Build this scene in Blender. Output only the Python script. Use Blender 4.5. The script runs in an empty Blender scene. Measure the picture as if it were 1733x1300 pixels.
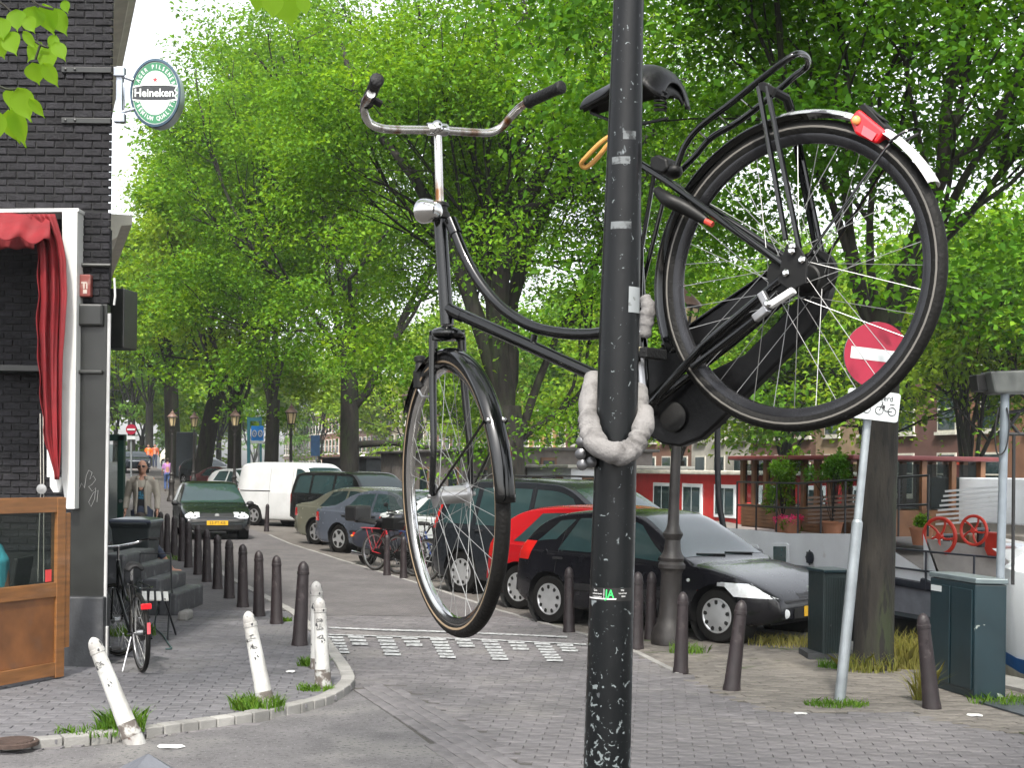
import bpy, bmesh, math, random
import numpy as np
from mathutils import Vector, Matrix
R = math.radians
random.seed(4); rng = np.random.default_rng(4)
scn = bpy.context.scene; col = scn.collection
# ------------------------------------------------------------------ camera
F = 2300.0; CX = 866.5; V0 = 795.0; H = 1.85; ROLL = R(0.7)
cs, sn = math.cos(ROLL), math.sin(ROLL)
cam = bpy.data.cameras.new('camera'); camo = bpy.data.objects.new('camera', cam); col.objects.link(camo)
cam.sensor_width = 36; cam.sensor_fit = 'HORIZONTAL'; cam.lens = 36 * F / 1733
cam.shift_y = (V0 - 650) / 1733
cam.clip_start = 0.05; cam.clip_end = 3000
camo.matrix_world = Matrix(((cs, -sn, 0, 0), (0, 0, -1, 0), (sn, cs, 0, H), (0, 0, 0, 1)))
scn.camera = camo
# ------------------------------------------------------------------ sky, sun, exposure
SUN_EL, SUN_AZ = R(52), R(184)      # azimuth measured from +Y towards +X: the sun stands behind the camera
w = bpy.data.worlds.new('World'); scn.world = w; w.use_nodes = True
nt = w.node_tree; bg = nt.nodes['Background']
sky = nt.nodes.new('ShaderNodeTexSky'); sky.sky_type = 'NISHITA'; sky.sun_disc = False
sky.sun_elevation = SUN_EL; sky.sun_rotation = SUN_AZ; sky.air_density = 1.0; sky.dust_density = 3.0; sky.ozone_density = 0.3
hsv = nt.nodes.new('ShaderNodeHueSaturation'); hsv.inputs['Saturation'].default_value = .2; hsv.inputs['Value'].default_value = 1.45
nt.links.new(sky.outputs[0], hsv.inputs['Color']); nt.links.new(hsv.outputs[0], bg.inputs[0]); bg.inputs[1].default_value = 0.15
sl = bpy.data.lights.new('sun', 'SUN'); sl.energy = 3.2; sl.angle = R(4); sl.color = (1, .95, .86)
so = bpy.data.objects.new('sun', sl); col.objects.link(so)
sd = Vector((math.sin(SUN_AZ) * math.cos(SUN_EL), math.cos(SUN_AZ) * math.cos(SUN_EL), math.sin(SUN_EL)))
so.rotation_euler = (-sd).to_track_quat('-Z', 'Y').to_euler()
so.location = (0, 0, 30)
scn.view_settings.view_transform = 'Standard'; scn.view_settings.look = 'None'
scn.view_settings.exposure = 1.02; scn.view_settings.gamma = 1.0
# ------------------------------------------------------------------ pixel helpers
def ray(u, v):
    a = (u - CX) / F; b = (V0 - v) / F
    return Vector((a * cs - b * sn, 1.0, a * sn + b * cs))
def P(u, v, y):
    return Vector((0, 0, H)) + ray(u, v) * y
def G(u, v, z=0.0):
    r = ray(u, v); return Vector((0, 0, H)) + r * ((z - H) / r.z)
def XZ(x, z): return lambda y: Vector((x, y, z))
# ------------------------------------------------------------------ materials
MATS = {}
def srgb(h):
    c = [int(h[i:i + 2], 16) / 255 for i in (0, 2, 4)]
    return tuple(x / 12.92 if x < .04045 else ((x + .055) / 1.055) ** 2.4 for x in c)
def mat(name, c, rough=.6, metal=0.0, var=.15, scale=6, bump=0, bscale=40, coat=0, rand=0.0, wear=None, trans=0, stretch=None, spec=.5):
    if name in MATS: return MATS[name]
    m = bpy.data.materials.new(name); m.use_nodes = True; t = m.node_tree; N = t.nodes; Lk = t.links.new
    b = N['Principled BSDF']; b.inputs['Roughness'].default_value = rough; b.inputs['Metallic'].default_value = metal
    b.inputs['Coat Weight'].default_value = coat; b.inputs['Coat Roughness'].default_value = .04
    b.inputs['Specular IOR Level'].default_value = spec
    if trans: b.inputs['Transmission Weight'].default_value = trans
    tc = N.new('ShaderNodeTexCoord'); src = tc.outputs['Object']
    if stretch:
        mp = N.new('ShaderNodeMapping'); mp.inputs['Scale'].default_value = stretch; Lk(src, mp.inputs[0]); src = mp.outputs[0]
    def noise(s, d=5):
        n = N.new('ShaderNodeTexNoise'); n.inputs['Scale'].default_value = s; n.inputs['Detail'].default_value = d; Lk(src, n.inputs[0]); return n.outputs[0]
    def ramp(f, p0, p1, c0, c1):
        r = N.new('ShaderNodeValToRGB'); r.color_ramp.elements[0].position = p0; r.color_ramp.elements[1].position = p1
        r.color_ramp.elements[0].color = (*c0, 1); r.color_ramp.elements[1].color = (*c1, 1); Lk(f, r.inputs[0]); return r.outputs[0]
    def mix(f, a, bb, mode='MIX'):
        x = N.new('ShaderNodeMix'); x.data_type = 'RGBA'; x.blend_type = mode
        if hasattr(f, 'links') or hasattr(f, 'is_linked'): Lk(f, x.inputs[0])
        else: x.inputs[0].default_value = f
        for i, q in ((6, a), (7, bb)):
            if isinstance(q, tuple): x.inputs[i].default_value = (*q, 1)
            else: Lk(q, x.inputs[i])
        return x.outputs[2]
    cc = ramp(noise(scale), .3, .7, tuple(x * (1 - var) for x in c), tuple(min(1, x * (1 + var)) for x in c))
    if rand:
        oi = N.new('ShaderNodeObjectInfo'); ge = N.new('ShaderNodeNewGeometry')
        ad = N.new('ShaderNodeMath'); ad.operation = 'ADD'; Lk(oi.outputs['Random'], ad.inputs[0]); Lk(ge.outputs['Random Per Island'], ad.inputs[1])
        fr = N.new('ShaderNodeMath'); fr.operation = 'FRACT'; Lk(ad.outputs[0], fr.inputs[0])
        g = ramp(fr.outputs[0], 0, 1, (1 - rand,) * 3, (1 + rand,) * 3)
        cc = mix(1.0, cc, g, 'MULTIPLY')
    if wear:
        for (c2, lo, hi, s) in (wear if isinstance(wear, list) else [wear]):
            cc = mix(ramp(noise(s, 8), lo, hi, (0, 0, 0), (1, 1, 1)), cc, c2)
    Lk(cc, b.inputs['Base Color'])
    if rough > .12:
        rr = N.new('ShaderNodeMapRange'); rr.inputs[3].default_value = rough * .8; rr.inputs[4].default_value = min(1, rough * 1.25)
        Lk(noise(scale * 3), rr.inputs[0]); Lk(rr.outputs[0], b.inputs['Roughness'])
    if bump:
        bp = N.new('ShaderNodeBump'); bp.inputs['Strength'].default_value = bump; bp.inputs['Distance'].default_value = .01
        Lk(noise(bscale, 6), bp.inputs['Height']); Lk(bp.outputs[0], b.inputs['Normal'])
    MATS[name] = m; return m
def leafmat(name, c0, c1, c2, tr=.38):
    if name in MATS: return MATS[name]
    m = bpy.data.materials.new(name); m.use_nodes = True; t = m.node_tree; N = t.nodes; Lk = t.links.new
    N.remove(N['Principled BSDF']); out = N['Material Output']
    ge = N.new('ShaderNodeNewGeometry'); r = N.new('ShaderNodeValToRGB')
    e = r.color_ramp.elements; e[0].color = (*c0, 1); e[1].color = (*c2, 1); x = e.new(.5); x.color = (*c1, 1)
    tc = N.new('ShaderNodeTexCoord'); nz = N.new('ShaderNodeTexNoise'); nz.inputs['Scale'].default_value = .6; Lk(tc.outputs['Object'], nz.inputs[0])
    mx = N.new('ShaderNodeMath'); mx.operation = 'MULTIPLY_ADD'; mx.inputs[1].default_value = .5; Lk(ge.outputs['Random Per Island'], mx.inputs[0])
    m2 = N.new('ShaderNodeMath'); m2.operation = 'MULTIPLY_ADD'; m2.inputs[1].default_value = 1.3; m2.inputs[2].default_value = -.4; Lk(nz.outputs[0], m2.inputs[0])
    Lk(m2.outputs[0], mx.inputs[2]); Lk(mx.outputs[0], r.inputs[0])
    d = N.new('ShaderNodeBsdfPrincipled'); d.inputs['Roughness'].default_value = .6; Lk(r.outputs[0], d.inputs['Base Color']); d.inputs['Specular IOR Level'].default_value = .16
    tl = N.new('ShaderNodeBsdfTranslucent')
    hs = N.new('ShaderNodeMix'); hs.data_type = 'RGBA'; hs.blend_type = 'MULTIPLY'; hs.inputs[0].default_value = 1; Lk(r.outputs[0], hs.inputs[6]); hs.inputs[7].default_value = (2.0, 1.75, .7, 1)
    Lk(hs.outputs[2], tl.inputs[0])
    ms = N.new('ShaderNodeMixShader'); ms.inputs[0].default_value = tr; Lk(d.outputs[0], ms.inputs[1]); Lk(tl.outputs[0], ms.inputs[2]); Lk(ms.outputs[0], out.inputs[0])
    MATS[name] = m; return m
def glassmat(name, tint=(.9, .95, .95), alpha=.25):
    if name in MATS: return MATS[name]
    m = bpy.data.materials.new(name); m.use_nodes = True; t = m.node_tree; N = t.nodes; Lk = t.links.new
    out = N['Material Output']; b = N['Principled BSDF']; b.inputs['Base Color'].default_value = (.02, .025, .025, 1); b.inputs['Roughness'].default_value = .03
    tp = N.new('ShaderNodeBsdfTransparent'); tp.inputs[0].default_value = (*tint, 1)
    ms = N.new('ShaderNodeMixShader'); ms.inputs[0].default_value = alpha; Lk(tp.outputs[0], ms.inputs[1]); Lk(b.outputs[0], ms.inputs[2]); Lk(ms.outputs[0], out.inputs[0])
    MATS[name] = m; return m
# ------------------------------------------------------------------ mesh helpers
V = Vector
def woff(p):
    o = V((0, 0, 0))
    while p: o = o + V(p.location); p = p.parent
    return o
class MB:
    def __init__(s): s.v = []; s.f = []
    def add(s, vs, fs):
        o = len(s.v); s.v += [tuple(q) for q in vs]; s.f += [tuple(i + o for i in f) for f in fs]; return s
    def box(s, c, size, rot=None):
        c = V(c); h = V(size) / 2; vs = []
        for x in (-1, 1):
            for y in (-1, 1):
                for z in (-1, 1):
                    q = V((x * h.x, y * h.y, z * h.z)); vs.append(c + (rot @ q if rot else q))
        return s.add(vs, [(0, 1, 3, 2), (4, 6, 7, 5), (0, 4, 5, 1), (2, 3, 7, 6), (0, 2, 6, 4), (1, 5, 7, 3)])
    def bar(s, a, b, wd, th, up=(0, 0, 1)):
        a = V(a); b = V(b); d = b - a; L = d.length; d.normalize(); up = V(up)
        sdv = d.cross(up)
        if sdv.length < 1e-4: sdv = d.cross(V((0, 1, 0)))
        sdv.normalize(); u2 = sdv.cross(d)
        return s.box((a + b) / 2, (L, wd, th), Matrix((d, sdv, u2)).transposed())
    def tube(s, pts, r, n=8, cap=True, closed=False):
        pts = [V(p) for p in pts]; k = len(pts)
        rs = [r] * k if isinstance(r, (int, float)) else list(r)
        vs = []; fs = []; prev = None
        for i, p in enumerate(pts):
            if closed: t = pts[(i + 1) % k] - pts[i - 1]
            else: t = pts[min(i + 1, k - 1)] - pts[max(i - 1, 0)]
            if t.length < 1e-9: t = V((0, 0, 1))
            t.normalize()
            if prev is None: a = t.orthogonal().normalized()
            else:
                a = prev - t * prev.dot(t); a = a.normalized() if a.length > 1e-6 else t.orthogonal().normalized()
            prev = a; b = t.cross(a)
            for j in range(n):
                g = 2 * math.pi * j / n; vs.append(p + (a * math.cos(g) + b * math.sin(g)) * rs[i])
        for i in range(k if closed else k - 1):
            i2 = (i + 1) % k
            for j in range(n):
                j2 = (j + 1) % n; fs.append((i * n + j, i * n + j2, i2 * n + j2, i2 * n + j))
        if cap and not closed: fs += [tuple(range(n - 1, -1, -1)), tuple((k - 1) * n + j for j in range(n))]
        return s.add(vs, fs)
    def lathe(s, prof, o=(0, 0, 0), ax=(0, 0, 1), n=16, cap=True, xd=None):
        o = V(o); ax = V(ax).normalized(); a = V(xd) if xd else ax.orthogonal(); a = (a - ax * a.dot(ax)).normalized(); b = ax.cross(a); vs = []; fs = []
        for (r, h) in prof:
            for j in range(n):
                g = 2 * math.pi * j / n; vs.append(o + ax * h + (a * math.cos(g) + b * math.sin(g)) * r)
        for i in range(len(prof) - 1):
            for j in range(n):
                j2 = (j + 1) % n; fs.append((i * n + j, i * n + j2, (i + 1) * n + j2, (i + 1) * n + j))
        if cap: fs += [tuple(range(n - 1, -1, -1)), tuple((len(prof) - 1) * n + j for j in range(n))]
        return s.add(vs, fs)
    def prism(s, poly, vec):
        poly = [V(p) for p in poly]; vec = V(vec); n = len(poly)
        vs = poly + [p + vec for p in poly]
        return s.add(vs, [tuple(range(n - 1, -1, -1)), tuple(range(n, 2 * n))] + [(i, (i + 1) % n, (i + 1) % n + n, i + n) for i in range(n)])
    def grid(s, rows, closed=False):
        n = len(rows[0]); vs = [p for r in rows for p in r]; fs = []
        for i in range(len(rows) - 1):
            for j in range(n if closed else n - 1):
                j2 = (j + 1) % n; fs.append((i * n + j, i * n + j2, (i + 1) * n + j2, (i + 1) * n + j))
        return s.add(vs, fs)
    def ell(s, c, rad, n=12, m=8, rot=None):
        c = V(c); vs = []
        for i in range(m + 1):
            th = math.pi * i / m
            for j in range(n):
                g = 2 * math.pi * j / n; q = V((rad[0] * math.sin(th) * math.cos(g), rad[1] * math.sin(th) * math.sin(g), rad[2] * math.cos(th)))
                vs.append(c + (rot @ q if rot else q))
        fs = [(i * n + j, (i + 1) * n + j, (i + 1) * n + (j + 1) % n, i * n + (j + 1) % n) for i in range(m) for j in range(n)]
        return s.add(vs, fs)
    def mesh(s, name, m, off=None, smooth=40):
        me = bpy.data.meshes.new(name); vs = s.v
        if off is not None and off.length > 0: vs = [(a - off.x, b - off.y, c - off.z) for a, b, c in vs]
        me.from_pydata(vs, [], s.f); me.materials.append(m)
        if smooth:
            me.polygons.foreach_set('use_smooth', [True] * len(me.polygons)); me.set_sharp_from_angle(angle=R(smooth))
        me.update(); return me
    def build(s, name, m, parent=None, smooth=40, world=True, bev=0, sub=0, solid=0, remesh=0):
        off = woff(parent) if (parent and world) else V((0, 0, 0))
        o = bpy.data.objects.new(name, s.mesh(name, m, off, smooth)); col.objects.link(o)
        if parent: o.parent = parent
        if remesh:
            md = o.modifiers.new('r', 'REMESH'); md.mode = 'VOXEL'; md.voxel_size = remesh; md.use_smooth_shade = True
            md = o.modifiers.new('s', 'SMOOTH'); md.iterations = 4; md.factor = .5
        if solid:
            md = o.modifiers.new('t', 'SOLIDIFY'); md.thickness = solid; md.offset = 0
        if bev:
            md = o.modifiers.new('b', 'BEVEL'); md.width = bev; md.segments = 2; md.limit_method = 'ANGLE'
        if sub:
            md = o.modifiers.new('u', 'SUBSURF'); md.levels = sub; md.render_levels = sub
        return o
def tag(o, label, cat, group=None):
    o['label'] = label; o['category'] = cat
    if group: o['group'] = group
    return o
def thing(name, label, cat, loc=(0, 0, 0), group=None):
    o = bpy.data.objects.new(name, None); col.objects.link(o); o.location = loc; o.empty_display_size = .1
    return tag(o, label, cat, group)
def struct(name, mb, m, smooth=0, **k):
    o = mb.build(name, m, None, smooth, **k); o['kind'] = 'structure'; return o
def copy_tree(o, parent=None):
    c = o.copy(); col.objects.link(c)
    if parent: c.parent = parent
    for ch in [q for q in KIDS.get(o.name, [])]: copy_tree(ch, c)
    return c
KIDS = {}
def index_kids():
    KIDS.clear()
    for o in bpy.data.objects:
        if o.parent: KIDS.setdefault(o.parent.name, []).append(o)
def text_mesh(txt, size, ext=.001, align='CENTER', sx=1.0, bold=0.0):
    cu = bpy.data.curves.new('t', 'FONT'); cu.body = txt; cu.size = size; cu.extrude = ext; cu.align_x = align; cu.align_y = 'CENTER'; cu.offset = bold; cu.resolution_u = 3
    ob = bpy.data.objects.new('t', cu); col.objects.link(ob)
    dg = bpy.context.evaluated_depsgraph_get(); me = bpy.data.meshes.new_from_object(ob.evaluated_get(dg))
    vs = [(v.co.x * sx, v.co.y, v.co.z) for v in me.vertices]; fs = [tuple(p.vertices) for p in me.polygons]
    bpy.data.objects.remove(ob); bpy.data.curves.remove(cu); bpy.data.meshes.remove(me)
    return vs, fs
def frame3(x, up):            # matrix whose columns are x, z-ish up, and outward normal (x cross up)
    x = V(x).normalized(); up = V(up); up = (up - x * up.dot(x)).normalized(); return x, up, x.cross(up)
def put_text(mb, txt, c, x, up, size, off=.002, sx=1, rot=0, bold=0):
    x, up, nn = frame3(x, up); vs, fs = text_mesh(txt, size, .0006, sx=sx, bold=bold); c = V(c); k, q = math.cos(rot), math.sin(rot)
    mb.add([c + x * (a * k - b * q) + up * (a * q + b * k) + nn * (off + z) for a, b, z in vs], fs)
def spline(pts, k=6):
    pts = [V(p) for p in pts]; out = []
    for i in range(len(pts) - 1):
        p0 = pts[max(i - 1, 0)]; p1 = pts[i]; p2 = pts[i + 1]; p3 = pts[min(i + 2, len(pts) - 1)]
        for j in range(k):
            t = j / k; out.append(.5 * ((2 * p1) + (p2 - p0) * t + (2 * p0 - 5 * p1 + 4 * p2 - p3) * t * t + (3 * p1 - p0 - 3 * p2 + p3) * t ** 3))
    out.append(pts[-1]); return out
def npmesh(name, verts, faces_n, nper, m, parent=None, smooth=False):
    """verts Nx3 array, faces: consecutive groups of nper verts"""
    me = bpy.data.meshes.new(name); n = len(verts); me.vertices.add(n); me.vertices.foreach_set('co', verts.astype(np.float32).ravel())
    nf = n // nper; me.loops.add(n); me.loops.foreach_set('vertex_index', np.arange(n, dtype=np.int32))
    me.polygons.add(nf); me.polygons.foreach_set('loop_start', np.arange(nf, dtype=np.int32) * nper)
    me.polygons.foreach_set('loop_total', np.full(nf, nper, dtype=np.int32))
    me.materials.append(m); me.update(calc_edges=True); me.validate()
    o = bpy.data.objects.new(name, me); col.objects.link(o)
    if parent: o.parent = parent
    return o
# street frame: d runs along the street away from the camera, n points from the houses to the canal
D = V((-.347, 1, 0)).normalized(); NN = V((D.y, -D.x, 0))
# ================================================================== GROUND
m_bed = mat('joint_sand', (.05, .046, .042), .95, var=.3, bump=.4)
m_paver = mat('paver_brick', (.105, .099, .104), .85, var=.2, scale=9, bump=.5, bscale=60, rand=.16, wear=[((.15, .142, .137), .5, .75, .9), ((.065, .062, .065), .55, .7, .6)])
m_side = mat('pavement_brick', (.092, .09, .098), .85, var=.2, scale=9, bump=.5, bscale=60, rand=.15, wear=[((.13, .125, .122), .5, .75, 1.1), ((.06, .06, .064), .55, .7, .7)])
m_quay = mat('quay_brick', (.11, .10, .09), .9, var=.25, scale=8, bump=.6, bscale=60, rand=.24, wear=[((.165, .148, .125), .48, .7, .9), ((.045, .055, .025), .58, .66, 2.2)])
m_asph = mat('asphalt', (.105, .10, .104), .92, var=.2, scale=3, bump=.9, bscale=160, wear=[((.15, .145, .14), .5, .7, 1.5), ((.06, .058, .06), .56, .62, 30), ((.18, .18, .18), .62, .66, 60)])
m_kerb = mat('kerb_stone', (.21, .205, .195), .85, var=.2, scale=5, bump=.4, bscale=80, rand=.15)
def paving_mat(name, c, ang, sc=5):
    if name in MATS: return MATS[name]
    m = mat(name, c, .88, var=.2, scale=1.2, bump=.3, bscale=50); t = m.node_tree; N = t.nodes; b = N['Principled BSDF']
    src = b.inputs['Base Color'].links[0].from_socket
    tc = N.new('ShaderNodeTexCoord'); mp = N.new('ShaderNodeMapping'); mp.inputs['Rotation'].default_value[2] = ang
    br = N.new('ShaderNodeTexBrick'); br.inputs['Scale'].default_value = sc; br.inputs['Mortar Size'].default_value = .03
    br.inputs['Color1'].default_value = (.8, .8, .8, 1); br.inputs['Color2'].default_value = (1.15, 1.12, 1.1, 1); br.inputs['Mortar'].default_value = (.45, .43, .4, 1)
    t.links.new(tc.outputs['Object'], mp.inputs[0]); t.links.new(mp.outputs[0], br.inputs[0])
    mx = N.new('ShaderNodeMix'); mx.data_type = 'RGBA'; mx.blend_type = 'MULTIPLY'; mx.inputs[0].default_value = 1
    t.links.new(src, mx.inputs[6]); t.links.new(br.outputs[0], mx.inputs[7]); t.links.new(mx.outputs[2], b.inputs['Base Color']); return m
QE = G(1540, 1100) - NN * .4                                   # a point on the quay edge
def quay(s, o=0.0): return QE + D * s + NN * o
def px(p): # project to pixel
    x, y, z = p[0], p[1], p[2] - H; X = x * cs + z * sn; Z = -x * sn + z * cs
    return CX + F * X / y, V0 - F * Z / y
LEFT_KERB = [(-140, 1284), (0, 1270), (150, 1257), (240, 1246), (330, 1233), (420, 1220), (500, 1204), (556, 1187), (588, 1163), (582, 1140), (566, 1116), (549, 1092), (530, 1073), (497, 1044), (462, 1024), (430, 1006), (390, 984), (355, 960), (330, 946), (300, 926), (285, 916)]
KL = [G(*q) for q in LEFT_KERB]
KL += [KL[-1] + D * 40, KL[-1] + D * 160]
RIGHT = [(1900, 1266), (1733, 1243), (1613, 1226), (1540, 1203), (1440, 1206), (1330, 1208), (1285, 1199), (1215, 1170), (1150, 1140), (1075, 1103), (990, 1074), (848, 1034), (700, 985), (600, 955), (492, 921), (455, 905)]
KR = [G(*q) for q in RIGHT]; KR += [KR[-1] + D * 40, KR[-1] + D * 150]
def flat(name, pts, z, m):
    o = struct(name, MB().add([V((p.x, p.y, z)) for p in pts], [tuple(range(len(pts)))]), m); return o
flat('ground', [quay(-60, -.3), quay(500, -.3), V((-700, 480, 0)), V((-500, -60, 0))][::1], -.012, m_bed)
YN = 17.0
def cut(poly, y0):   # keep what lies beyond y0
    out = []
    for i, p in enumerate(poly):
        q = poly[(i + 1) % len(poly)]
        if p.y >= y0: out.append(p)
        if (p.y - y0) * (q.y - y0) < 0: out.append(p.lerp(q, (y0 - p.y) / (q.y - p.y)))
    return out
side_poly = KL + [V((-120, 180, 0)), V((-60, 9.2, 0)), V((-8, 8.4, 0))]
quay_poly = KR + [quay(170, -.31), quay(-18, -.31)]
road_poly = KL + KR[::-1] + [V((9, 7.0, 0)), V((-9, 7.0, 0))]
asph_poly = [G(*q) for q in [(-160, 1290), (0, 1276), (150, 1263), (240, 1252), (330, 1239), (420, 1226), (500, 1210), (560, 1192), (594, 1166), (640, 1196), (700, 1238), (760, 1284), (860, 1370), (-320, 1370)]]
ZY, ZZ = [0, 46, 60, 71, 85, 100, 125, 600], [0, 0, .25, .5, 1.15, 1.7, 2.1, 2.1]     # the street climbs to a far bridge
def zg(y): return float(np.interp(y, ZY, ZZ))
def atY(u, y):                                          # ground point at depth y under pixel column u
    z = zg(y); v = 788 + (H - z) * F / y; r = P(u, v, y); return V((r.x, y, z))
def sheet(name, fl, fr_, z, m):
    ys = [YN, 20, 24, 28, 32, 36, 40, 46, 50, 55, 60, 65, 71, 78, 85, 92, 100, 112, 125, 160]
    return struct(name, MB().grid([[V((fl(y), y, z + zg(y))), V((fr_(y), y, z + zg(y)))] for y in ys]), m)
def xi(pts): 
    q = sorted([(p.y, p.x) for p in pts if p.y > 13]); ya = [a for a, b in q]; xa = [b for a, b in q]; return lambda y: float(np.interp(y, ya, xa))
xl_, xr_ = xi(KL[12:]), xi(KR[9:]); xq_ = lambda y: (quay(0, -.31) + D * ((y - quay(0, -.31).y) / D.y)).x
road = sheet('road', xl_, xr_, 0.0, paving_mat('road_paving', (.108, .102, .106), R(20)))
side = sheet('pavement', lambda y: -60 - y, xl_, .05, paving_mat('pavement_paving', (.095, .092, .098), R(18)))
quayg = sheet('quay_paving', xr_, xq_, 0.0, paving_mat('quay_far', (.115, .105, .096), R(10)))
asph = flat('asphalt_patch', asph_poly, -.004, m_asph)
def inpoly(x, y, poly):
    c = np.zeros(x.shape, bool); n = len(poly)
    for i in range(n):
        a = poly[i]; b = poly[(i + 1) % n]
        if a.y == b.y: continue
        c ^= ((a.y > y) != (b.y > y)) & (x < (b.x - a.x) * (y - a.y) / (b.y - a.y) + a.x)
    return c
def pavers(poly, excl, ang, z, m, parent, npart, seed, l=.205, wd=.1, name='paver'):
    r = np.random.default_rng(seed); ca, sa = math.cos(ang), math.sin(ang)
    i, j = np.meshgrid(np.arange(-140, 141), np.arange(-180, 181)); i = i.ravel(); j = j.ravel()
    a = (i + .5 * (j % 2)) * l; b = j * wd; cx = a * ca - b * sa; cy = a * sa + b * ca + 14
    k = inpoly(cx, cy, poly) & (cy > 7.6) & (cy < YN + .1)
    for e in excl: k &= ~inpoly(cx, cy, e)
    uu = CX + F * cx / np.maximum(cy, 1); k &= (uu > -420) & (uu < 2250)
    cx, cy = cx[k], cy[k]; n = len(cx)
    uv = CX + F * cx / cy; o = np.argsort(cy + 100 * ((uv < -20) | (uv > 1755) | (cy < 8.4))); cx, cy = cx[o], cy[o]
    zz = z + r.normal(0, .0013, n) - .004 * np.abs(np.sin(cx * 1.1) * np.cos(cy * .9)); t1 = r.normal(0, .006, n); t2 = r.normal(0, .010, n)
    gl, gw = (l - .004) / 2, (wd - .004) / 2
    proto = np.array([[x, y, h] for x, y, h in ((-gl, -gw, -.03), (gl, -gw, -.03), (gl, gw, -.03), (-gl, gw, -.03), (-gl, -gw, -.0025), (gl, -gw, -.0025), (gl, gw, -.0025), (-gl, gw, -.0025), (-gl + .004, -gw + .004, 0), (gl - .004, -gw + .004, 0), (gl - .004, gw - .004, 0), (-gl + .004, gw - .004, 0))])
    fc = [(0, 1, 5, 4), (1, 2, 6, 5), (2, 3, 7, 6), (3, 0, 4, 7), (4, 5, 9, 8), (5, 6, 10, 9), (6, 7, 11, 10), (7, 4, 8, 11), (8, 9, 10, 11)]
    me = bpy.data.meshes.new(name); me.from_pydata([tuple(q) for q in proto], [], fc); me.materials.append(m)
    for q in range(min(npart, n)):
        ob = bpy.data.objects.new(name, me); col.objects.link(ob); ob.parent = parent
        ob.location = (cx[q], cy[q], zz[q]); ob.rotation_euler = (t1[q], t2[q], ang + r.normal(0, .012))
    p = np.repeat(proto[None], n - npart, 0); q = slice(npart, n)
    da = ang + r.normal(0, .012, n - npart); c2, s2 = np.cos(da)[:, None], np.sin(da)[:, None]
    pz = p[:, :, 2] + p[:, :, 0] * t2[q, None] + p[:, :, 1] * t1[q, None] + zz[q, None]
    vx = p[:, :, 0] * c2 - p[:, :, 1] * s2 + cx[q, None]; vy = p[:, :, 0] * s2 + p[:, :, 1] * c2 + cy[q, None]
    vv = np.stack([vx, vy, pz], -1)[:, np.array(fc).ravel()].reshape(-1, 3)
    ob = npmesh(name, vv, 0, 4, m, parent); bm = bmesh.new(); bm.from_mesh(ob.data); bmesh.ops.remove_doubles(bm, verts=bm.verts, dist=1e-5); bm.to_mesh(ob.data); bm.free()
    ob['kind'] = 'stuff'; return n
seam = [G(*q) for q in [(594, 1166), (640, 1196), (700, 1238), (760, 1284), (860, 1370)]]
seam_off = [p + V((.36, .25, 0)) for p in seam]
n1 = pavers(road_poly, [asph_poly, seam + seam_off[::-1]], R(-6), 0, m_paver, road, 300, 1)
pavers(seam + seam_off[::-1], [], math.atan2(seam[-1].y - seam[0].y, seam[-1].x - seam[0].x) + R(2), 0.002, m_paver, asph, 70, 9)
n2 = pavers(side_poly, [], R(5), .05, m_side, side, 300, 2)
n3 = pavers(quay_poly, [], R(14), 0, m_quay, quayg, 300, 3)
# kerb stones
def kerb(pts, wd, z, m, parent, seg=.62):
    L = 0; out = []
    for a, b in zip(pts[:-1], pts[1:]):
        k = max(1, round((b - a).length / seg))
        for q in range(k): out.append((a.lerp(b, q / k), a.lerp(b, (q + 1) / k)))
    for a, b in out:
        if a.y > 60: break
        d = (b - a).normalized() * .004; r0 = random.uniform(-.004, .004)
        MB().bar(V((a.x, a.y, z - .07 + r0)) + d, V((b.x, b.y, z - .07 + r0)) - d, wd, .14).build('kerb_stone', m, parent, 0, bev=.008)
kerb(spline(KL[:13], 3) + KL[13:22], .115, .062, m_kerb, side)
kerb(KR[8:16], .07, .006, m_kerb, quayg, .8)
# painted threshold marking on the bricks: white bricks standing a hair above the paving
m_white = mat('road_paint', (.32, .33, .335), .8, var=.3, scale=14, wear=[((.12, .115, .12), .5, .62, 22)])
def qd(mb, pts, z=.009): mb.add([G(*p, z) for p in pts], [tuple(range(len(pts)))])
mk = MB()
def C7(x, y): return 540 + x / 3.095, 1030 + y / 3.095
def line7(pts, h):
    for (a, b), (c, d) in zip(pts[:-1], pts[1:]): qd(mk, [C7(a, b), C7(c, d), C7(c, d + h), C7(a, b + h)])
line7([(50, 97), (330, 108), (600, 116), (850, 126), (1100, 137), (1300, 146)], 8)
line7([(50, 134), (320, 142), (590, 150), (860, 160), (1135, 174), (1400, 186)], 6)
rows = []
for (x, y), (x2, y2), k in [((50, 145), (82, 222), 6), ((310, 145), (352, 233), 6), ((590, 155), (640, 248), 7), ((860, 166), (915, 258), 7), ((1135, 180), (1200, 266), 7),
                            ((160, 141), (180, 178), 3), ((440, 148), (465, 184), 3), ((720, 160), (740, 190), 3), ((1000, 172), (1022, 205), 3), ((1255, 187), (1280, 215), 3)]:
    for q in range(k):
        xx = x + (x2 - x) * q / (k - 1) - 8; yy = y + (y2 - y) * q / (k - 1); hh = (y2 - y) / (k - 1) * .72
        qd(mk, [C7(xx, yy), C7(xx + 84, yy + 2), C7(xx + 84, yy + 2 + hh), C7(xx, yy + hh)])
mko = mk.build('threshold_marking', m_white, None, 0); mko['kind'] = 'structure'
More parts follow.
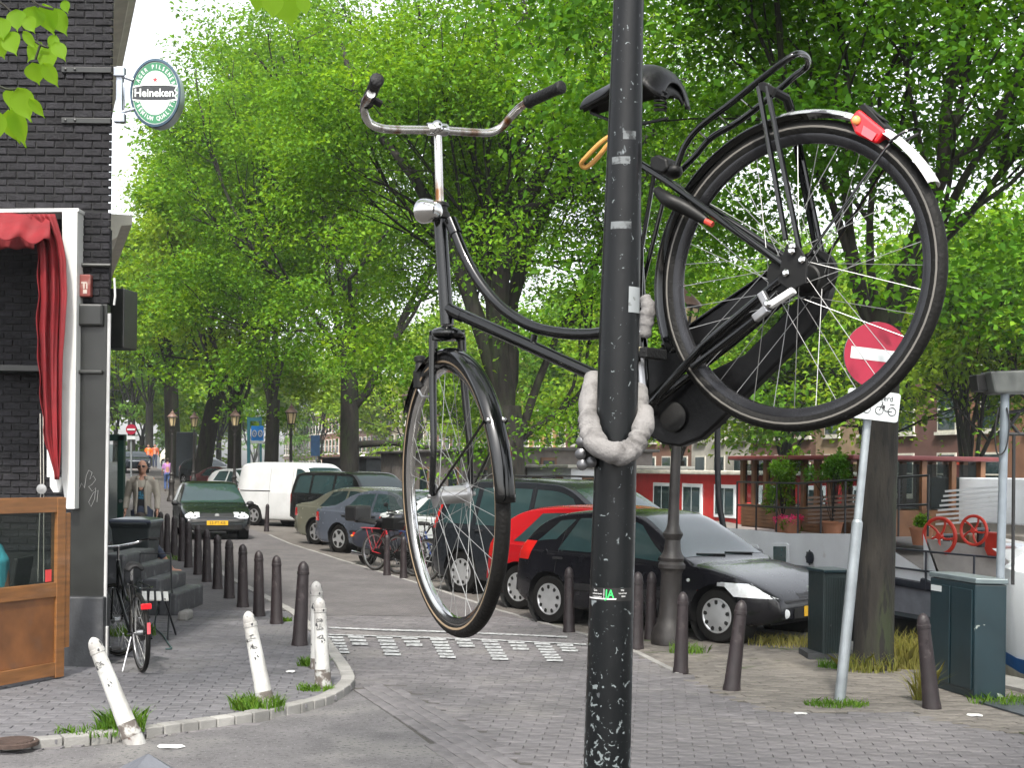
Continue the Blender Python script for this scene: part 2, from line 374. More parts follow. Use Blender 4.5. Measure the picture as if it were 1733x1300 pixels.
# litter and the manhole lid
m_litter = mat('litter', (.5, .5, .49), .8, var=.3, scale=20)
for q, (u, v, a, b, lab) in enumerate([(1355, 1208, .05, .018, 'scrap of white paper beside the bike sign pole'), (1650, 1211, .06, .025, 'crumpled white paper beside the dark green cabinet'), (492, 1137, .04, .025, 'white paper scrap between the white bollards'), (288, 1264, .10, .03, 'flat pale card lying in front of the kerb')]):
    c = G(u, v, .006 if q != 2 else .06); mb = MB()
    pts = [c + V((a * math.cos(t) * random.uniform(.8, 1.1), b * 2 * math.sin(t), .004 * math.sin(3 * t))) for t in [i * .785 for i in range(8)]]
    tag(mb.add(pts, [tuple(range(8))]).build('paper_scrap', m_litter, None, 0, solid=.004), lab, 'litter')
mh = G(22, 1256, .053); t = thing('manhole_cover', 'rusty round manhole lid in the brick pavement', 'manhole', mh)
m_rust = mat('rusty_iron', (.06, .04, .033), .8, .3, var=.3, scale=20, bump=.4)
MB().lathe([(.16, -.02), (.16, .004), (.15, .008), (.14, .008), (.135, .004)], mh, n=32).build('rim', m_rust, t)
mb = MB()
for i in range(-4, 5):
    hw = math.sqrt(max(.0, .125 ** 2 - (i * .027) ** 2)); mb.box(mh + V((0, i * .027, .008)), (2 * hw, .014, .008))
mb.build('ribs', m_rust, t)
# quay wall, canal water, far bank
m_qw = mat('quay_wall_brick', (.10, .08, .07), .9, var=.3, scale=4, bump=.5)
struct('quay_wall', MB().box(quay(90, -.15) + V((0, 0, -1.0)), (220, .3, 2.0), Matrix.Rotation(math.atan2(D.y, D.x), 3, 'Z')), m_qw)
struct('quay_coping', MB().box(quay(90, -.15) + V((0, 0, .0)), (220, .42, .06), Matrix.Rotation(math.atan2(D.y, D.x), 3, 'Z')), m_kerb)
m_water = mat('canal_water', (.012, .018, .012), .06, var=.3, scale=.5, bump=.35, bscale=2.5)
struct('water', MB().add([quay(-60, 0) + V((0, 0, -1.25)), quay(500, 0) + V((0, 0, -1.25)), quay(500, 300) + V((0, 0, -1.25)), quay(-60, 300) + V((0, 0, -1.25))], [(0, 3, 2, 1)]), m_water)
CW = 20.0
m_bank = mat('far_bank_paving', (.14, .125, .11), .9, var=.2)
struct('far_bank', MB().prism([quay(-60, CW), quay(500, CW), quay(500, CW + 260), quay(-60, CW + 260)], (0, 0, -1.3)), m_bank)
# ================================================================== CORNER BUILDING
CO = G(177, 1135); YW = CO.y; XC = CO.x
bld = thing('corner_building', 'black painted brick corner building with white awning frame', 'building', (XC - 2, YW, 0))
m_brick = mat('black_painted_brick', (.0125, .012, .0145), .75, var=.35, scale=10, bump=.9, bscale=45, rand=.3, spec=.25)
m_mort = mat('black_mortar', (.008, .008, .009), .85, var=.3)
m_blk = mat('black_gloss_timber', (.012, .013, .012), .35, var=.3, scale=5, wear=((.2, .2, .19), .74, .78, 9))
m_blk2 = mat('black_stone_plinth', (.03, .032, .036), .6, var=.3, scale=5, bump=.3, wear=((.1, .1, .1), .6, .8, 4))
m_cream = mat('cream_paint', (.52, .5, .43), .6, var=.1)
m_wht = mat('white_paint', (.55, .55, .54), .45, var=.06, scale=3, wear=((.45, .44, .41), .66, .78, 5))
def zat(v, u=100, y=None): return P(u, v, y or YW).z
def xat(u, v, y=None): return P(u, v, y or YW).x
ZO = zat(355); XP = xat(124, 700)                        # top of the recessed opening, left side of the pier
Bk = V((XC, YW, 0)) + D * 16
up_poly = [V((XC - .02, YW + .013, ZO)), V((Bk.x - .02, Bk.y, ZO)), V((Bk.x - 9, Bk.y, ZO)), V((-12, YW + .013, ZO))]
MB().prism(up_poly, (0, 0, 9.5 - ZO)).build('upper_core', m_mort, bld, 0)
lo_poly = [V((XC - .02, YW + .013, -.05)), V((Bk.x - .02, Bk.y, -.05)), V((Bk.x - 9, Bk.y, -.05)), V((-12, YW + 1.043, -.05)), V((XP + .02, YW + 1.043, -.05)), V((XP + .02, YW + .013, -.05))]
MB().prism(lo_poly, (0, 0, ZO + .05)).build('lower_core', m_mort, bld, 0)
def brick_wall(x0, x1, z0, z1, y, parent, npart, seed):
    r = random.Random(seed); lst = []
    ch, bl = .069, .17; j = 0; z = z0
    while z < z1 - .03:
        x = x1 + (.085 if j % 2 else 0)
        while x > x0:
            a = max(x - bl + .011, x0); b = min(x - .0, x1)
            if b - a > .03: lst.append((a, b, z, min(z + ch - .011, z1)))
            x -= bl
        z += ch; j += 1
    u0 = []
    vis = []; hid = []
    for q in lst:
        u, v = px(((q[0] + q[1]) / 2, y, q[2])); (vis if (-15 < u < 200 and -15 < v < 1160) else hid).append(q)
    proto = {}
    def one(mb, q):
        a, b, z, zt = q; e = .005; yy = y + r.uniform(-.005, .004); t = .03; z += r.uniform(-.003, .003); zt += r.uniform(-.004, .003)
        mb.add([(a, yy + t, z), (b, yy + t, z), (b, yy + t, zt), (a, yy + t, zt), (a + e * .3, yy + e, z + e * .3), (b - e * .3, yy + e, z + e * .3), (b - e * .3, yy + e, zt - e * .3), (a + e * .3, yy + e, zt - e * .3), (a + e, yy, z + e), (b - e, yy, z + e), (b - e, yy, zt - e), (a + e, yy, zt - e)],
               [(0, 1, 5, 4), (1, 2, 6, 5), (2, 3, 7, 6), (3, 0, 4, 7), (4, 5, 9, 8), (5, 6, 10, 9), (6, 7, 11, 10), (7, 4, 8, 11), (8, 9, 10, 11)])
    vis.sort(key=lambda q: -(q[1] - q[0]) * (q[3] - q[2]))
    for q in vis[:npart]:
        mb = MB(); one(mb, q); mb.build('brick', m_brick, parent, 0)
    mb = MB()
    for q in vis[npart:] + hid: one(mb, q)
    if mb.v: mb.build('brick', m_brick, parent, 0)['kind'] = 'stuff'
brick_wall(-7, XC, ZO + .01, 7.2, YW, bld, 220, 3)
brick_wall(XP, XC, zat(512), ZO, YW, bld, 60, 4)
bw = thing('recess_wall', 'dark brick wall at the back of the awning recess', 'wall', (-5, YW + 1.0, 0))
brick_wall(-7, XP, 1.0, ZO, YW + 1.03, bw, 20, 5)
LH = [('dark brick house', (.07, .05, .045)), ('brown brick house', (.12, .07, .05)), ('grey plastered house', (.2, .19, .18)), ('red brick house', (.16, .06, .045)), ('umber brick house', (.09, .06, .05)), ('cream plastered house', (.35, .32, .26))]
for i, (nm, c_) in enumerate(LH):
    a = 16.3 + 11 * i; A_ = V((XC, YW, 0)) + D * a - NN * .25; t = thing('street_house', nm + ' in the row continuing behind the black corner building', 'house', A_ + D * 5, 'houses along the left side of the street'); rz_ = Matrix.Rotation(math.atan2(D.y, D.x), 3, 'Z')
    MB().box(A_ + D * 5.4 - NN * 4.5 + V((0, 0, 5.2)), (10.9, 9, 11), rz_).build('wall', mat('street_house_%d' % i, c_, .9, var=.2), t, 0)
    for r_ in range(3):
        for k in range(4):
            q = A_ + D * (1.6 + 2.6 * k) + V((0, 0, 2.0 + 3.2 * r_)); f_ = MB().box(q, (1.3, .1, 2.0), rz_).build('window', mat('house_trim', (.6, .58, .52), .6), t, 0); MB().box(q + NN * .03, (1.1, .1, 1.8), rz_).build('pane', mat('house_glass', (.015, .02, .022), .05), f_, 0)
# pilaster, plinth, iron straps
yp = YW
MB().box(((XP + XC) / 2, yp + .005, (zat(1012) + zat(515)) / 2), (XC - XP - .004, .10, zat(515) - zat(1012))).build('pilaster', m_blk, bld, 0, bev=.006)
MB().box(((XP + XC) / 2 - .01, yp - .06, zat(534)), (XC - XP - .04, .08, .2)).build('pilaster_capital', m_blk, bld, 0, bev=.02)
MB().box(((XP + XC) / 2 - .03, yp - .03, zat(630)), (XC - XP + .0, .13, .03)).build('pilaster_band', m_blk, bld, 0, bev=.006)
xl = xat(103, 1100); MB().box(((xl + XC) / 2 + .02, yp - .02, zat(1012) / 2 + .02), (XC - xl, .22, zat(1012) - .0)).build('plinth', m_blk2, bld, 0, bev=.012)
for v in (118, 204): MB().box(((xat(105, v) + XC) / 2, YW - .012, zat(v)), (XC - xat(105, v), .02, .05)).build('iron_strap', m_blk, bld, 0, bev=.004)
MB().tube([(xat(130, 450), YW - .03, zat(449)), (XC + .02, YW - .03, zat(449))], .02).build('horizontal_pipe', m_blk, bld)
for u, v in ((138, 402), (112, 118), (128, 118), (112, 204), (128, 204)):
    MB().lathe([(.012, 0), (.012, .012), (.004, .016)], (xat(u, v), YW - .02, zat(v)), (0, -1, 0), 8).build('bolt', m_blk, bld)
# cornices of the canal facade
def corn(s0, s1, z, p, prof):
    mb = MB(); rowa = []; 
    for s in (s0, s1):
        base = V((XC, YW, 0)) + D * s; rowa.append([base + NN * a + V((0, 0, z + b)) for a, b in prof])
    mb.grid(rowa); mb.f += [tuple(range(len(prof) - 1, -1, -1)), tuple(range(len(prof), 2 * len(prof)))]; return mb
corn(.5, 15, 6.95, .4, [(0, -.35), (.1, -.33), (.12, -.22), (.26, -.18), (.28, -.08), (.36, -.04), (.36, .1), (0, .1)]).build('cornice', m_cream, bld, 30)
corn(2.0, 15, zat(335) + .12, .3, [(0, -.5), (.05, -.48), (.06, -.2), (.16, -.14), (.2, -.02), (.31, 0), (.31, .1), (0, .1)]).build('shop_cornice', m_cream, bld, 30)
# black projecting box on the canal facade, white down pipe
MB().box(V((XC, YW, 0)) + D * .5 + NN * .12 + V((0, 0, (zat(478) + zat(582)) / 2)), (.22, .3, zat(478) - zat(582)), Matrix.Rotation(R(-8), 3, 'Z')).build('projecting_box', m_blk, bld, 0, bev=.01)
xp = XC + .0; MB().tube([(xp + .045, YW - .0, zat(515)), (xp + .06, YW - .02, zat(500)), (xp + .05, YW - .02, zat(470))], .01).build('pipe_elbow', m_wht, bld)
MB().tube([(xp + .005, YW - .03, .06), (xp + .012, YW - .03, zat(530))], .016).build('down_pipe', mat('pipe_grey', (.4, .4, .4), .5), bld)
MB().box((xp + .012, YW - .03, zat(1085)), (.05, .05, .28)).build('pipe_shoe', m_wht, bld, 0, bev=.01)
# red call box
rb = thing('fire_alarm_box', 'small red box with pale symbols on the black pier', 'alarm box', (xat(144, 484), YW - .05, zat(484)))
MB().box(P(144, 484, YW - .05), (.118, .08, .2)).build('case', mat('faded_red', (.17, .035, .028), .6, wear=((.25, .15, .13), .55, .68, 12)), rb, 0, bev=.012)
mb = MB(); c = P(144, 484, YW - .092)
for dx, dz, a, b in ((-.01, .03, .05, .012), (-.01, 0, .012, .05), (.015, .0, .012, .05), (0, -.05, .035, .035)): mb.box(c + V((dx, 0, dz)), (a, .003, b))
mb.build('symbols', mat('pale_print', (.4, .34, .3), .6), rb, 0)
# graffiti tag on the pilaster
mb = MB(); gy = YW - .052
g1 = [(134, 828), (138, 818), (143, 826), (146, 806), (150, 796), (156, 800), (152, 812), (158, 806), (162, 812), (156, 820), (150, 824), (156, 832), (162, 826), (160, 845), (154, 858), (150, 850), (158, 834), (166, 830), (164, 850)]
mb.tube([P(u, v, gy) for u, v in g1], .0022, 5)
mb.build('graffiti_tag', mat('grey_marker', (.25, .25, .25), .7), bld)
# white awning frame and red canvas
aw = thing('awning', 'red canvas awning folded in its white frame against black brick', 'awning', (xat(60, 700), YW - .15, 0))
ya = YW - .17
def pt(u, v, y=ya): return P(u, v, y)
MB().prism([pt(105, 357), pt(131, 357), pt(126, 862), pt(112, 862), pt(104, 815)], (0, .2, 0)).build('side_board', m_wht, aw, 0, bev=.006)
MB().prism([pt(-120, 354), pt(133, 352), pt(133, 358), pt(-120, 361)], (0, .34, 0)).build('top_board', m_wht, aw, 0, bev=.004)
MB().prism([pt(79, 808, ya - .02), pt(92, 808, ya - .02), pt(92, 760, ya - .02), pt(79, 760, ya - .02)], (0, .06, 0)).build('arm', m_wht, aw, 0, bev=.004)
MB().prism([pt(84, 808, ya - .03), pt(102, 808, ya - .03), pt(103, 822, ya - .03), pt(100, 834, ya - .03), pt(90, 834, ya - .03), pt(84, 824, ya - .03)], (0, .07, 0)).build('arm_bracket', m_wht, aw, 0, bev=.006)
MB().lathe([(.02, 0), (.045, .004), (.045, .012), (.01, .016)], pt(71, 828, ya - .01), (0, -1, 0), 16).build('pulley', mat('grey_metal', (.3, .3, .3), .4, .8), aw)
mb = MB()
for du in (0, 5): mb.tube([pt(68 + du, 700), pt(69 + du, 830), pt(66 + du * 1.6, 900, ya + .25), pt(64 + du * 2, 985, ya + .25)], .004, 5)
mb.build('pull_rope', mat('rope', (.5, .48, .43), .9), aw)
m_red = mat('red_canvas', (.15, .0025, .006), .75, var=.2, scale=5, bump=.25, bscale=90)
# hanging bundle: left/right outline by height, with deep vertical folds
lv = [362, 380, 410, 440, 500, 560, 600, 660, 700, 730, 760, 800, 812]
le = [30, 42, 60, 62, 63, 60, 63, 66, 70, 72, 78, 92, 93]; re = [92, 97, 105, 110, 112, 109, 106, 105, 104, 104, 103, 101, 100]
rowsC = []
for i in range(70):
    v = 362 + 450 * i / 69; a = np.interp(v, lv, le); b = np.interp(v, lv, re); row = []
    for j in range(49):
        t = j / 48; ph = t * 6.2 * math.pi * (1 - .12 * i / 69) + .8 * math.sin(v / 130)
        dep = .045 * (math.sin(ph) + .35 * math.sin(2.3 * ph + v / 90)) * (.55 + .45 * min(1, (v - 350) / 120)); sc = 1.5 * math.sin(v / 11.0) if t < .04 else 0
        row.append(pt(a + (b - a) * t + 1.8 * math.cos(ph) + sc, v, ya - .12 + dep))
    rowsC.append(row)
MB().grid(rowsC).build('hanging_canvas', m_red, aw, 60, solid=.004)
rowsT = []
for i in range(24):
    t = i / 23; row = []
    for j in range(60):
        u = -130 + 215 * j / 59; sag = 4 * math.sin(u / 21) + 3 * math.sin(u / 8.5 + 1)
        v = 360 + t * (38 + sag + 5 * abs(math.sin((u + 130) / 13.0)) * t) + 10 * max(0, (u - 20) / 65)
        row.append(pt(u, v, ya - .1 - .22 * math.sin(t * 1.6) + .03 * math.sin(u / 9 + 3 * t)))
    rowsT.append(row)
MB().grid(rowsT).build('valance', m_red, aw, 60, solid=.004)
rowsT = []
for i in range(10):
    t = i / 9; rowsT.append([pt(-130 + 188 * j / 39, 385 + 36 * t + 1.5 * math.sin(j), ya + .08 + .02 * math.sin(j * .9)) for j in range(40)])
MB().grid(rowsT).build('inner_canvas', m_red, aw, 60, solid=.004)
# dark shelf in the recess
tag(MB().box((xat(-30, 617), YW + .9, zat(614)), (.55, .3, .06)).build('wall_shelf', m_blk, None, 0, bev=.006), 'dark shelf on the brick wall behind the awning', 'shelf')
# timber wind screen with glass
A0 = G(0, 1167, .05); A1 = G(103, 1147, .05); dv = (A1 - A0).normalized(); A0 = A1 - dv * 1.7
ws = thing('wind_screen', 'varnished timber terrace screen with a glass pane beside the black pier', 'screen', ((A0 + A1) / 2))
m_wood = mat('varnished_wood', (.19, .08, .024), .4, var=.3, scale=3, bump=.15, bscale=30, coat=.3, stretch=(1, 1, 8), wear=((.2, .1, .05), .6, .75, 2))
m_woodp = mat('varnished_panel', (.15, .058, .018), .45, var=.35, scale=4, coat=.2, wear=((.1, .06, .04), .62, .8, 3))
def wz(v, p=A1): return P(60, v, p.y).z
hz = wz(840); nrm = V((dv.y, -dv.x, 0))
def sw(a, b, z0, z1, th=.05, name='rail', m=None, o=0.0):
    p = A0 + dv * a; q = A0 + dv * b
    c = (p + q) / 2 + nrm * o; MB().box(V((c.x, c.y, (z0 + z1) / 2)), (b - a, th, z1 - z0), Matrix.Rotation(math.atan2(dv.y, dv.x), 3, 'Z')).build(name, m or m_wood, ws, 0, bev=.004)
Lw = 1.7
sw(0, Lw, wz(866), wz(841), .06); sw(0, Lw, wz(1008), wz(984), .06); sw(0, Lw, .08, wz(1118), .06)
sw(Lw - .10, Lw, .06, wz(842), .07, 'stile'); sw(0, .1, .06, wz(842), .07, 'stile')
sw(Lw + .004, Lw + .07, .3, wz(868), .05, 'stile')
sw(.1, Lw - .1, wz(1118), wz(1008), .025, 'wood_panel', m_woodp)
sw(.1, Lw - .1, wz(984), wz(866), .006, 'pane', glassmat('screen_glass', (.8, .85, .82), .30))
stk = MB().box(A0 + dv * (Lw - .17) + nrm * .006 + V((0, 0, wz(972) - .05)), (.07, .002, .1), Matrix.Rotation(math.atan2(dv.y, dv.x), 3, 'Z')).build('red_sticker', mat('sticker_red', (.6, .05, .05), .5), ws, 0)
# ---- round beer sign
sg = thing('beer_sign', 'oval green illuminated beer sign on a bracket at the corner', 'sign', P(200, 160, YW))
ys = YW + .05; c0 = P(263, 157, ys); sx_ = V((1, -.06, 0)).normalized(); su = V((-.012, 0, 1)).normalized(); sx_, su, sn_ = frame3(sx_, su)
a_, b_ = .222, .298
def oval(k, off, n=48, kx=None):
    return [c0 + sx_ * (a_ * (kx or k) * math.cos(t)) + su * (b_ * k * math.sin(t)) + sn_ * off for t in [2 * math.pi * i / n for i in range(n)]]
m_case = mat('sign_casing', (.03, .06, .09), .35, .4); m_alu = mat('sign_rim_grey', (.35, .4, .43), .3, .8)
MB().grid([oval(.9, -.17), oval(1.0, -.16), oval(1.03, -.08), oval(1.0, .0), oval(.96, .006), oval(.95, 0)], True).build('casing', m_alu, sg)
MB().grid([oval(1.035, -.012), oval(1.045, .0), oval(1.035, .012), oval(.96, .014), oval(.95, .005)], True).build('face_rim', m_case, sg)
def disc(k, off, name, m, par):
    o = oval(k, off); return MB().add(o, [tuple(range(48))]).build(name, m, par, 0)
m_grn = mat('sign_green', (.003, .13, .045), .25, coat=.4, var=.08); m_sw = mat('sign_white', (.55, .58, .56), .3, var=.04); m_sb = mat('sign_black', (.01, .012, .014), .25)
face = disc(.965, .004, 'face', m_sw, sg); disc(.93, .006, 'green_ring', m_grn, face); disc(.67, .008, 'white_oval', m_sw, face); disc(.62, .0095, 'inner_white', mat('sign_pale', (.6, .64, .6), .3), face)
def spoly(pts, off): return MB().add([c0 + sx_ * x + su * y + sn_ * off for x, y in pts], [tuple(range(len(pts)))])
bw_, bh = .205, .068
spoly([(-bw_ - .008, -bh), (-bw_ + .0, bh - .01), (-.1, bh + .012), (.1, bh + .012), (bw_ + .004, bh), (bw_ - .014, bh * .3), (bw_ + .006, 0), (bw_ - .014, -bh * .4), (bw_ + .006, -bh), (.1, -bh - .012), (-.1, -bh - .012)], .0105).build('band_border', m_sw, face, 0)
spoly([(-bw_, -bh + .012), (-bw_ + .004, bh - .022), (-.1, bh - .002), (.1, bh - .002), (bw_ - .012, bh - .012), (bw_ - .03, bh * .3), (bw_ - .012, 0), (bw_ - .03, -bh * .4), (bw_ - .012, -bh + .012), (.1, -bh + .002), (-.1, -bh + .002)], .012).build('band', m_sb, face, 0)
mb = MB(); put_text(mb, 'Heineken', c0 - su * .004 - sx_ * .008, sx_, su, .102, .0135, sx=.93, bold=.0022); mb.build('lettering', m_sw, face, 0)
mb = MB()
st = [(.028 * (1 if i % 2 == 0 else .4) * math.sin(i * math.pi / 5), .118 + .03 * (1 if i % 2 == 0 else .4) * math.cos(i * math.pi / 5)) for i in range(10)]
spoly(st, .012).build('red_star', mat('star_red', (.6, .02, .03), .4), face, 0)
mb = MB()
def arc_text(txt, k, a0, a1, flip):
    for i, ch in enumerate(txt):
        t = a0 + (a1 - a0) * i / (len(txt) - 1)
        if ch == ' ': continue
        mb = MB(); put_text(mb, ch, c0 + sx_ * (a_ * k * math.cos(t)) + su * (b_ * k * math.sin(t)), sx_, su, .052, .0075, rot=(t - math.pi / 2 if not flip else t + math.pi / 2), sx=.8, bold=.0008); mb.build('ring_letter', m_sw, face, 0)
arc_text('LAGER PILSENER', .79, R(163), R(22), False); arc_text('PREMIUM QUALITY', .79, R(200), R(340), True)
mb = MB(); put_text(mb, '60', c0 - su * .125, sx_, su, .075, .0105, sx=1.1); mb.build('faint_number', mat('pale_grey_print', (.5, .52, .5), .5), face, 0)
m_brk = mat('bracket_grey', (.3, .33, .38), .4, .6)
mb = MB(); mb.box(P(203, 160, ys + .02), (.06, .06, .5)); mb.box(P(203, 122, ys), (.1, .07, .08)); mb.box(P(203, 200, ys), (.1, .07, .08)); mb.build('wall_bracket', m_brk, sg, 0, bev=.006)
mb = MB(); mb.tube([P(205, 128, ys), P(226, 135, ys)], .018); mb.tube([P(205, 190, ys), P(228, 184, ys)], .014); mb.tube([P(209, 140, ys), P(211, 165, ys - .04), P(209, 188, ys)], .008); mb.build('arms', m_brk, sg)
# ================================================================== LAMP POST IN FRONT
m_post = mat('black_post_paint', (.003, .0038, .0045), .32, var=.25, scale=5, bump=.12, bscale=30, spec=.28, wear=[((.16, .18, .19), .69, .71, 18), ((.05, .055, .06), .7, .72, 60)], stretch=(1, 1, .55))
def post_wear(m):
    # paint is chipped more the closer to the foot, where bicycles and kicks have reached it
    t = m.node_tree; N = t.nodes; b = N['Principled BSDF']; src = b.inputs['Base Color'].links[0].from_socket
    tc = N.new('ShaderNodeTexCoord'); sp = N.new('ShaderNodeSeparateXYZ'); t.links.new(tc.outputs['Object'], sp.inputs[0])
    mr = N.new('ShaderNodeMapRange'); mr.inputs[1].default_value = 1.62; mr.inputs[2].default_value = 1.25; mr.inputs[3].default_value = 0; mr.inputs[4].default_value = .092; t.links.new(sp.outputs[2], mr.inputs[0])
    nz = N.new('ShaderNodeTexNoise'); nz.inputs['Scale'].default_value = 80; nz.inputs['Detail'].default_value = 7; nz.inputs['Distortion'].default_value = .8; t.links.new(tc.outputs['Object'], nz.inputs[0])
    ad = N.new('ShaderNodeMath'); t.links.new(nz.outputs[0], ad.inputs[0]); t.links.new(mr.outputs[0], ad.inputs[1])
    rp = N.new('ShaderNodeValToRGB'); rp.color_ramp.elements[0].position = .665; rp.color_ramp.elements[1].position = .69; t.links.new(ad.outputs[0], rp.inputs[0])
    mx = N.new('ShaderNodeMix'); mx.data_type = 'RGBA'; t.links.new(rp.outputs[0], mx.inputs[0]); t.links.new(src, mx.inputs[6]); mx.inputs[7].default_value = (.13, .15, .155, 1)
    t.links.new(mx.outputs[2], b.inputs['Base Color'])
post_wear(m_post)
YP = 2.86                                                # depth of the post
pt_top = P(1064, 0, YP); pt_bot = P(1027, 1300, YP); axp = (pt_top - pt_bot).normalized()
def postc(z): return pt_bot + axp * ((z - pt_bot.z) / axp.z)
def postr(z):
    v = np.interp(z, [0, pt_bot.z, P(1050, 500, YP).z, pt_top.z, 5.2], [.0515, .0497, .0415, .0317, .026]); return float(v)
po = thing('sign_post', 'tall chipped black tapering steel post carrying the hung bicycle', 'post', (postc(0).x, postc(0).y, 0))
zs = [0, .02, .021, .5, 1.0, 1.3, 1.6, 1.9, 2.2, 2.5, 2.8, 3.5, 4.3, 5.2]
MB().lathe([(.085 if z < .021 else postr(z), z) for z in zs], postc(0), axp, 40).build('pole', m_post, po, 30)
def on_post(u, v):                                       # point on the post's near surface under a pixel, and its angle
    c = P(u, v, YP); cc = postc(c.z); r = postr(c.z); s = max(-.98, min(.98, (c.x - cc.x) / r)); return c.z, math.asin(s)
def postpt(z, a, off=.0006):
    c = postc(z); r = postr(z) + off; return c + V((math.sin(a) * r, -math.cos(a) * r, 0))
def post_patch(u0, v0, u1, v1, name, m, off=.0006, par=None):
    z0, a0 = on_post(u0, v1); z1, a1 = on_post(u1, v0); rows = [[postpt(z0 + (z1 - z0) * i / 4, a0 + (a1 - a0) * j / 14, off) for j in range(15)] for i in range(5)]
    return MB().grid(rows).build(name, m, par or po)
m_stb = mat('sticker_black', (.006, .006, .006), .4); m_stw = mat('sticker_white', (.75, .75, .75), .5); m_stg = mat('sticker_green', (.03, .6, .12), .5); m_sto = mat('sticker_orange', (.7, .2, .03), .5)
sk = post_patch(994, 993, 1068, 1014, 'sticker', m_stb)
post_patch(995, 994, 999, 1007, 'orange_strip', m_sto, .0012, sk)
def post_text(txt, u, v, hpx, m, name, sxx=1, bold=0):
    z, a = on_post(u, v); size = hpx / F * YP * 1.38; vs, fs = text_mesh(txt, size, .0, sx=sxx, bold=bold); mb = MB()
    mb.add([postpt(z + y, a + x / postr(z), .0013) for x, y, q in vs], fs); mb.build(name, m, sk, 0)
post_text('JA', 1029, 1003, 14, m_stg, 'green_lettering', .8, .0004)
for q, (tx, u, v, h) in enumerate([('Geen', 1007, 997, 3.2), ('reclamedrukwerk', 1009, 1002.5, 2.6), ('in de brievenbus', 1009, 1007.5, 2.6), ('Wel', 1050, 996.5, 3.2), ('huis-aan-huis', 1051, 1001.5, 2.6), ('bladen', 1052, 1006.5, 2.6)]):
    post_text(tx, u, v, h, m_stw, 'small_print', .8)
post_patch(1019.6, 994, 1020.6, 1009, 'divider', m_stw, .0012, sk); post_patch(996, 1010, 1040, 1011.2, 'footer_line', m_stw, .0012, sk)
post_patch(1060, 489, 1080, 532, 'grey_plate', mat('grey_plate', (.25, .27, .28), .5, wear=((.12, .13, .13), .6, .65, 60)), .002)
m_rub = mat('paint_rub', (.10, .11, .115), .6, var=.3, scale=30, wear=((.012, .014, .016), .48, .6, 45))
for u0, v0, u1, v1 in ((1052, 228, 1074, 242), (1034, 271, 1064, 283), (1032, 380, 1066, 392)): post_patch(u0, v0, u1, v1, 'worn_patch', m_rub, .0004)
# ================================================================== HUNG BICYCLE
TB = R(39); RH = P(1347, 468, .70 * F / 537)             # rear hub
e1 = V((-math.cos(TB), math.sin(TB), 0)); nf = V((math.sin(TB), math.cos(TB), 0))   # forward, and the far-side normal
def B(u, v, off=0.0):                                    # point on the bicycle's plane (off: towards the camera)
    r = ray(u, v); o = V((0, 0, H)); q = RH - nf * off; return o + r * ((q - o).dot(nf) / r.dot(nf))
bk = thing('hung_bicycle', 'black city bicycle hanging high up, locked to the tall black post', 'bicycle', (RH.x - .35, RH.y + .25, 1.35))
m_bk = mat('bicycle_black_enamel', (.0022, .0025, .0028), .1, var=.2, coat=.25, scale=10, spec=.4)
m_bkm = mat('bicycle_black_matt', (.004, .004, .004), .5, spec=.3, var=.3, scale=20)
m_chr = mat('chrome', (.62, .62, .62), .12, 1.0, var=.12, scale=20)
m_chrr = mat('rusty_chrome', (.55, .54, .52), .22, .9, var=.15, scale=15, wear=((.2, .09, .03), .54, .64, 14), stretch=(1, 1, .5))
m_tyre = mat('tyre_rubber', (.006, .0057, .0053), .6, spec=.22, var=.3, scale=15, bump=.3, bscale=120)
m_tan = mat('tan_sidewall', (.22, .16, .1), .7); m_alu2 = mat('grey_alloy', (.45, .45, .46), .3, .9, var=.15, scale=20)
m_spk = mat('spoke_steel', (.3, .3, .295), .4, .8); m_gum = mat('rubber_grip', (.006, .006, .0065), .55, spec=.3, bump=.4, bscale=150)
m_rim = mat('rim_dark_steel', (.035, .035, .038), .25, .7, var=.2, scale=12)
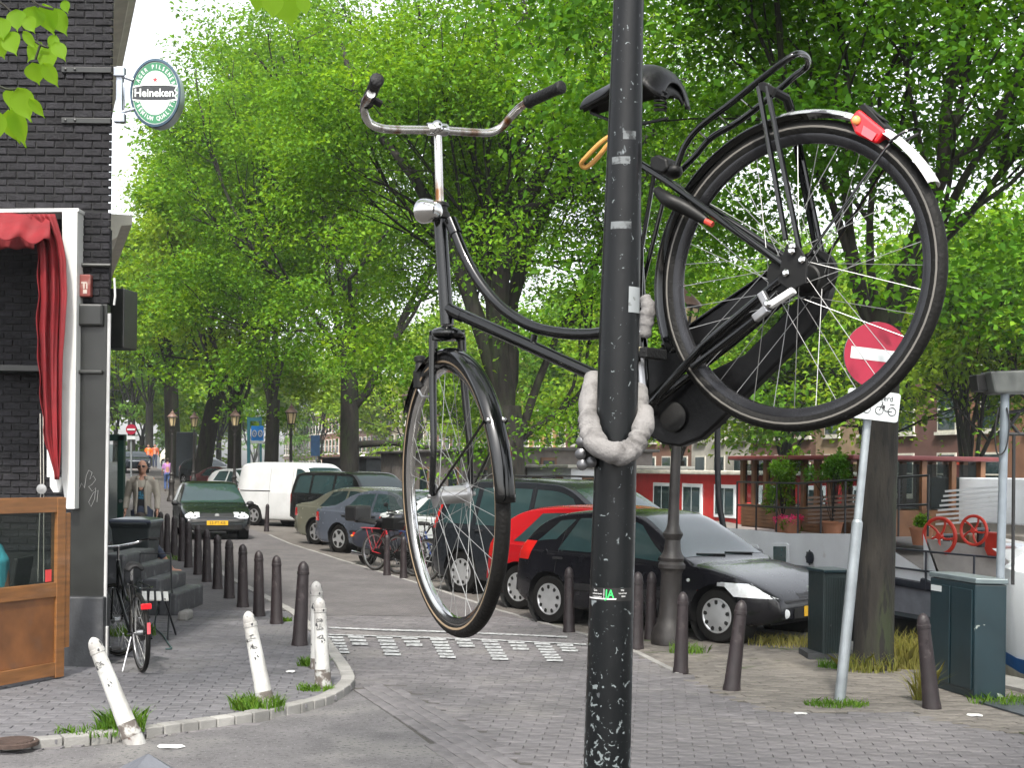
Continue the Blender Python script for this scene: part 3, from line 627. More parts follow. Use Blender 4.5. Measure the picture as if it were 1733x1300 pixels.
def wheel(parent, c, ax, upv, dia, tw, name, rimm, stripe, tan=False, hubr=.022, hubl=.1, nsp=36, world=True, spk=m_spk, sub=True, hubm=None):
    """c centre, ax axle direction. wheel > tyre, stripe, rim, hub, spokes"""
    ax = V(ax).normalized(); up = V(upv); up = (up - ax * up.dot(ax)).normalized(); fw = up.cross(ax); Ro = dia / 2; Rr = Ro - tw * 1.05
    prof = [(Ro - tw * 1.0, -tw * .32), (Ro - tw * .72, -tw * .5), (Ro - tw * .4, -tw * .52), (Ro - tw * .12, -tw * .34), (Ro, -tw * .08), (Ro, tw * .08), (Ro - tw * .12, tw * .34), (Ro - tw * .4, tw * .52), (Ro - tw * .72, tw * .5), (Ro - tw * 1.0, tw * .32)]
    ty = MB().lathe(prof, c, ax, 72, cap=False).build(name, m_tyre, parent, 50, world=world)
    for sgn in (-1, 1):
        MB().lathe([(Ro - tw * .60, sgn * tw * .523), (Ro - tw * .53, sgn * tw * .53), (Ro - tw * .47, sgn * tw * .523)] if not tan else [(Ro - tw * .78, sgn * tw * .50), (Ro - tw * .7, sgn * tw * .528), (Ro - tw * .62, sgn * tw * .532)], c, ax, 72, cap=False).build('sidewall_stripe', stripe, ty, 0, world=world)
    MB().lathe([(Rr + tw * .1, -tw * .36), (Rr - .004, -tw * .36), (Rr - .016, -tw * .2), (Rr - .018, 0), (Rr - .016, tw * .2), (Rr - .004, tw * .36), (Rr + tw * .1, tw * .36)], c, ax, 72, cap=False).build('rim', rimm, ty, 40, world=world)
    MB().lathe([(.006, -hubl / 2 - .02), (.006, -hubl / 2), (hubr * 1.35, -hubl / 2), (hubr * 1.35, -hubl / 2 + .004), (hubr, -hubl / 2 + .01), (hubr, hubl / 2 - .01), (hubr * 1.35, hubl / 2 - .004), (hubr * 1.35, hubl / 2), (.006, hubl / 2), (.006, hubl / 2 + .02)], c, ax, 20).build('hub', hubm or m_alu2, ty, 40, world=world)
    if not nsp: return ty
    off = woff(ty) if world else V((0, 0, 0)); rs = Rr - .012
    me = MB().tube([V((0, 0, 0)), V((1, 0, 0))], .00095, 5).mesh('spoke', spk)
    for i in range(nsp):
        sgn = 1 if i % 2 else -1; g = 2 * math.pi * i / nsp; h = g + (R(70) if (i // 2) % 2 else -R(70))
        a = c + ax * (sgn * hubl * .47) + (up * math.cos(h) + fw * math.sin(h)) * hubr * 1.25; b = c + (up * math.cos(g) + fw * math.sin(g)) * rs
        if not sub: continue
        o = bpy.data.objects.new('spoke', me); col.objects.link(o); o.parent = ty; dd = b - a
        q = dd.to_track_quat('X', 'Z'); o.location = a - off; o.rotation_mode = 'QUATERNION'; o.rotation_quaternion = q; o.scale = (dd.length, 1, 1)
    return ty
m_str = mat('grey_stripe', (.12, .112, .1), .6)
rw = wheel(bk, RH, nf, (0, 0, 1), .686, .033, 'rear_wheel', m_rim, m_str, hubr=.03, hubl=.115, hubm=m_bkm)
# front wheel: steered, axle almost level
YF = P(764, 838, 3.64); wf = V((-.385, .923, 0)); wu = V((-.062, 0, .998)); wf = (wf - wu * wf.dot(wu)).normalized(); wax = wf.cross(wu).normalized()
fwheel = wheel(bk, YF, wax, wu, .765, .036, 'front_wheel', m_chr, m_tan, True, hubr=.024, hubl=.095, hubm=m_alu2)
def tubes(name, m, lst, r, n=12, k=1):
    for pts in lst: o = MB().tube(pts, r, n).build(name, m, bk)
    return o
# frame
tubes('head_tube', m_bk, [[B(744, 360), B(757, 550)]], .0185, 16)
mb = MB(); mb.lathe([(.02, 0), (.027, .004), (.027, .018), (.021, .024), (.021, .034), (.025, .036), (.025, .044), (.018, .048)], B(744.5, 372), B(744, 345) - B(744.5, 372), 18); mb.build('headset', m_bkm, bk)
top = [(765, 378), (775, 405), (790, 440), (812, 478), (838, 510), (868, 535), (905, 554), (945, 563), (985, 566), (1020, 563), (1085, 548)]
tubes('upper_tube', m_bk, [spline([B(*q) for q in top], 5)], .0145, 14)
tubes('down_tube', m_bk, [[B(757, 522), B(1012, 638), B(1090, 690)]], .0165, 14)
tubes('lug_sleeve', m_bk, [[B(762, 372), B(772, 396)], [B(767, 527), B(783, 535)]], .018, 14)
tubes('bridge_tube', m_bk, [[B(905, 566), B(900, 590)]], .009)
tubes('seat_tube', m_bk, [[B(1090, 690), B(1082, 480), B(1066, 250)]], .0145, 14)
mb = MB(); mb.lathe([(.02, -.034), (.024, -.03), (.024, .03), (.02, .034)], B(1090, 690), nf, 18); mb.build('bottom_bracket', m_bkm, bk)
so_, fo = .058, -.058
tubes('seat_stay', m_bk, [[B(1082, 276, .012), B(1128, 306, so_), B(1328, 450, so_)], [B(1082, 276, -.012), B(1140, 312, fo), B(1370, 462, fo)]], .0085)
tubes('chain_stay', m_bk, [[B(1326, 470, so_), B(1190, 585, so_ - .01), B(1098, 688, .02)], [B(1372, 470, fo), B(1240, 580, fo), B(1098, 690, -.02)]], .0095)
tubes('stand_tube', m_bk, [[B(1318, 505, so_ + .012), B(1275, 543, so_ + .012), B(1172, 622, so_ + .005)]], .0085)
MB().bar(B(1344, 491, .075), B(1302, 518, .075), .014, .02, nf).build('white_spring_cover', mat('white_plastic', (.8, .8, .8), .35), bk, 0, bev=.003)
mb = MB(); mb.bar(B(1288, 495, .08), B(1301, 520, .08), .018, .016, nf); mb.bar(B(1300, 522, .08), B(1277, 540, .08), .018, .018, nf); mb.build('stand_clamp', m_alu2, bk, 0, bev=.003)
for u, v, o in ((1331, 462, .075), (1341, 425, .078), (1342, 417, .08), (1358, 440, .075), (1300, 514, .09)): MB().lathe([(.009, 0), (.009, .006), (.005, .01)], B(u, v, o), -nf, 6).build('nut', m_chr, bk, 30)
MB().prism([B(1332, 414, .07), B(1352, 412, .07), B(1368, 440, .07), B(1366, 480, .07), B(1340, 492, .07), B(1318, 478, .07), B(1322, 450, .07)], -nf * .006).build('drop_out', m_bkm, bk, 0, bev=.002)
MB().lathe([(.05, 0), (.052, .012), (.04, .016)], B(1378, 462, -.05), nf, 28).build('rear_sprocket', m_bkm, bk)
# chain case on the far side: an upper and a lower blade joined at both ends
def blade(pts, o, th, name):
    return MB().prism([B(u, v, o) for u, v in pts], nf * th).build(name, m_ccase, bk, 30, bev=.006)
m_ccase = mat('chain_case', (.004, .004, .0045), .42, spec=.25, var=.35, scale=12, bump=.15, bscale=40)
up_l = [(1086, 612), (1120, 585), (1200, 528), (1300, 460), (1345, 436), (1380, 430), (1402, 446), (1400, 470), (1362, 486), (1320, 502), (1260, 540), (1200, 590), (1160, 620), (1125, 650), (1092, 680)]
lo_l = [(1400, 462), (1404, 486), (1394, 520), (1372, 556), (1320, 610), (1262, 668), (1215, 716), (1186, 742), (1150, 756), (1120, 752), (1098, 738), (1086, 705), (1088, 660), (1120, 650), (1160, 632), (1200, 628), (1258, 600), (1310, 548), (1362, 488)]
blade(up_l, -.052, .035, 'chain_case'); blade(lo_l, -.055, .035, 'chain_case')
tubes('case_edge', m_bk, [[B(u, v, -.05) for u, v in up_l[1:8]]], .004, 6)
MB().lathe([(.034, 0), (.036, .004), (.03, .008)], B(1140, 706, -.05), -nf, 24).build('case_window', mat('hole_black', (.002, .002, .002), .8), bk)
# cranks and pedals
tubes('crank', m_alu2, [[B(1090, 690, .06), B(1083, 596, .06)]], [.010, .008], 8)
def pedal(c):
    mb = MB(); x = e1; mb.box(c, (.085, .075, .006), Matrix((e1, nf, V((0, 0, 1)))).transposed())
    for sg_ in (-1, 1): mb.box(c + e1 * sg_ * .036 + V((0, 0, .0)), (.022, .085, .024), Matrix((e1, nf, V((0, 0, 1)))).transposed())
    mb.build('pedal', m_gum, bk, 0, bev=.003)
pedal(B(1083, 600, .11)); pedal(B(1156, 644, -.12))
# rear mudguard: black, silver on top, white at the end
def guard(c, ax, up, fw, Rg, wd, a0, a1, name, m, par, k=40, dep=.012):
    rows = []
    for i in range(k + 1):
        g = a0 + (a1 - a0) * i / k; rd = up * math.cos(g) + fw * math.sin(g)
        rows.append([c + rd * (Rg - dep * (abs(t) ** 2.5)) + ax * (t * wd / 2) for t in (-1, -.8, -.45, 0, .45, .8, 1)])
    return MB().grid(rows).build(name, m, par, 60, solid=.0015)
fwd = e1; upz = V((0, 0, 1))
def ang(u, v): q = B(u, v) - RH; return math.atan2(q.dot(e1), q.z)
Rg = .343 + .019
rg = guard(RH, nf, upz, e1, Rg, .058, ang(1128, 600), ang(1360, 180), 'rear_mudguard', m_bk, bk)
guard(RH, nf, upz, e1, Rg + .0015, .058, ang(1328, 188), ang(1440, 196), 'silver_band', mat('silver_tape', (.5, .52, .53), .25, .6, wear=((.1, .1, .11), .5, .55, 14)), rg, 16)
guard(RH, nf, upz, e1, Rg, .058, ang(1440, 196), ang(1578, 314), 'white_mudguard_end', mat('white_enamel', (.8, .8, .8), .3), rg, 20)
tubes('mudguard_stay', m_bk, [[B(1362, 440, .06), B(1498, 252, .035), B(1512, 236, .02)], [B(1395, 440, -.06), B(1520, 250, -.035)]], .0032, 8)
tubes('stay_loop', m_bk, [spline([B(1505, 240, .03), B(1530, 223, .02), B(1552, 218, 0), B(1556, 224, -.02), B(1528, 240, -.035)], 4)], .0032, 8)
# red tail light
tl = MB().prism([B(1436, 200, .03), B(1452, 183, .03), B(1499, 222, .03), B(1482, 243, .03), B(1446, 226, .03)], nf * .055).build('tail_light', mat('red_lens', (.62, .012, .02), .12, coat=.5), bk, 0, bev=.006)
MB().ell(B(1449, 203, .034), (.010, .006, .010)).build('bulb_lens', mat('amber', (.8, .3, .1), .2), tl)
MB().prism([B(1462, 212, .0325), B(1484, 226, .0325), B(1476, 238, .0325), B(1458, 227, .0325)], -nf * .002).build('reflector', mat('reflector_red', (.75, .12, .14), .15), tl, 0)
mb = MB(); mb.prism([B(1452, 180, .02), B(1462, 174, .02), B(1500, 214, .02), B(1496, 222, .02)], nf * .045); mb.bar(B(1470, 182, 0), B(1500, 205, 0), .004, .03, nf); mb.build('light_bracket', m_bkm, bk, 0, bev=.002)
# luggage rack
no, fo2 = .062, -.062
rail = spline([B(1146, 280, no), B(1160, 245, no), B(1185, 214, no), B(1240, 172, no), B(1300, 124, no), B(1338, 96, no), B(1354, 90, .03), B(1366, 97, -.02), B(1365, 112, fo2), B(1345, 128, fo2), B(1320, 150, fo2), B(1255, 202, fo2), B(1205, 232, fo2), B(1178, 262, fo2), B(1154, 287, fo2)], 5)
tubes('rack_rail', m_bk, [rail], .0075, 10)
tubes('rack_cross_wire', m_bk, [[B(a, b, no), B(c, d, fo2)] for a, b, c, d in ((1250, 164, 1272, 182), (1215, 192, 1232, 210), (1180, 220, 1198, 236))], .0025, 6)
tubes('rack_leg', m_bk, [[B(1284, 146, no + .008), B(1330, 405, so_ + .012)], [B(1298, 146, no + .008), B(1353, 420, so_ + .012)], [B(1330, 160, fo2), B(1382, 430, fo2)], [B(1338, 170, fo2), B(1392, 430, fo2)]], .0062, 8)
MB().prism([B(1281, 150, .075), B(1283, 140, .075), B(1292, 137, .075), B(1312, 148, .075), B(1306, 162, .075)], nf * .012).build('rack_clamp', m_bkm, bk, 0, bev=.002)
tubes('rack_strap', m_bkm, [[B(1300, 150, .05), B(1330, 165, 0), B(1336, 182, -.03)]], .01, 8)
MB().prism([B(1099, 266, .03), B(1112, 260, .03), B(1128, 268, .03), B(1131, 284, .03), B(1120, 294, .03), B(1099, 288, .03)], nf * .06).build('rack_mount', m_bkm, bk, 0, bev=.006)
MB().ell(B(1140, 290, 0), (.022, .03, .018)).build('mount_joint', m_bkm, bk)
# ring lock
ln = spline([B(1112, 322, .06), B(1130, 338, .075), B(1160, 352, .06), B(1196, 374, .055)], 5)
tubes('ring_lock', m_bkm, [ln], [.010 + .007 * math.sin(math.pi * i / (len(ln) - 1)) for i in range(len(ln))], 10)
tubes('lock_tip', mat('lock_red', (.5, .05, .03), .4), [[B(1194, 374, .06), B(1206, 380, .06)]], .007, 8)
tubes('seat_rod', m_bk, [[B(1107, 296, .04), B(1086, 420, .03), B(1083, 520, .02)], [B(1122, 342, -.03), B(1088, 480, -.03)]], .0055, 8)
# saddle
rowsS = []; sad = [(990, 176, .022, .022), (996, 166, .03, .03), (1015, 156, .036, .034), (1045, 143, .05, .036), (1075, 125, .078, .04), (1105, 112, .098, .05), (1128, 116, .098, .056), (1138, 130, .08, .055), (1142, 142, .05, .045)]
for u, v, hw, dp in sad:
    row = []
    for i in range(13):
        t = -1 + 2 * i / 12; p = B(u, v) + nf * (t * hw); p.z -= dp * (abs(t) ** 2.6) * 1.0; row.append(p)
    rowsS.append(row)
MB().grid(rowsS).build('saddle', mat('saddle_vinyl', (.0035, .0035, .0045), .35, spec=.35, bump=.1, bscale=60), bk, 60, solid=.008, sub=2)
lo_rows = [[p + V((0, 0, -.028)) if 1 < i < 11 else p + V((0, 0, -.004)) for i, p in enumerate(r)] for r in rowsS[1:]]
MB().grid(lo_rows).build('saddle_base', m_bkm, bk, 60, solid=.004)
sp_ = MB()
for off in (-.045, .045):
    a = B(1118, 150, off); pts = [a + V((.014 * math.cos(t), .014 * math.sin(t), -.055 * t / (10 * math.pi))) for t in [i * .5 for i in range(63)]]
    sp_.tube(pts, .0025, 5)
sp_.tube([B(1000, 190, .012), B(1060, 215, .02), B(1130, 200, .045)], .004, 6); sp_.tube([B(1000, 190, -.012), B(1060, 215, -.02), B(1130, 200, -.045)], .004, 6)
sp_.build('saddle_springs', m_bkm, bk)
tubes('seat_post', m_chr, [[B(1066, 250), B(1062, 185)]], .0125, 12)
tubes('elastic_strap', mat('tan_elastic', (.45, .23, .05), .6), [spline([B(1040, 226, .02), B(1018, 240, .03), B(992, 266, .035), B(984, 277, .03), B(992, 283, .02), B(1010, 268, .01), B(1028, 246, 0), B(1044, 232, -.01)], 5)], .0062, 8)
# steering: stem, bars, grips
hd = B(744, 350); YH = hd.y
tubes('stem', m_chrr, [[B(744.5, 352), B(741, 226)]], .0115, 14)
SB = P(740, 219, YH); bx = wax
def PB(u, v, dy): return P(u, v, YH + dy)
bar = spline([PB(628, 158, -.27), PB(619, 172, -.19), PB(616, 186, -.14), PB(624, 206, -.115), PB(642, 216, -.105), PB(670, 219, -.07), PB(740, 220, 0), PB(805, 224, .07), PB(830, 224, .105), PB(850, 214, .115), PB(866, 196, .09), PB(882, 180, .04), PB(900, 169, -.02), PB(930, 155, -.08)], 5)
tubes('handlebar', m_chrr, [bar], .0112, 12)
mb = MB(); mb.lathe([(.014, -.03), (.017, -.026), (.017, .026), (.014, .03)], SB, bx, 16); mb.ell(SB + V((0, 0, .004)), (.019, .019, .021)); mb.build('stem_clamp', m_chr, bk)
for pts in ([PB(621, 174, -.17), PB(629, 155, -.235), PB(639, 133, -.31)], [PB(893, 173, -.005), PB(920, 160, -.06), PB(952, 146, -.12)]):
    a, b, c = pts; dv2 = (c - a); Lg = dv2.length
    MB().lathe([(.0125, 0), (.0175, .002), (.0175, .008), (.0155, .010)] + [(.0152 + .0006 * (i % 2), .012 + (Lg - .03) * i / 16) for i in range(17)] + [(.0175, Lg - .016), (.0175, Lg - .004), (.012, Lg)], a, dv2, 18).build('grip', m_gum, bk)
tubes('bell_clamp', m_bkm, [[PB(614, 170, -.16), PB(626, 180, -.15)], [PB(630, 168, -.2), PB(645, 176, -.19)]], .010, 8)
# headlight
hl = P(722, 357, YH - .03); ha = (V((-.55, .45, .05))).normalized()
MB().lathe([(.008, -.045), (.02, -.04), (.029, -.02), (.033, 0), (.034, .012), (.032, .018)], hl, ha, 24).build('headlight', m_chr, bk)
MB().bar(hl, B(744, 372), .012, .006).build('headlight_bracket', m_bkm, bk, 0)
# fork
crown = B(757, 568); hubL = YF - wax * .058; hubR = YF + wax * .058
def fork(s): 
    c = crown + wax * (s * .04); h = YF + wax * (s * .056); return spline([c + V((0, 0, .0)), c.lerp(h, .3) + wf * -.0, c.lerp(h, .7) - wf * .012, h], 5)
for s in (-1, 1):
    f_ = fork(s); MB().tube(f_, [.0125 - .005 * i / (len(f_) - 1) for i in range(len(f_))], 12).build('fork_blade', m_bk, bk)
mb = MB(); mb.ell(crown + V((0, 0, .004)), (.05, .05, .02), 16, 8); mb.bar(crown - wax * .048, crown + wax * .048, .026, .03); mb.tube([B(757, 552), crown], .018, 14); mb.build('fork_crown', m_bk, bk, 40, bev=.004)
def afw(g): return g
fg = guard(YF, wax, wu, wf,   .3825 + .011, .052, R(52), R(-93), 'front_mudguard', m_bk, bk, 50, .012)
tubes('front_stay', m_bk, [[YF - wax * .05, YF + wax * 0 + (wu * math.cos(R(-62)) + wf * math.sin(R(-62))) * .385 - wax * .03], [YF + wax * .05, YF + (wu * math.cos(R(-62)) + wf * math.sin(R(-62))) * .385 + wax * .03]], .0035, 8)
mb = MB()
for s in (-.02, .02): mb.lathe([(.006, 0), (.006, .004), (.003, .006)], YF + (wu * math.cos(R(-62)) + wf * math.sin(R(-62))) * .391 + wax * s, -wf, 8)
mb.build('mudguard_rivets', m_chr, bk)
# bottle dynamo at the left fork blade
dy = P(712, 640, YF.y + .16); MB().lathe([(.008, -.03), (.021, -.026), (.021, .018), (.014, .026), (.012, .045), (.016, .047), (.016, .06), (.012, .062)], dy, wu, 18).build('dynamo', m_bkm, bk)
MB().bar(dy + V((0, 0, .0)), P(740, 620, YF.y - .03), .012, .008).build('dynamo_bracket', m_bkm, bk, 0)
MB().tube([P(708, 660, YF.y + .1), P(715, 672, YF.y + .08), P(730, 670, YF.y + .02), P(736, 650, YF.y)], .003, 6).build('dynamo_cable', m_alu2, bk)
# ---- chain locks in cloth sleeves
m_cloth = mat('grey_cloth_sleeve', (.17, .163, .16), .9, var=.2, scale=14, bump=.35, bscale=160, wear=((.075, .07, .068), .48, .66, 16))
lk = thing('chain_lock', 'padlock chain in a grey cloth sleeve looped round the black post', 'lock', P(1045, 770, YP))
def LP(u, v, dy): return P(u, v, YP + dy)
ring = spline([LP(1010, 640, .10), LP(1000, 672, .06), LP(996, 705, .01), LP(1000, 735, -.04), LP(1016, 757, -.075), LP(1042, 768, -.085), LP(1066, 762, -.075), LP(1082, 740, -.045), LP(1088, 712, 0), LP(1084, 685, .05), LP(1076, 662, .10)], 12)
rr = [.0245 + .0012 * math.sin(i * .21) + .0010 * math.sin(i * .43 + 1) for i in range(len(ring))]
tb = MB().tube(ring, rr, 28); nv = 28; fr_ = random.Random(3); FOLDS = [(fr_.uniform(0, len(ring)), fr_.uniform(0, 6.28), fr_.uniform(.12, .32), fr_.uniform(.8, 1.8)) for q in range(34)]
for i in range(len(ring)):
    for j in range(nv):
        q = V(tb.v[i * nv + j]); g = j * 2 * math.pi / nv; k = 1 + .05 * math.sin(2 * g + i * .15) - .02 * math.sin(3 * g + i * .5)
        for fc_, ph_, am_, wd2 in FOLDS: k -= am_ * math.exp(-((i - fc_ - 2.2 * math.sin(g + ph_)) / wd2) ** 2) * (.45 + .55 * math.cos(g - ph_))
        tb.v[i * nv + j] = tuple(ring[i] + (q - ring[i]) * k)
tb.build('cloth_sleeve', m_cloth, lk, 80, sub=1)
m_lkm = mat('lock_metal', (.12, .12, .125), .35, .8, var=.3, scale=30)
MB().bar(LP(988, 745, -.01), LP(1002, 790, -.01), .028, .03).build('padlock_body', m_bkm, lk, 0, bev=.006)
mb = MB()
for u, v in ((985, 748), (983, 769), (986, 787), (1001, 783)): MB().lathe([(.011, 0), (.012, .006), (.006, .01)], LP(u, v, -.03), (-.2, -1, 0), 14).build('padlock_rivet', m_lkm, lk)
lk2 = thing('second_chain_lock', 'end of a grey sleeved chain hanging beside the rear tyre', 'lock', B(1093, 540))
seg = spline([B(1090, 503, .03), B(1097, 520, .03), B(1094, 545, .03), B(1090, 572, .03)], 5)
MB().tube(seg, [.013 + .005 * math.sin(math.pi * i / (len(seg) - 1)) + .002 * math.sin(i * 2.) for i in range(len(seg))], 14).build('cloth_sleeve', m_cloth, lk2, 80)
mb = MB(); mb.prism([B(1078, 586, .03), B(1090, 588, .03), B(1079, 626, .03)], nf * .012); mb.build('brass_lock_plate', mat('brass', (.45, .4, .25), .35, .8), lk2, 0, bev=.002)
mb = MB()
for u, v in ((1085, 562), (1094, 596), (1086, 624)): mb.ell(B(u, v, .04), (.006, .006, .006), 8, 6)
mb.build('lock_studs', m_chr, lk2)
# ================================================================== CARS
m_gls = mat('car_glass', (.02, .04, .042), .03, var=.1, coat=.6); m_blkp = mat('black_plastic', (.012, .012, .013), .5, var=.2)
m_hub = mat('hubcap_silver', (.55, .56, .57), .3, .7, var=.08); m_dark = mat('wheel_well', (.004, .004, .004), .9)
m_lamp = mat('clear_lamp', (.75, .78, .8), .08, .3, coat=.6, var=.1, scale=30); m_tail = mat('tail_lamp', (.5, .015, .012), .12, coat=.5); m_amb = mat('amber_lamp', (.65, .16, .02), .15, coat=.5)
m_plate = mat('yellow_plate', (.62, .36, .015), .5, var=.05); m_platet = mat('plate_print', (.01, .01, .01), .5)
def paint(name, c, metal=0.0): return mat('car_paint_' + name, c, .25, metal, var=.06, scale=3, coat=.4, spec=.32)
def catm(a, k):
    a = np.array(a, float); out = []
    for i in range(len(a) - 1):
        p0, p1, p2, p3 = a[max(i - 1, 0)], a[i], a[i + 1], a[min(i + 2, len(a) - 1)]
        for j in range(k):
            t = j / k; out.append(.5 * (2 * p1 + (p2 - p0) * t + (2 * p0 - 5 * p1 + 4 * p2 - p3) * t * t + (3 * p1 - p0 - 3 * p2 + p3) * t ** 3))
    out.append(a[-1]); return np.array(out)
class Car:
    def __init__(s, name, label, pm, W, top, belt, xr, xf, rw=.3, group=None, taper=.16, capk=1.0, sill=.2, cat='car', tum=.30):
        s.cache = {}; s.W = W; s.tum = tum; tp = catm(top, 8); s.tx, s.tz = tp[:, 0], tp[:, 1]; o = np.argsort(s.tx, kind='stable'); s.tx, s.tz = s.tx[o], s.tz[o]
        s.L = top[-1][0]; s.bx, s.bz = zip(*belt); s.xr, s.xf, s.rw, s.taper, s.sl = xr, xf, rw, taper, sill
        s.t = thing(name, label, cat, (0, 0, 0), group); s.pm = pm; s.body()
    def z_top(s, x): return float(np.interp(x, s.tx, s.tz))
    def hw(s, x):
        e = min(x, s.L - x); k = max(0, 1 - e / .55); return s.W / 2 * (1 - s.taper * k ** 2.2)
    def sec(s, x):
        k = round(x, 3)
        if k not in s.cache: s.cache[k] = s.sec0(k)
        return s.cache[k]
    def sec0(s, x):
        w = s.hw(x); zt = s.z_top(x); zb = min(float(np.interp(x, s.bx, s.bz)), zt - .035); h = zt - zb
        e = min(x, s.L - x); zs = s.sl + .10 * max(0, 1 - e / .5) ** 2; r = w - s.tum * h
        zm = min(.52, (zs + zb) / 2)
        pts = [(w * .90, zs), (w * .965, zs + .05), (w, zm), (w * .992, zb - .06 * (zb > .6)), (w * .975, zb), (r - .015, zb + h * .80), (r - .07, zb + h * .94), (r * .6, zb + h * .992), (0, zt)]
        if h < .06: pts[5] = (w * .95, zb + h * .35); pts[6] = (w * .86, zb + h * .7); pts[7] = (w * .55, zb + h * .95)
        return catm(pts, 4)
    def S(s, x, z):
        p = s.sec(min(max(x, 0.001), s.L - .001)); k = np.maximum.accumulate(p[:, 1]); return float(np.interp(z, k, p[:, 0]))
    def T(s, x, y):
        p = s.sec(x)[::-1]; return float(np.interp(abs(y), np.maximum.accumulate(p[:, 0]), p[:, 1]))
    def E(s, y, z, front):
        xs = np.linspace(s.L, s.L - 1.6, 161) if front else np.linspace(0, 1.6, 161)
        for x in xs:
            if s.z_top(x) >= z and s.S(x, z) >= abs(y): return x
        return xs[-1]
    def body(s):
        xs = np.unique(np.concatenate([np.linspace(0, s.L, 90), s.L - np.array([.01, .02, .03]), np.array([.01, .02, .03])]))
        rows = []
        for x in xs:
            p = s.sec(x); rows.append([(x, -y, z) for y, z in p] + [(x, y, z) for y, z in p[::-1][1:]])
        A = np.array(rows); n = A.shape[1]; ra = s.rw + .045; half = n // 2 + 1
        low = np.zeros(n, bool); low[:18] = True; low[n - 18:] = True
        keep = np.ones((len(xs) - 1, n - 1), bool)
        for cx in (s.xr, s.xf):
            dd = np.hypot(A[:, :, 0] - cx, A[:, :, 2] - s.rw); ins = (dd < ra) & low[None]
            cell = ins[:-1, :-1].astype(int) + ins[1:, :-1] + ins[:-1, 1:] + ins[1:, 1:]
            keep &= cell < 3
            iu = np.argwhere(ins)
            for i, j in iu:
                v = A[i, j]; d = dd[i, j]
                if d < 1e-4: continue
                nx = cx + (v[0] - cx) / d * ra; nz = max(s.rw + (v[2] - s.rw) / d * ra, s.sl)
                A[i, j] = (nx, math.copysign(s.S(nx, nz), v[1]), nz)
        vs = A.reshape(-1, 3); fs = [(i * n + j, (i + 1) * n + j, (i + 1) * n + j + 1, i * n + j + 1) for i in range(len(xs) - 1) for j in range(n - 1) if keep[i, j]]
        fs += [tuple(range(n)), tuple(range((len(xs) - 1) * n, len(xs) * n))[::-1]]
        MB().add(vs, fs).build('body', s.pm, s.t, 50, world=False)
        mb = MB(); mb.box((s.L / 2, 0, s.sl + .1), (s.L - .5, s.W * .62, .18)); mb.build('underbody', m_dark, s.t, 0, world=False)
        for cx in (s.xr, s.xf):
            for sg in (-1, 1):
                y = sg * (s.W / 2 - .03); MB().lathe([(ra + .03, 0), (ra + .03, -.24), (.01, -.25)], (cx, y * .985, s.rw), (0, sg, 0), 24, cap=False).build('wheel_arch', m_dark, s.t, 40, world=False)
    def wheels(s, hub='petal', hm=None):
        r = s.rw
        for cx in (s.xr, s.xf):
            for sg in (-1, 1):
                c = V((cx, sg * (s.W / 2 - .035), r)); ax = V((0, sg, 0))
                ty = MB().lathe([(r * .64, 0), (r * .70, .004), (r * .93, 0), (r, -.03), (r, -.15), (r * .9, -.18), (r * .5, -.18)], c, ax, 32).build('wheel', m_tyre, s.t, 30, world=False)
                n = 9 if hub == 'petal' else 5; R0 = r * .645
                rim = MB().lathe([(R0, -.002), (R0, .008), (R0 * .93, .010), (R0 * .88, .004), (R0 * .45, .012), (R0 * .25, .016), (.001, .016)], c, ax, 36).build('rim', hm or m_hub, ty, 30, world=False)
                mb = MB(); k = 7 if hub == 'petal' else 5
                for i in range(n):
                    g0 = 2 * math.pi * i / n + .2
                    if hub == 'petal': pts = [(R0 * .87, -.13), (R0 * .90, 0), (R0 * .87, .13), (R0 * .70, .15), (R0 * .62, 0), (R0 * .70, -.15)]
                    else: pts = [(R0 * .88, -.42), (R0 * .9, 0), (R0 * .88, .42), (R0 * .5, .3), (R0 * .42, 0), (R0 * .5, -.3)]
                    mb.add([c + V((q * math.cos(g0 + a), sg * .0135, q * math.sin(g0 + a))) for q, a in pts], [tuple(range(6))])
                mb.build('rim_slots', m_dark, ty, 0, world=False)['kind'] = 'stuff'
    def side(s, name, m, q, both=True, off=.004, nx=14, nz=8, zabs=None, par=None):
        """q=(xb0,xt0,xb1,xt1, f0, f1): bottom/top x ends, fractions of the greenhouse height (or absolute z when zabs)"""
        xb0, xt0, xb1, xt1 = q[:4]; f0, f1 = q[4:6] if len(q) > 4 else (.04, .80); out = []
        for sg in ((-1, 1) if both is True else (both,)):
            rows = []
            for j in range(nz + 1):
                t = j / nz; row = []
                for i in range(nx + 1):
                    x = (xb0 + (xb1 - xb0) * i / nx) * (1 - t) + (xt0 + (xt1 - xt0) * i / nx) * t
                    if zabs: z = zabs[0] + (zabs[1] - zabs[0]) * t
                    else:
                        zt = s.z_top(x); zb = min(float(np.interp(x, s.bx, s.bz)), zt - .035); z = zb + (f0 + (f1 - f0) * t) * (zt - zb)
                    row.append((x, sg * (s.S(x, z) + off), z))
                rows.append(row)
            out.append(MB().grid(rows).build(name, m, par or s.t, 60, world=False))
        return out
    def topp(s, name, m, x0, x1, k0=.95, k1=.95, off=.004, n=14):
        rows = []
        for i in range(n + 1):
            x = x0 + (x1 - x0) * i / n; zt = s.z_top(x); zb = min(float(np.interp(x, s.bx, s.bz)), zt - .035); yh = (s.hw(x) - s.tum * (zt - zb) - .075) * (k0 + (k1 - k0) * i / n)
            rows.append([(x, y, s.T(x, y) + off) for y in np.linspace(-yh, yh, 17)])
        return MB().grid(rows).build(name, m, s.t, 60, world=False)
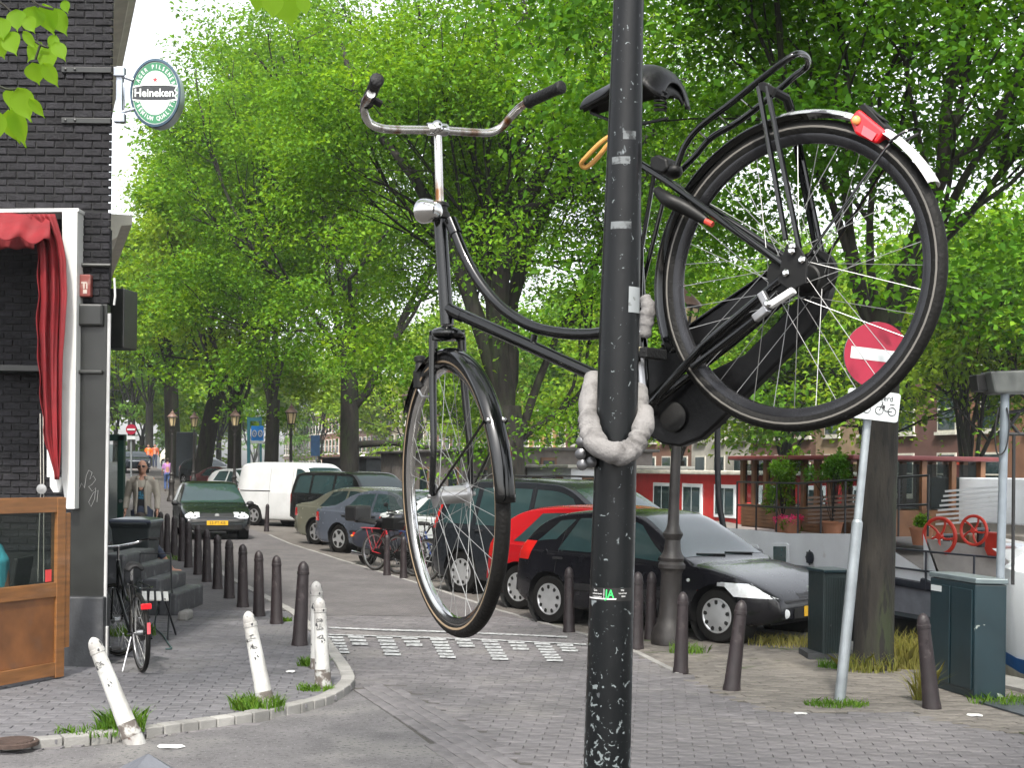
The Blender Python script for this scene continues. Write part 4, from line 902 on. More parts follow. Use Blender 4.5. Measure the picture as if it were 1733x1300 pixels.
    def end(s, name, m, front, y0, y1, z0, z1, off=.006, ny=10, nz=6, skew=0, par=None):
        rows = []; sg = 1 if front else -1
        for j in range(nz + 1):
            z = z0 + (z1 - z0) * j / nz; row = []
            for i in range(ny + 1):
                y = y0 + (y1 - y0) * i / ny + skew * j / nz; row.append((s.E(y, z, front) + sg * off, y, z))
            rows.append(row)
        return MB().grid(rows).build(name, m, par or s.t, 60, world=False)
    def plate(s, front, z, txt, tilt=0):
        x = s.E(0, z, front); sg = 1 if front else -1
        p = MB().box((x + sg * .012, 0, z), (.012, .52, .11)).build('number_plate', m_plate, s.t, 0, world=False, bev=.003)
        mb = MB(); put_text(mb, txt, (x + sg * .0185, 0, z), (0, sg, 0), (0, 0, 1), .105, .001, sx=.95); mb.build('plate_lettering', m_platet, p, 0, world=False)
    def mirrors(s, x, m=None):
        z = float(np.interp(x, s.bx, s.bz)) + .06
        for sg in (-1, 1):
            MB().ell((x, sg * (s.W / 2 + .08), z), (.07, .10, .065), 12, 8).build('door_mirror', m or s.pm, s.t, 60, world=False)
            MB().bar((x + .03, sg * (s.W / 2 - .06), z - .03), (x + .01, sg * (s.W / 2 + .05), z - .01), .04, .03).build('mirror_arm', m_blkp, s.t, 0, world=False)
    def handles(s, xs, z):
        for x in xs:
            for sg in (-1, 1): MB().box((x, sg * (s.S(x, z) + .012), z), (.15, .022, .026)).build('door_handle', m_blkp, s.t, 0, world=False, bev=.006)
    def seam(s, x, z0, z1, lean=0):
        s.side('door_seam', m_dark, (x, x + lean, x + .008, x + lean + .008), zabs=(z0, z1), off=.0015, nx=1, nz=10)
    def place(s, contact, heading, wheel='r'):
        """contact: ground point under the right-hand rear (or front) wheel"""
        h = V((heading.x, heading.y, 0)).normalized(); lf = V((-h.y, h.x, 0)); cx = s.xr if wheel == 'r' else s.xf
        o = V(contact) - h * cx + lf * (s.W / 2 - .1); s.t.location = (o.x, o.y, contact.z); s.t.rotation_euler = (0, 0, math.atan2(h.y, h.x)); return s
def hatch(name, label, pm, L=3.83, W=1.65, Hh=1.43, rw=.295, **k):
    a = L / 3.83; b = Hh / 1.43
    top = [(0, .48 * b), (.02, .66 * b), (.07, .86 * b), (.16, .98 * b), (.42, 1.24 * b), (.68, 1.365 * b), (1.1, 1.42 * b), (1.55, 1.43 * b), (1.90, 1.385 * b), (2.25, 1.19 * b), (2.66, .91 * b), (3.0, .835 * b), (3.35, .755 * b), (3.62, .65 * b), (3.79, .54 * b), (3.83, .43 * b)]
    return Car(name, label, pm, W, [(x * a, z) for x, z in top], [(0, .92 * b), (1.5, .885 * b), (2.6, .83 * b), (4 * a, .76 * b)], .64 * a, 3.08 * a, rw, **k)
PH = (G(1218, 1088) - G(935, 1055)).normalized()         # heading shared by the row of cars parked to the canal
# --- black hatchback
c = hatch('parked_hatchback', 'shiny black hatchback parked nose to the canal beside the iron lamp post', paint('black', (.005, .005, .007)), Hh=1.395)
c.side('side_window', m_gls, (1.62, 1.66, 2.56, 1.96)); c.side('side_window', m_gls, (.78, 1.02, 1.54, 1.58)); c.side('side_window', m_gls, (.42, .72, .72, .96, .3, .78))
c.topp('windscreen', m_gls, 1.93, 2.63, .97, 1.06); c.topp('rear_window', m_gls, .2, .62, .96, .92)
c.wheels(); c.mirrors(2.46); c.handles((1.62,), .80); c.handles((.80,), .80)
c.seam(1.57, .3, 1.36, -.0); c.seam(2.62, .3, .86); c.seam(.74, .62, 1.25, .12); c.side('rubbing_strip', m_blkp, (.98, .98, 2.7, 2.7), zabs=(.44, .52), off=.012, nz=2)
c.side('headlight', m_lamp, (3.32, 3.14, 3.78, 3.50), zabs=(.52, .665), off=.003); c.side('tail_light', m_tail, (.03, .1, .30, .42), zabs=(.76, .99), off=.005)
c.side('chrome_line', m_hub, (3.1, 3.1, 3.2, 3.2), zabs=(.62, .66), off=.004)
c.end('bumper_grille', m_dark, True, -.45, .45, .30, .42); c.end('upper_grille', m_blkp, True, -.3, .3, .50, .56)
c.end('bumper_line', m_blkp, True, -.72, .72, .46, .50, .012); c.plate(True, .37, '95-RJ-JS')
for sg in (-1, 1):
    x = c.E(sg * .6, .36, True); MB().lathe([(.05, 0), (.05, .012), (.03, .018)], (x - .01, sg * .6, .36), (1, sg * .4, 0), 16).build('fog_lamp', m_lamp, c.t, 30, world=False)
    MB().lathe([(.035, 0), (.03, .01)], (.60, sg * (c.S(.6, .86) - .002), .86), (0, sg, 0), 16).build('fuel_cap', c.pm, c.t, 30, world=False)
    MB().lathe([(.02, 0), (.018, .012)], (2.72, sg * c.S(2.72, .66), .66), (0, sg, 0), 12).build('side_repeater', m_lamp, c.t, 30, world=False)
x = c.E(0, .58, True); MB().prism([(x + .014, a * .05, .58 + b * .06) for a, b in ((-.7, .6), (0, 1), (.7, .6), (.5, -.4), (.8, -1), (0, -.7), (-.5, -1), (-.5, -.2))], (.008, 0, 0)).build('badge', m_hub, c.t, 0, world=False)
for y in (-.25, .3): MB().bar((2.60, y - .25, c.T(2.60, y) + .012), (2.64, y + .25, c.T(2.64, y) + .012), .02, .012).build('wiper', m_blkp, c.t, 0, world=False)
c.place(G(935, 1055), PH)
# --- red car behind it
c = hatch('red_car', 'bright red car parked between the black hatchback and the dark people carrier', paint('red', (.30, .006, .009)), 4.1, 1.68, 1.40)
c.side('side_window', m_gls, (1.75, 1.8, 2.8, 2.1)); c.side('side_window', m_gls, (.6, 1.0, 1.65, 1.70)); c.topp('windscreen', m_gls, 2.1, 2.86); c.topp('rear_window', m_gls, .22, .68)
c.side('tail_light', m_tail, (.02, .06, .2, .24), zabs=(.68, .86)); c.wheels(); c.mirrors(2.8); c.handles((1.7, .9), .8); c.seam(1.72, .3, 1.3); c.seam(2.9, .3, .85)
c.side('rubbing_strip', m_blkp, (1.05, 1.05, 2.9, 2.9), zabs=(.46, .53), off=.012, nz=2); c.place(G(882, 1031), PH)
# --- dark people carrier
top = [(0, .45), (.02, .7), (.05, 1.0), (.22, 1.45), (.5, 1.66), (1.2, 1.72), (2.2, 1.71), (2.75, 1.62), (3.5, 1.16), (3.8, 1.02), (4.2, .88), (4.45, .7), (4.55, .5)]
c = Car('people_carrier', 'dark grey people carrier parked behind the red car', paint('charcoal', (.012, .014, .017)), 1.78, top, [(0, 1.02), (4.6, .95)], .75, 3.6, .315, tum=.24)
for q in ((.30, .52, .95, .98), (1.05, 1.08, 2.05, 2.05), (2.15, 2.15, 3.30, 2.85)): c.side('side_window', m_gls, q)
c.topp('windscreen', m_gls, 2.8, 3.5); c.topp('rear_window', m_gls, .1, .4); c.side('tail_light', m_tail, (.03, .12, .14, .26), zabs=(.95, 1.35)); c.wheels(); c.mirrors(3.2); c.handles((1.15, 2.2), .95); c.seam(1.0, .3, 1.0); c.seam(2.1, .3, 1.6)
for sg in (-1, 1): MB().tube([(.7, sg * .62, 1.74), (1.2, sg * .62, 1.765), (2.4, sg * .62, 1.75)], .015, 8).build('roof_rail', m_blkp, c.t, world=False)
c.place(G(785, 1004), PH)
# --- saloons
def saloon(name, label, pm, rw=.31, L=4.45, W=1.74, Hh=1.40, tailm=None):
    a = L / 4.45; b = Hh / 1.40
    top = [(0, .46), (.015, .62), (.04, .86), (.12, .96), (.5, 1.0), (.85, 1.06), (1.25, 1.27), (1.65, 1.375), (2.1, 1.40), (2.5, 1.37), (2.9, 1.22), (3.4, .98), (3.85, .89), (4.2, .76), (4.4, .6), (4.45, .46)]
    c = Car(name, label, pm, W, [(x * a, z * b) for x, z in top], [(0, .93), (4.6, .86)], .95 * a, 3.65 * a, rw)
    for q in ((1.12, 1.48, 1.98, 2.02), (2.06, 2.08, 3.25, 2.62)): c.side('side_window', m_gls, tuple(v * a for v in q))
    c.topp('windscreen', m_gls, 2.62 * a, 3.38 * a); c.topp('rear_window', m_gls, .9 * a, 1.42 * a)
    c.side('tail_light', m_tail, (.03, .06, .26, .22), zabs=(.68, .87)); c.end('tail_light', m_tail, False, .35, .82, .68, .87); c.end('tail_light', m_tail, False, -.82, -.35, .68, .87)
    c.side('headlight', m_lamp, (4.1 * a, 3.95 * a, 4.38 * a, 4.3 * a), zabs=(.58, .72)); c.wheels('star'); c.mirrors(3.1 * a); c.handles((1.15 * a, 2.1 * a), .82); c.seam(2.03 * a, .3, 1.3); c.seam(1.2 * a, .7, .92)
    c.end('rear_bumper_line', m_blkp, False, -.8, .8, .5, .54, .01); c.plate(False, .74, 'XR-TD-48')
    c.side('rubbing_strip', m_blkp, (1.35 * a, 1.35 * a, 3.25 * a, 3.25 * a), zabs=(.45, .51), off=.01, nz=2); return c
saloon('grey_saloon', 'blue grey saloon with alloy wheels parked next to the covered scooter', paint('bluegrey', (.13, .15, .19), .5)).place(G(577, 936), PH)
saloon('beige_saloon', 'pale olive saloon parked between the grey saloon and the black off-roader', paint('olive', (.26, .26, .20), .5)).place(G(537, 922), PH)
saloon('white_car', 'pale car parked beyond the row of bicycles and the scooter', paint('pale', (.5, .53, .53), .1)).place(G(690, 952), PH)
# --- off-roader
top = [(0, .5), (.02, .9), (.05, 1.15), (.16, 1.55), (.35, 1.70), (1.0, 1.75), (2.4, 1.74), (2.75, 1.66), (3.2, 1.25), (3.5, 1.12), (4.1, 1.05), (4.4, .9), (4.5, .5)]
c = Car('off_road_car', 'tall black off-road car parked next to the white van', paint('jet', (.008, .009, .009)), 1.80, top, [(0, 1.12), (4.6, 1.08)], .85, 3.6, .36, sill=.36, tum=.22)
for q in ((.28, .42, .98, .98), (1.08, 1.08, 1.95, 1.95), (2.05, 2.05, 3.0, 2.7)): c.side('side_window', m_gls, q)
c.topp('windscreen', m_gls, 2.75, 3.2); c.topp('rear_window', m_gls, .06, .3); c.side('tail_light', m_tail, (.02, .04, .12, .16), zabs=(.85, 1.1)); c.wheels('star'); c.mirrors(3.0); c.handles((1.1, 2.1), 1.0); c.seam(1.02, .5, 1.6); c.seam(2.0, .5, 1.6)
c.end('rear_bumper', m_blkp, False, -.85, .85, .5, .72, .03); c.place(G(520, 905), PH)
# --- white van
top = [(0, .5), (.015, .9), (.03, 1.5), (.12, 1.86), (.4, 1.98), (1.5, 2.0), (2.5, 1.98), (2.9, 1.88), (3.5, 1.25), (3.9, 1.12), (4.3, .9), (4.5, .5)]
c = Car('white_van', 'white panel van without side windows parked beyond the black off-roader', paint('white', (.5, .51, .515)), 1.82, top, [(0, 1.1), (4.6, 1.05)], .85, 3.7, .32, cat='van', tum=.13)
c.side('side_window', m_gls, (2.55, 2.58, 3.35, 2.95)); c.topp('windscreen', m_gls, 2.95, 3.5); c.wheels('star', mat('steel_wheel', (.3, .3, .31), .4, .5)); c.mirrors(3.25, m_blkp)
c.side('slide_rail', m_blkp, (.2, .2, 1.55, 1.55), zabs=(1.08, 1.11), nz=2); c.seam(1.5, .3, 1.8); c.seam(2.45, .3, 1.8); c.side('tail_light', m_tail, (.02, .02, .1, .1), zabs=(.8, 1.15)); c.place(G(432, 890), (PH * .9 + V((1, 0, 0)) * .25).normalized())
# --- dark hatchback driving towards the camera
c = hatch('approaching_hatchback', 'dark hatchback with a lit headlamp driving along the street', paint('darkgreen', (.005, .007, .009)), 4.15, 1.735, 1.44, .305)
c.side('side_window', m_gls, (1.75, 1.8, 2.84, 2.12)); c.side('side_window', m_gls, (.75, 1.0, 1.68, 1.72)); c.topp('windscreen', m_gls, 2.1, 2.9, .99, 1.07); c.topp('rear_window', m_gls, .22, .66)
c.wheels('star'); c.mirrors(2.85, m_blkp)
m_litl = bpy.data.materials.new('lit_headlamp'); m_litl.use_nodes = True; b_ = m_litl.node_tree.nodes['Principled BSDF']; b_.inputs['Base Color'].default_value = (.9, .85, .7, 1); b_.inputs['Emission Color'].default_value = (1, .9, .7, 1); b_.inputs['Emission Strength'].default_value = 1.5
c.end('headlight', m_lamp, True, .42, .78, .54, .69); c.end('headlight', m_lamp, True, -.78, -.42, .54, .69)
for y in (-.64, -.50, .64, .5):
    x = c.E(y, .615, True); MB().lathe([(.065, 0), (.07, .01), (.05, .02)], (x, y, .615), (1, 0, 0), 16).build('headlamp_bowl', m_litl if y == -.64 else m_lamp, c.t, 30, world=False)
c.end('grille', m_blkp, True, -.41, .41, .55, .67); x = c.E(0, .61, True); MB().lathe([(.055, 0), (.055, .02), (.045, .02), (.045, .016)], (x, 0, .61), (1, 0, 0), 20).build('badge_ring', m_hub, c.t, 30, world=False)
mb = MB()
for a, b in (((-.03, .04), (-.012, -.035)), ((-.012, -.035), (0, .0)), ((0, 0), (.012, -.035)), ((.012, -.035), (.03, .04))): mb.bar((x + .022, a[0], .61 + a[1]), (x + .022, b[0], .61 + b[1]), .008, .006, (1, 0, 0))
mb.build('badge', m_hub, c.t, 0, world=False)
c.end('air_intake', m_dark, True, -.6, .6, .26, .38); c.end('bumper_strip', m_blkp, True, -.8, .8, .46, .52, .012); c.plate(True, .43, '53-PT-KB')
MB().box((.9, 0, c.T(.9, 0) + .02), (.05, .6, .02)).build('roof_aerial_base', m_blkp, c.t, 0, world=False)
fr = G(363, 912); hd_ = -(D + V((.03, 0, 0))).normalized(); lf = V((-hd_.y, hd_.x, 0)); o_ = fr - hd_ * 3.4; c.t.location = (o_.x, o_.y, 0); c.t.rotation_euler = (0, 0, math.atan2(hd_.y, hd_.x))
# --- cars parked farther along the canal
far = [('far_silver_hatchback', 'silver hatchback parked beyond the white van behind the lamp', 'silver', (.55, .57, .58), .4, 362, 60, 'h'), ('far_maroon_car', 'maroon car with red tail lights parked beyond the silver hatchback', 'maroon', (.10, .04, .04), .2, 338, 68, 's'),
       ('far_dark_estate', 'dark estate car parked near the person in the lilac top', 'slate', (.03, .035, .04), .2, 312, 77, 'h'), ('far_black_car', 'black car parked beyond the dark estate car', 'onyx', (.02, .022, .025), .2, 300, 84, 's'),
       ('far_pale_car', 'pale silver car parked near the person in orange', 'ash', (.5, .5, .48), .3, 286, 92, 'h'), ('far_taxi', 'white and yellow car at the far end of the parked row', 'cream', (.7, .66, .5), 0, 278, 100, 'h')]
for nm, lab, pn, cc, me_, u, v, ty in far:
    if ty == 's': c = saloon(nm, lab, paint(pn, cc, me_))
    else:
        c = hatch(nm, lab, paint(pn, cc, me_), 4.0, 1.7, 1.5); c.side('side_window', m_gls, (1.7, 1.75, 2.7, 2.05)); c.side('side_window', m_gls, (.7, .95, 1.6, 1.65)); c.topp('windscreen', m_gls, 2.02, 2.8); c.topp('rear_window', m_gls, .2, .65); c.side('tail_light', m_tail, (.02, .1, .16, .25), zabs=(.8, 1.1)); c.wheels('star')
    c.place(atY(u, v), PH)
c = saloon('oncoming_far_car', 'dark car far down the street below the small no-entry sign', paint('ink', (.015, .02, .03))); p = atY(205, 92); c.place(p, -D)
# ================================================================== TREES
m_bark = mat('tree_bark', (.016, .0135, .0105), .95, var=.45, scale=3, bump=1.0, bscale=16, stretch=(3, 3, .6), wear=[((.02, .028, .01), .5, .65, 1.2), ((.007, .006, .005), .56, .62, 5)])
lf_a = leafmat('leaf_green', (.034, .10, .008), (.085, .20, .012), (.20, .345, .022))
lf_b = leafmat('leaf_dark', (.024, .08, .007), (.052, .15, .01), (.105, .23, .013))
lf_c = leafmat('leaf_yellow_green', (.075, .16, .012), (.155, .265, .018), (.27, .38, .03))
lf_d = leafmat('leaf_far', (.045, .11, .02), (.08, .18, .028), (.14, .25, .035))
def leaves(name, tips, dirs, n, size, spread, m, parent, seed, flat=.35, off=V((0, 0, 0))):
    r = np.random.default_rng(seed); tips = np.array(tips); dirs = np.array(dirs); k = len(tips)
    idx = r.integers(0, k, n)
    # sprays: leaves set along short twigs that droop a little from each tip
    tw = r.normal(0, 1, (n, 3)); tw /= np.linalg.norm(tw, axis=1)[:, None]; rad = spread * r.random(n) ** .6
    tw[:, 2] *= flat
    tilt = r.normal(0, .25, (k, 2))
    p = tips[idx] + tw * rad[:, None]; p[:, 2] += (tw[:, 0] * tilt[idx, 0] + tw[:, 1] * tilt[idx, 1]) * rad - .12 * rad ** 2 / max(spread, .1)
    d = tw + dirs[idx] * .3 + r.normal(0, .5, (n, 3)); d[:, 2] -= .25; d /= np.linalg.norm(d, axis=1)[:, None]
    nr = np.stack([r.normal(0, .55, n), r.normal(0, .55, n), np.ones(n)], 1); sd_ = np.cross(d, nr); sd_ /= np.linalg.norm(sd_, axis=1)[:, None]
    up = np.cross(sd_, d); L = size * r.uniform(.6, 1.25, n)[:, None]; w_ = L * r.uniform(.26, .36, n)[:, None]
    v0 = p; v1 = p + d * L * .42 + sd_ * w_ + up * L * .10; v2 = p + d * L - up * L * .12; v3 = p + d * L * .42 - sd_ * w_ + up * L * .10
    vv = np.stack([v0, v1, v2, v3], 1).reshape(-1, 3) - np.array(off)
    o = npmesh(name, vv, 0, 4, m, parent); return o
def tree(label, base, th, tr, crown, n, size, m, seed, lean=(0, 0), limbs=None, spread=.7, nl=5, group=None, name='street_tree', flare=1.35, fork=None, lens=1.0, ntips=3, drop=0.0):
    """th trunk height to the fork, crown=(cx,cy,cz,rx,ry,rz) relative to base"""
    r = random.Random(seed); base = V(base); t = thing(name, label, 'tree', base, group)
    fk = base + V((lean[0], lean[1], th)); tips = []; dirs = []; brm = MB()
    tp = [base + V((0, 0, -.1)), base + V((lean[0] * .06, lean[1] * .05, th * .06)), base + V((lean[0] * .3, lean[1] * .3, th * .35)), base + V((lean[0] * .65, lean[1] * .65, th * .7)), fk]
    MB().tube(spline(tp, 4), list(np.interp(np.linspace(0, 1, 17), [0, .08, .25, 1], [tr * flare, tr * 1.08, tr, tr * .82])), 14).build('trunk', m_bark, t, 60)
    cc = base + V(crown[:3]); rad = V(crown[3:])
    def inside(p): q = p - cc; return (q.x / rad.x) ** 2 + (q.y / rad.y) ** 2 + (q.z / rad.z) ** 2
    def grow(p, d, L, rr, dep):
        pts = [p]; q = p; dd = V(d)
        for i in range(4):
            dd = (dd + V((r.gauss(0, .13), r.gauss(0, .13), r.gauss(.04, .1)))).normalized(); q = q + dd * (L / 4); pts.append(q)
        if dep < 4 and inside(q) > 1.15: tips.append(pts[1]); dirs.append(dd); return
        if rr > .011: brm.tube(pts, [.8 * rr * (1 - .11 * i) for i in range(5)], 7 if rr > .06 else 5, cap=False)
        if inside(q) > 1.25 and dep < 3: tips.append(q); dirs.append(dd); return
        if dep == 0 or rr < .010:
            for k in range(1, 5): tips.append(pts[k] + V((r.gauss(0, .2), r.gauss(0, .2), r.gauss(0, .15)))); dirs.append(dd)
            return
        for k in range(3 if dep > 1 else ntips):
            a = pts[r.choice([2, 3, 4, 4])]; out = (a - V((cc.x, cc.y, a.z))); out = out.normalized() if out.length > .1 else V((0, 0, 1))
            nd = (dd * .9 + V((r.gauss(0, .5), r.gauss(0, .5), r.gauss(.12, .42))) + out * .25 - V((0, 0, drop))).normalized(); grow(a, nd, L * r.uniform(.6, .85), rr * .5, dep - 1)
        if rr > .05: grow(pts[4], (dd + V((0, 0, .1))).normalized(), L * .8, rr * .7, dep - 1)
    if limbs is None:
        limbs = []
        for k in range(nl):
            g = 2 * math.pi * k / nl + r.uniform(-.4, .4); limbs.append((V((math.cos(g) * .4, math.sin(g) * .4, 1)).normalized(), rad.z * .62, tr * .36, .75 + .25 * r.random()))
        limbs.append((V((.05, .05, 1)).normalized(), rad.z * .8, tr * .55, 1.0))
    for d, L, rr, f in limbs: grow(base.lerp(fk, f) if not isinstance(f, tuple) else V(f), V(d).normalized(), L, rr, 4)
    # fill: sprays gathered in clumps through the crown, leaving darker gaps between them
    need = int(n / 180); cl_ = []
    while len(cl_) < max(12, need // 11):
        q = V((r.uniform(-1, 1), r.uniform(-1, 1), r.uniform(-1, 1)))
        if .3 < q.length < 1: cl_.append(q)
    for k in range(need):
        c_ = r.choice(cl_); q = V((c_.x * rad.x, c_.y * rad.y, c_.z * rad.z)) + V((r.gauss(0, .55), r.gauss(0, .55), r.gauss(0, .25))) * (spread * 1.1)
        tips.append(cc + q); dirs.append(V((c_.x, c_.y, .1)))
    brm.build('branches', m_bark, t, 60)
    leaves('crown', tips, dirs, n, size, spread, m, t, seed, off=base); return t
GT = 'street trees along the canal'
# tree beside the no-entry sign
b = G(1477, 1132); tree('stout tree with mossy bark growing beside the no-entry sign', b, 3.4, .19, (.5, .5, 6.0, 4.4, 4.0, 3.4), 100000, .088, lf_b, 11, (.10, .1), group=GT, spread=.62, flare=1.5)
tree('large out-of-view tree added to shade the crossing beside the tall black post', (4.6, .6, 0), 5.0, .25, (-2.6, 3.6, 8.6, 6.5, 6.6, 2.9), 62000, .14, lf_a, 61, (-.2, .3), group=GT, spread=.8)  # added outside the view, its crown placed to shade the foreground
# big tree with many upright limbs behind the front wheel
b = V((P(862, 800, 27).x, 27, 0)); up1 = [((-.12, -.05, 1), 5.2, .25, 1.0), ((.02, -.05, 1), 5.4, .3, .95), ((.14, .0, 1), 5.0, .25, .9), ((.45, .1, .9), 3.8, .13, .6), ((-.3, .2, 1), 3.6, .12, .8), ((-.2, .4, 1), 3.6, .10, .9), ((.3, .5, 1), 3.8, .12, .95), ((.6, .2, .6), 3.0, .10, .7), ((-.16, .5, 1), 3.4, .12, .9)]
tree('huge tree with several upright limbs rising behind the dark people carrier', b, 3.1, .42, (.3, 1.7, 7.2, 5.2, 4.4, 5.2), 125000, .108, lf_a, 12, (-.12, .1), limbs=up1, group=GT, spread=.8)
# tree with a low limb reaching over the lantern
b = V((P(592, 800, 46).x, 46, 0)); up2 = [((0, 0, 1), 5, .26, 1.0), ((-.3, .1, 1), 4.5, .2, .95), ((.55, -.1, .8), 3.6, .2, .72), ((.95, -.2, .25), 3.2, .17, .5), ((-.6, -.1, .8), 4, .15, .9), ((.1, -.5, .9), 4, .15, .95)]
tree('thick straight dark tree with a low limb standing behind the black off-roader', b, 5.2, .36, (-.3, 1.0, 10.5, 6.6, 5, 7.6), 115000, .145, lf_a, 13, (-.05, 0), limbs=up2, group=GT, spread=1.0)
b = V((P(760, 800, 33).x, 33, 0))
for lab, u, y, th, tr, cr, n, sz, m, sd_, ln in [
    ('twin-stemmed tree beside the blue parking sign', 457, 58, 4.5, .33, (.9, 0, 12.8, 6.0, 5.5, 9.4), 66000, .22, lf_a, 14, (.1, 0)),
    ('forked tree between the lanterns and the bicycle racks', 396, 66, 4.8, .36, (1.0, 0, 12.0, 5.6, 5.5, 8.6), 60000, .24, lf_c, 15, (.0, 0)),
    ('leaning tree behind the parked estate car', 338, 74, 5.5, .5, (.6, 0, 10.6, 5.4, 5.5, 7.0), 46000, .27, lf_a, 16, (.9, 0)),
    ('tall straight tree behind the far parked cars', 294, 84, 6.5, .5, (0, 0, 9.6, 5.0, 5.5, 6), 32000, .32, lf_c, 17, (-.3, 0)),
    ('slender tree at the far end of the street', 252, 110, 5, .35, (-.5, 0, 9.0, 6.0, 6, 6.0), 15000, .42, lf_d, 18, (0, 0)),
    ('dark tree beyond the far no-entry sign', 222, 130, 5, .4, (-1, 0, 8.5, 6.5, 6, 6.5), 14000, .5, lf_d, 19, (0, 0))]:
    b = atY(u, y); tree(lab, b, th, tr, cr, n, sz, m, sd_, ln, group=GT, spread=1.1, name='street_tree')
for lab, u, y, cr, n, sz, m, sd_ in [('pale tree closing the far end of the street', 196, 142, (0, 0, 6.5, 8, 6, 7.5), 15000, .6, lf_c, 51), ('bright tree far behind the small no-entry sign', 240, 155, (0, 0, 7, 9, 6, 8), 15000, .65, lf_d, 52), ('light green tree far behind the leaning tree', 300, 165, (0, 0, 7, 10, 6, 8), 15000, .7, lf_c, 53), ('pale green tree far behind the forked tree', 370, 160, (0, 0, 7, 10, 6, 8), 15000, .7, lf_c, 54)]:
    tree(lab, atY(u, y), 3, .35, cr, n, sz, m, sd_, group='trees closing the far end of the street', spread=1.4, name='street_tree', drop=.1)
# trees on the far bank and beside the boats
GB = 'trees on the far bank of the canal'
def bank(u, off):
    k = (u - CX) / F; q = quay(0, off); s_ = (q.x - k * q.y) / (k * D.y - D.x); return quay(s_, off)
fb = [('pale green tree on the far bank behind the wheelhouse boat', 1330, 23, 2.2, (0, 0, 6.0, 6.0, 5, 5.0), 20000, .28, lf_c, 21), ('sunlit pale tree on the far bank above the red winch wheels', 1640, 22, 2.2, (0, 0, 5.6, 5.4, 4.5, 4.8), 22000, .24, lf_c, 22), ('leafy tree on the far bank behind the red boat', 1150, 23, 2.4, (0, 0, 7, 6.5, 5, 5.6), 18000, .32, lf_c, 23),
      ('broad tree on the far bank beyond the grey boat', 985, 23, 2.4, (0, 0, 7, 7, 5, 6.2), 18000, .36, lf_a, 24), ('tree on the far bank above the pale tents', 700, 23, 2.6, (0, 0, 8.2, 8, 6, 7.4), 18000, .42, lf_c, 25), ('bright tree on the far bank behind the blue signs', 540, 24, 2.6, (0, 0, 9, 9, 6, 8), 16000, .5, lf_c, 26), ('tree on the far bank seen past the lanterns', 430, 24, 2.6, (0, 0, 10, 12, 7, 9.5), 16000, .62, lf_d, 27), ('tree on the far bank at the end of the canal', 330, 24, 2.6, (0, 0, 10, 14, 8, 10), 16000, .75, lf_d, 28),
      ('dark tree on the far bank behind the mast light', 1800, 22, 2.4, (0, 0, 6, 5.5, 4, 5.2), 20000, .26, lf_a, 29), ('tree on the far bank between the houses and the tall post', 1060, 23, 2.4, (0, 0, 7, 6.5, 5, 6), 16000, .34, lf_a, 30), ('full tree on the far bank seen through the rear wheel', 1480, 22, 2.4, (0, 0, 6.6, 6, 5, 5.4), 18000, .28, lf_a, 31), ('tree on the far bank behind the twin front wheel spokes', 830, 23, 2.4, (0, 0, 7.5, 7.5, 5, 6.4), 16000, .4, lf_c, 32)]
for lab, u, off, th, cr, n, sz, m, sd_ in fb:
    tree(lab, bank(u, off), th, .32, cr, n, sz, m, sd_, group=GB, spread=1.2, name='bank_tree', drop=.12)
# twigs of a near tree hanging into the top of the view
def twig(label, stems, lvs, y, seed):
    t = thing('overhanging_twig', label, 'twig', P(lvs[0][0], lvs[0][1], y)); r = random.Random(seed)
    for s in stems: MB().tube(spline([P(u, v, y) for u, v in s], 4), .004, 5).build('stem', m_bark, t)
    for (u, v, L, a, wd) in lvs:
        dy_ = r.uniform(-.08, .08); a0 = P(u, v, y + dy_); d = V((math.sin(a), r.uniform(-.4, .4), -math.cos(a))).normalized(); L = L / F * y; s_ = d.cross(V((r.uniform(-.35, .35), -1, r.uniform(-.2, .2)))).normalized(); n_ = s_.cross(d)
        prof = [0, .3, .43, .47, .44, .36, .22, .06, 0]; rows = []
        for i, w_ in enumerate(prof):
            q = a0 + d * (L * i / 8) - n_ * (L * .12 * (i / 8) ** 2); rows.append([q + s_ * (k * w_ * L * wd) + n_ * (abs(k) * L * .07) for k in (-1, -.5, 0, .5, 1)])
        MB().grid(rows).build('leaf', lf_tw, t, 80)
lf_tw = leafmat('twig_leaf', (.08, .19, .015), (.14, .28, .02), (.22, .36, .03), .65)
L1 = [(60, 10, 42, -.2, 1), (75, 5, 55, .2, .85), (88, 14, 52, .5, .7), (28, 16, 40, .1, .9), (45, 28, 34, .5, .8), (70, 72, 42, -.5, .75), (82, 78, 52, .15, .85), (92, 72, 40, .6, .7), (55, 105, 38, .2, 1), (72, 106, 46, .55, .6), (5, 40, 30, -.3, 1), (15, 55, 48, .4, .8), (40, 52, 36, .6, .5), (108, 0, 24, .3, .8), (95, 60, 30, -.3, .7), (20, 150, 36, -.2, 1), (32, 148, 60, .3, .9), (50, 165, 40, .6, .5), (15, 185, 60, .2, .8), (-5, 185, 55, -.1, .9), (25, 180, 70, .15, .6), (0, 30, 40, .2, .9), (-8, 60, 40, .3, .9)]
twig('leafy green twig hanging in front of the black brick wall', [[(-30, -20), (20, 20), (50, 60), (68, 75), (82, 80)], [(30, -30), (60, 5), (90, 15)], [(-30, 130), (10, 150), (40, 150), (50, 165)], [(68, 75), (60, 100)]], L1, 4.2, 5)
twig('small leaves dangling at the top edge above the handlebar', [[(430, -40), (465, -12), (500, -6)]], [(440, -18, 40, -.2, .8), (462, -14, 44, .0, .9), (480, -10, 56, .25, .9), (492, -10, 38, .5, .8), (510, -8, 36, .25, .7)], 4.2, 6)
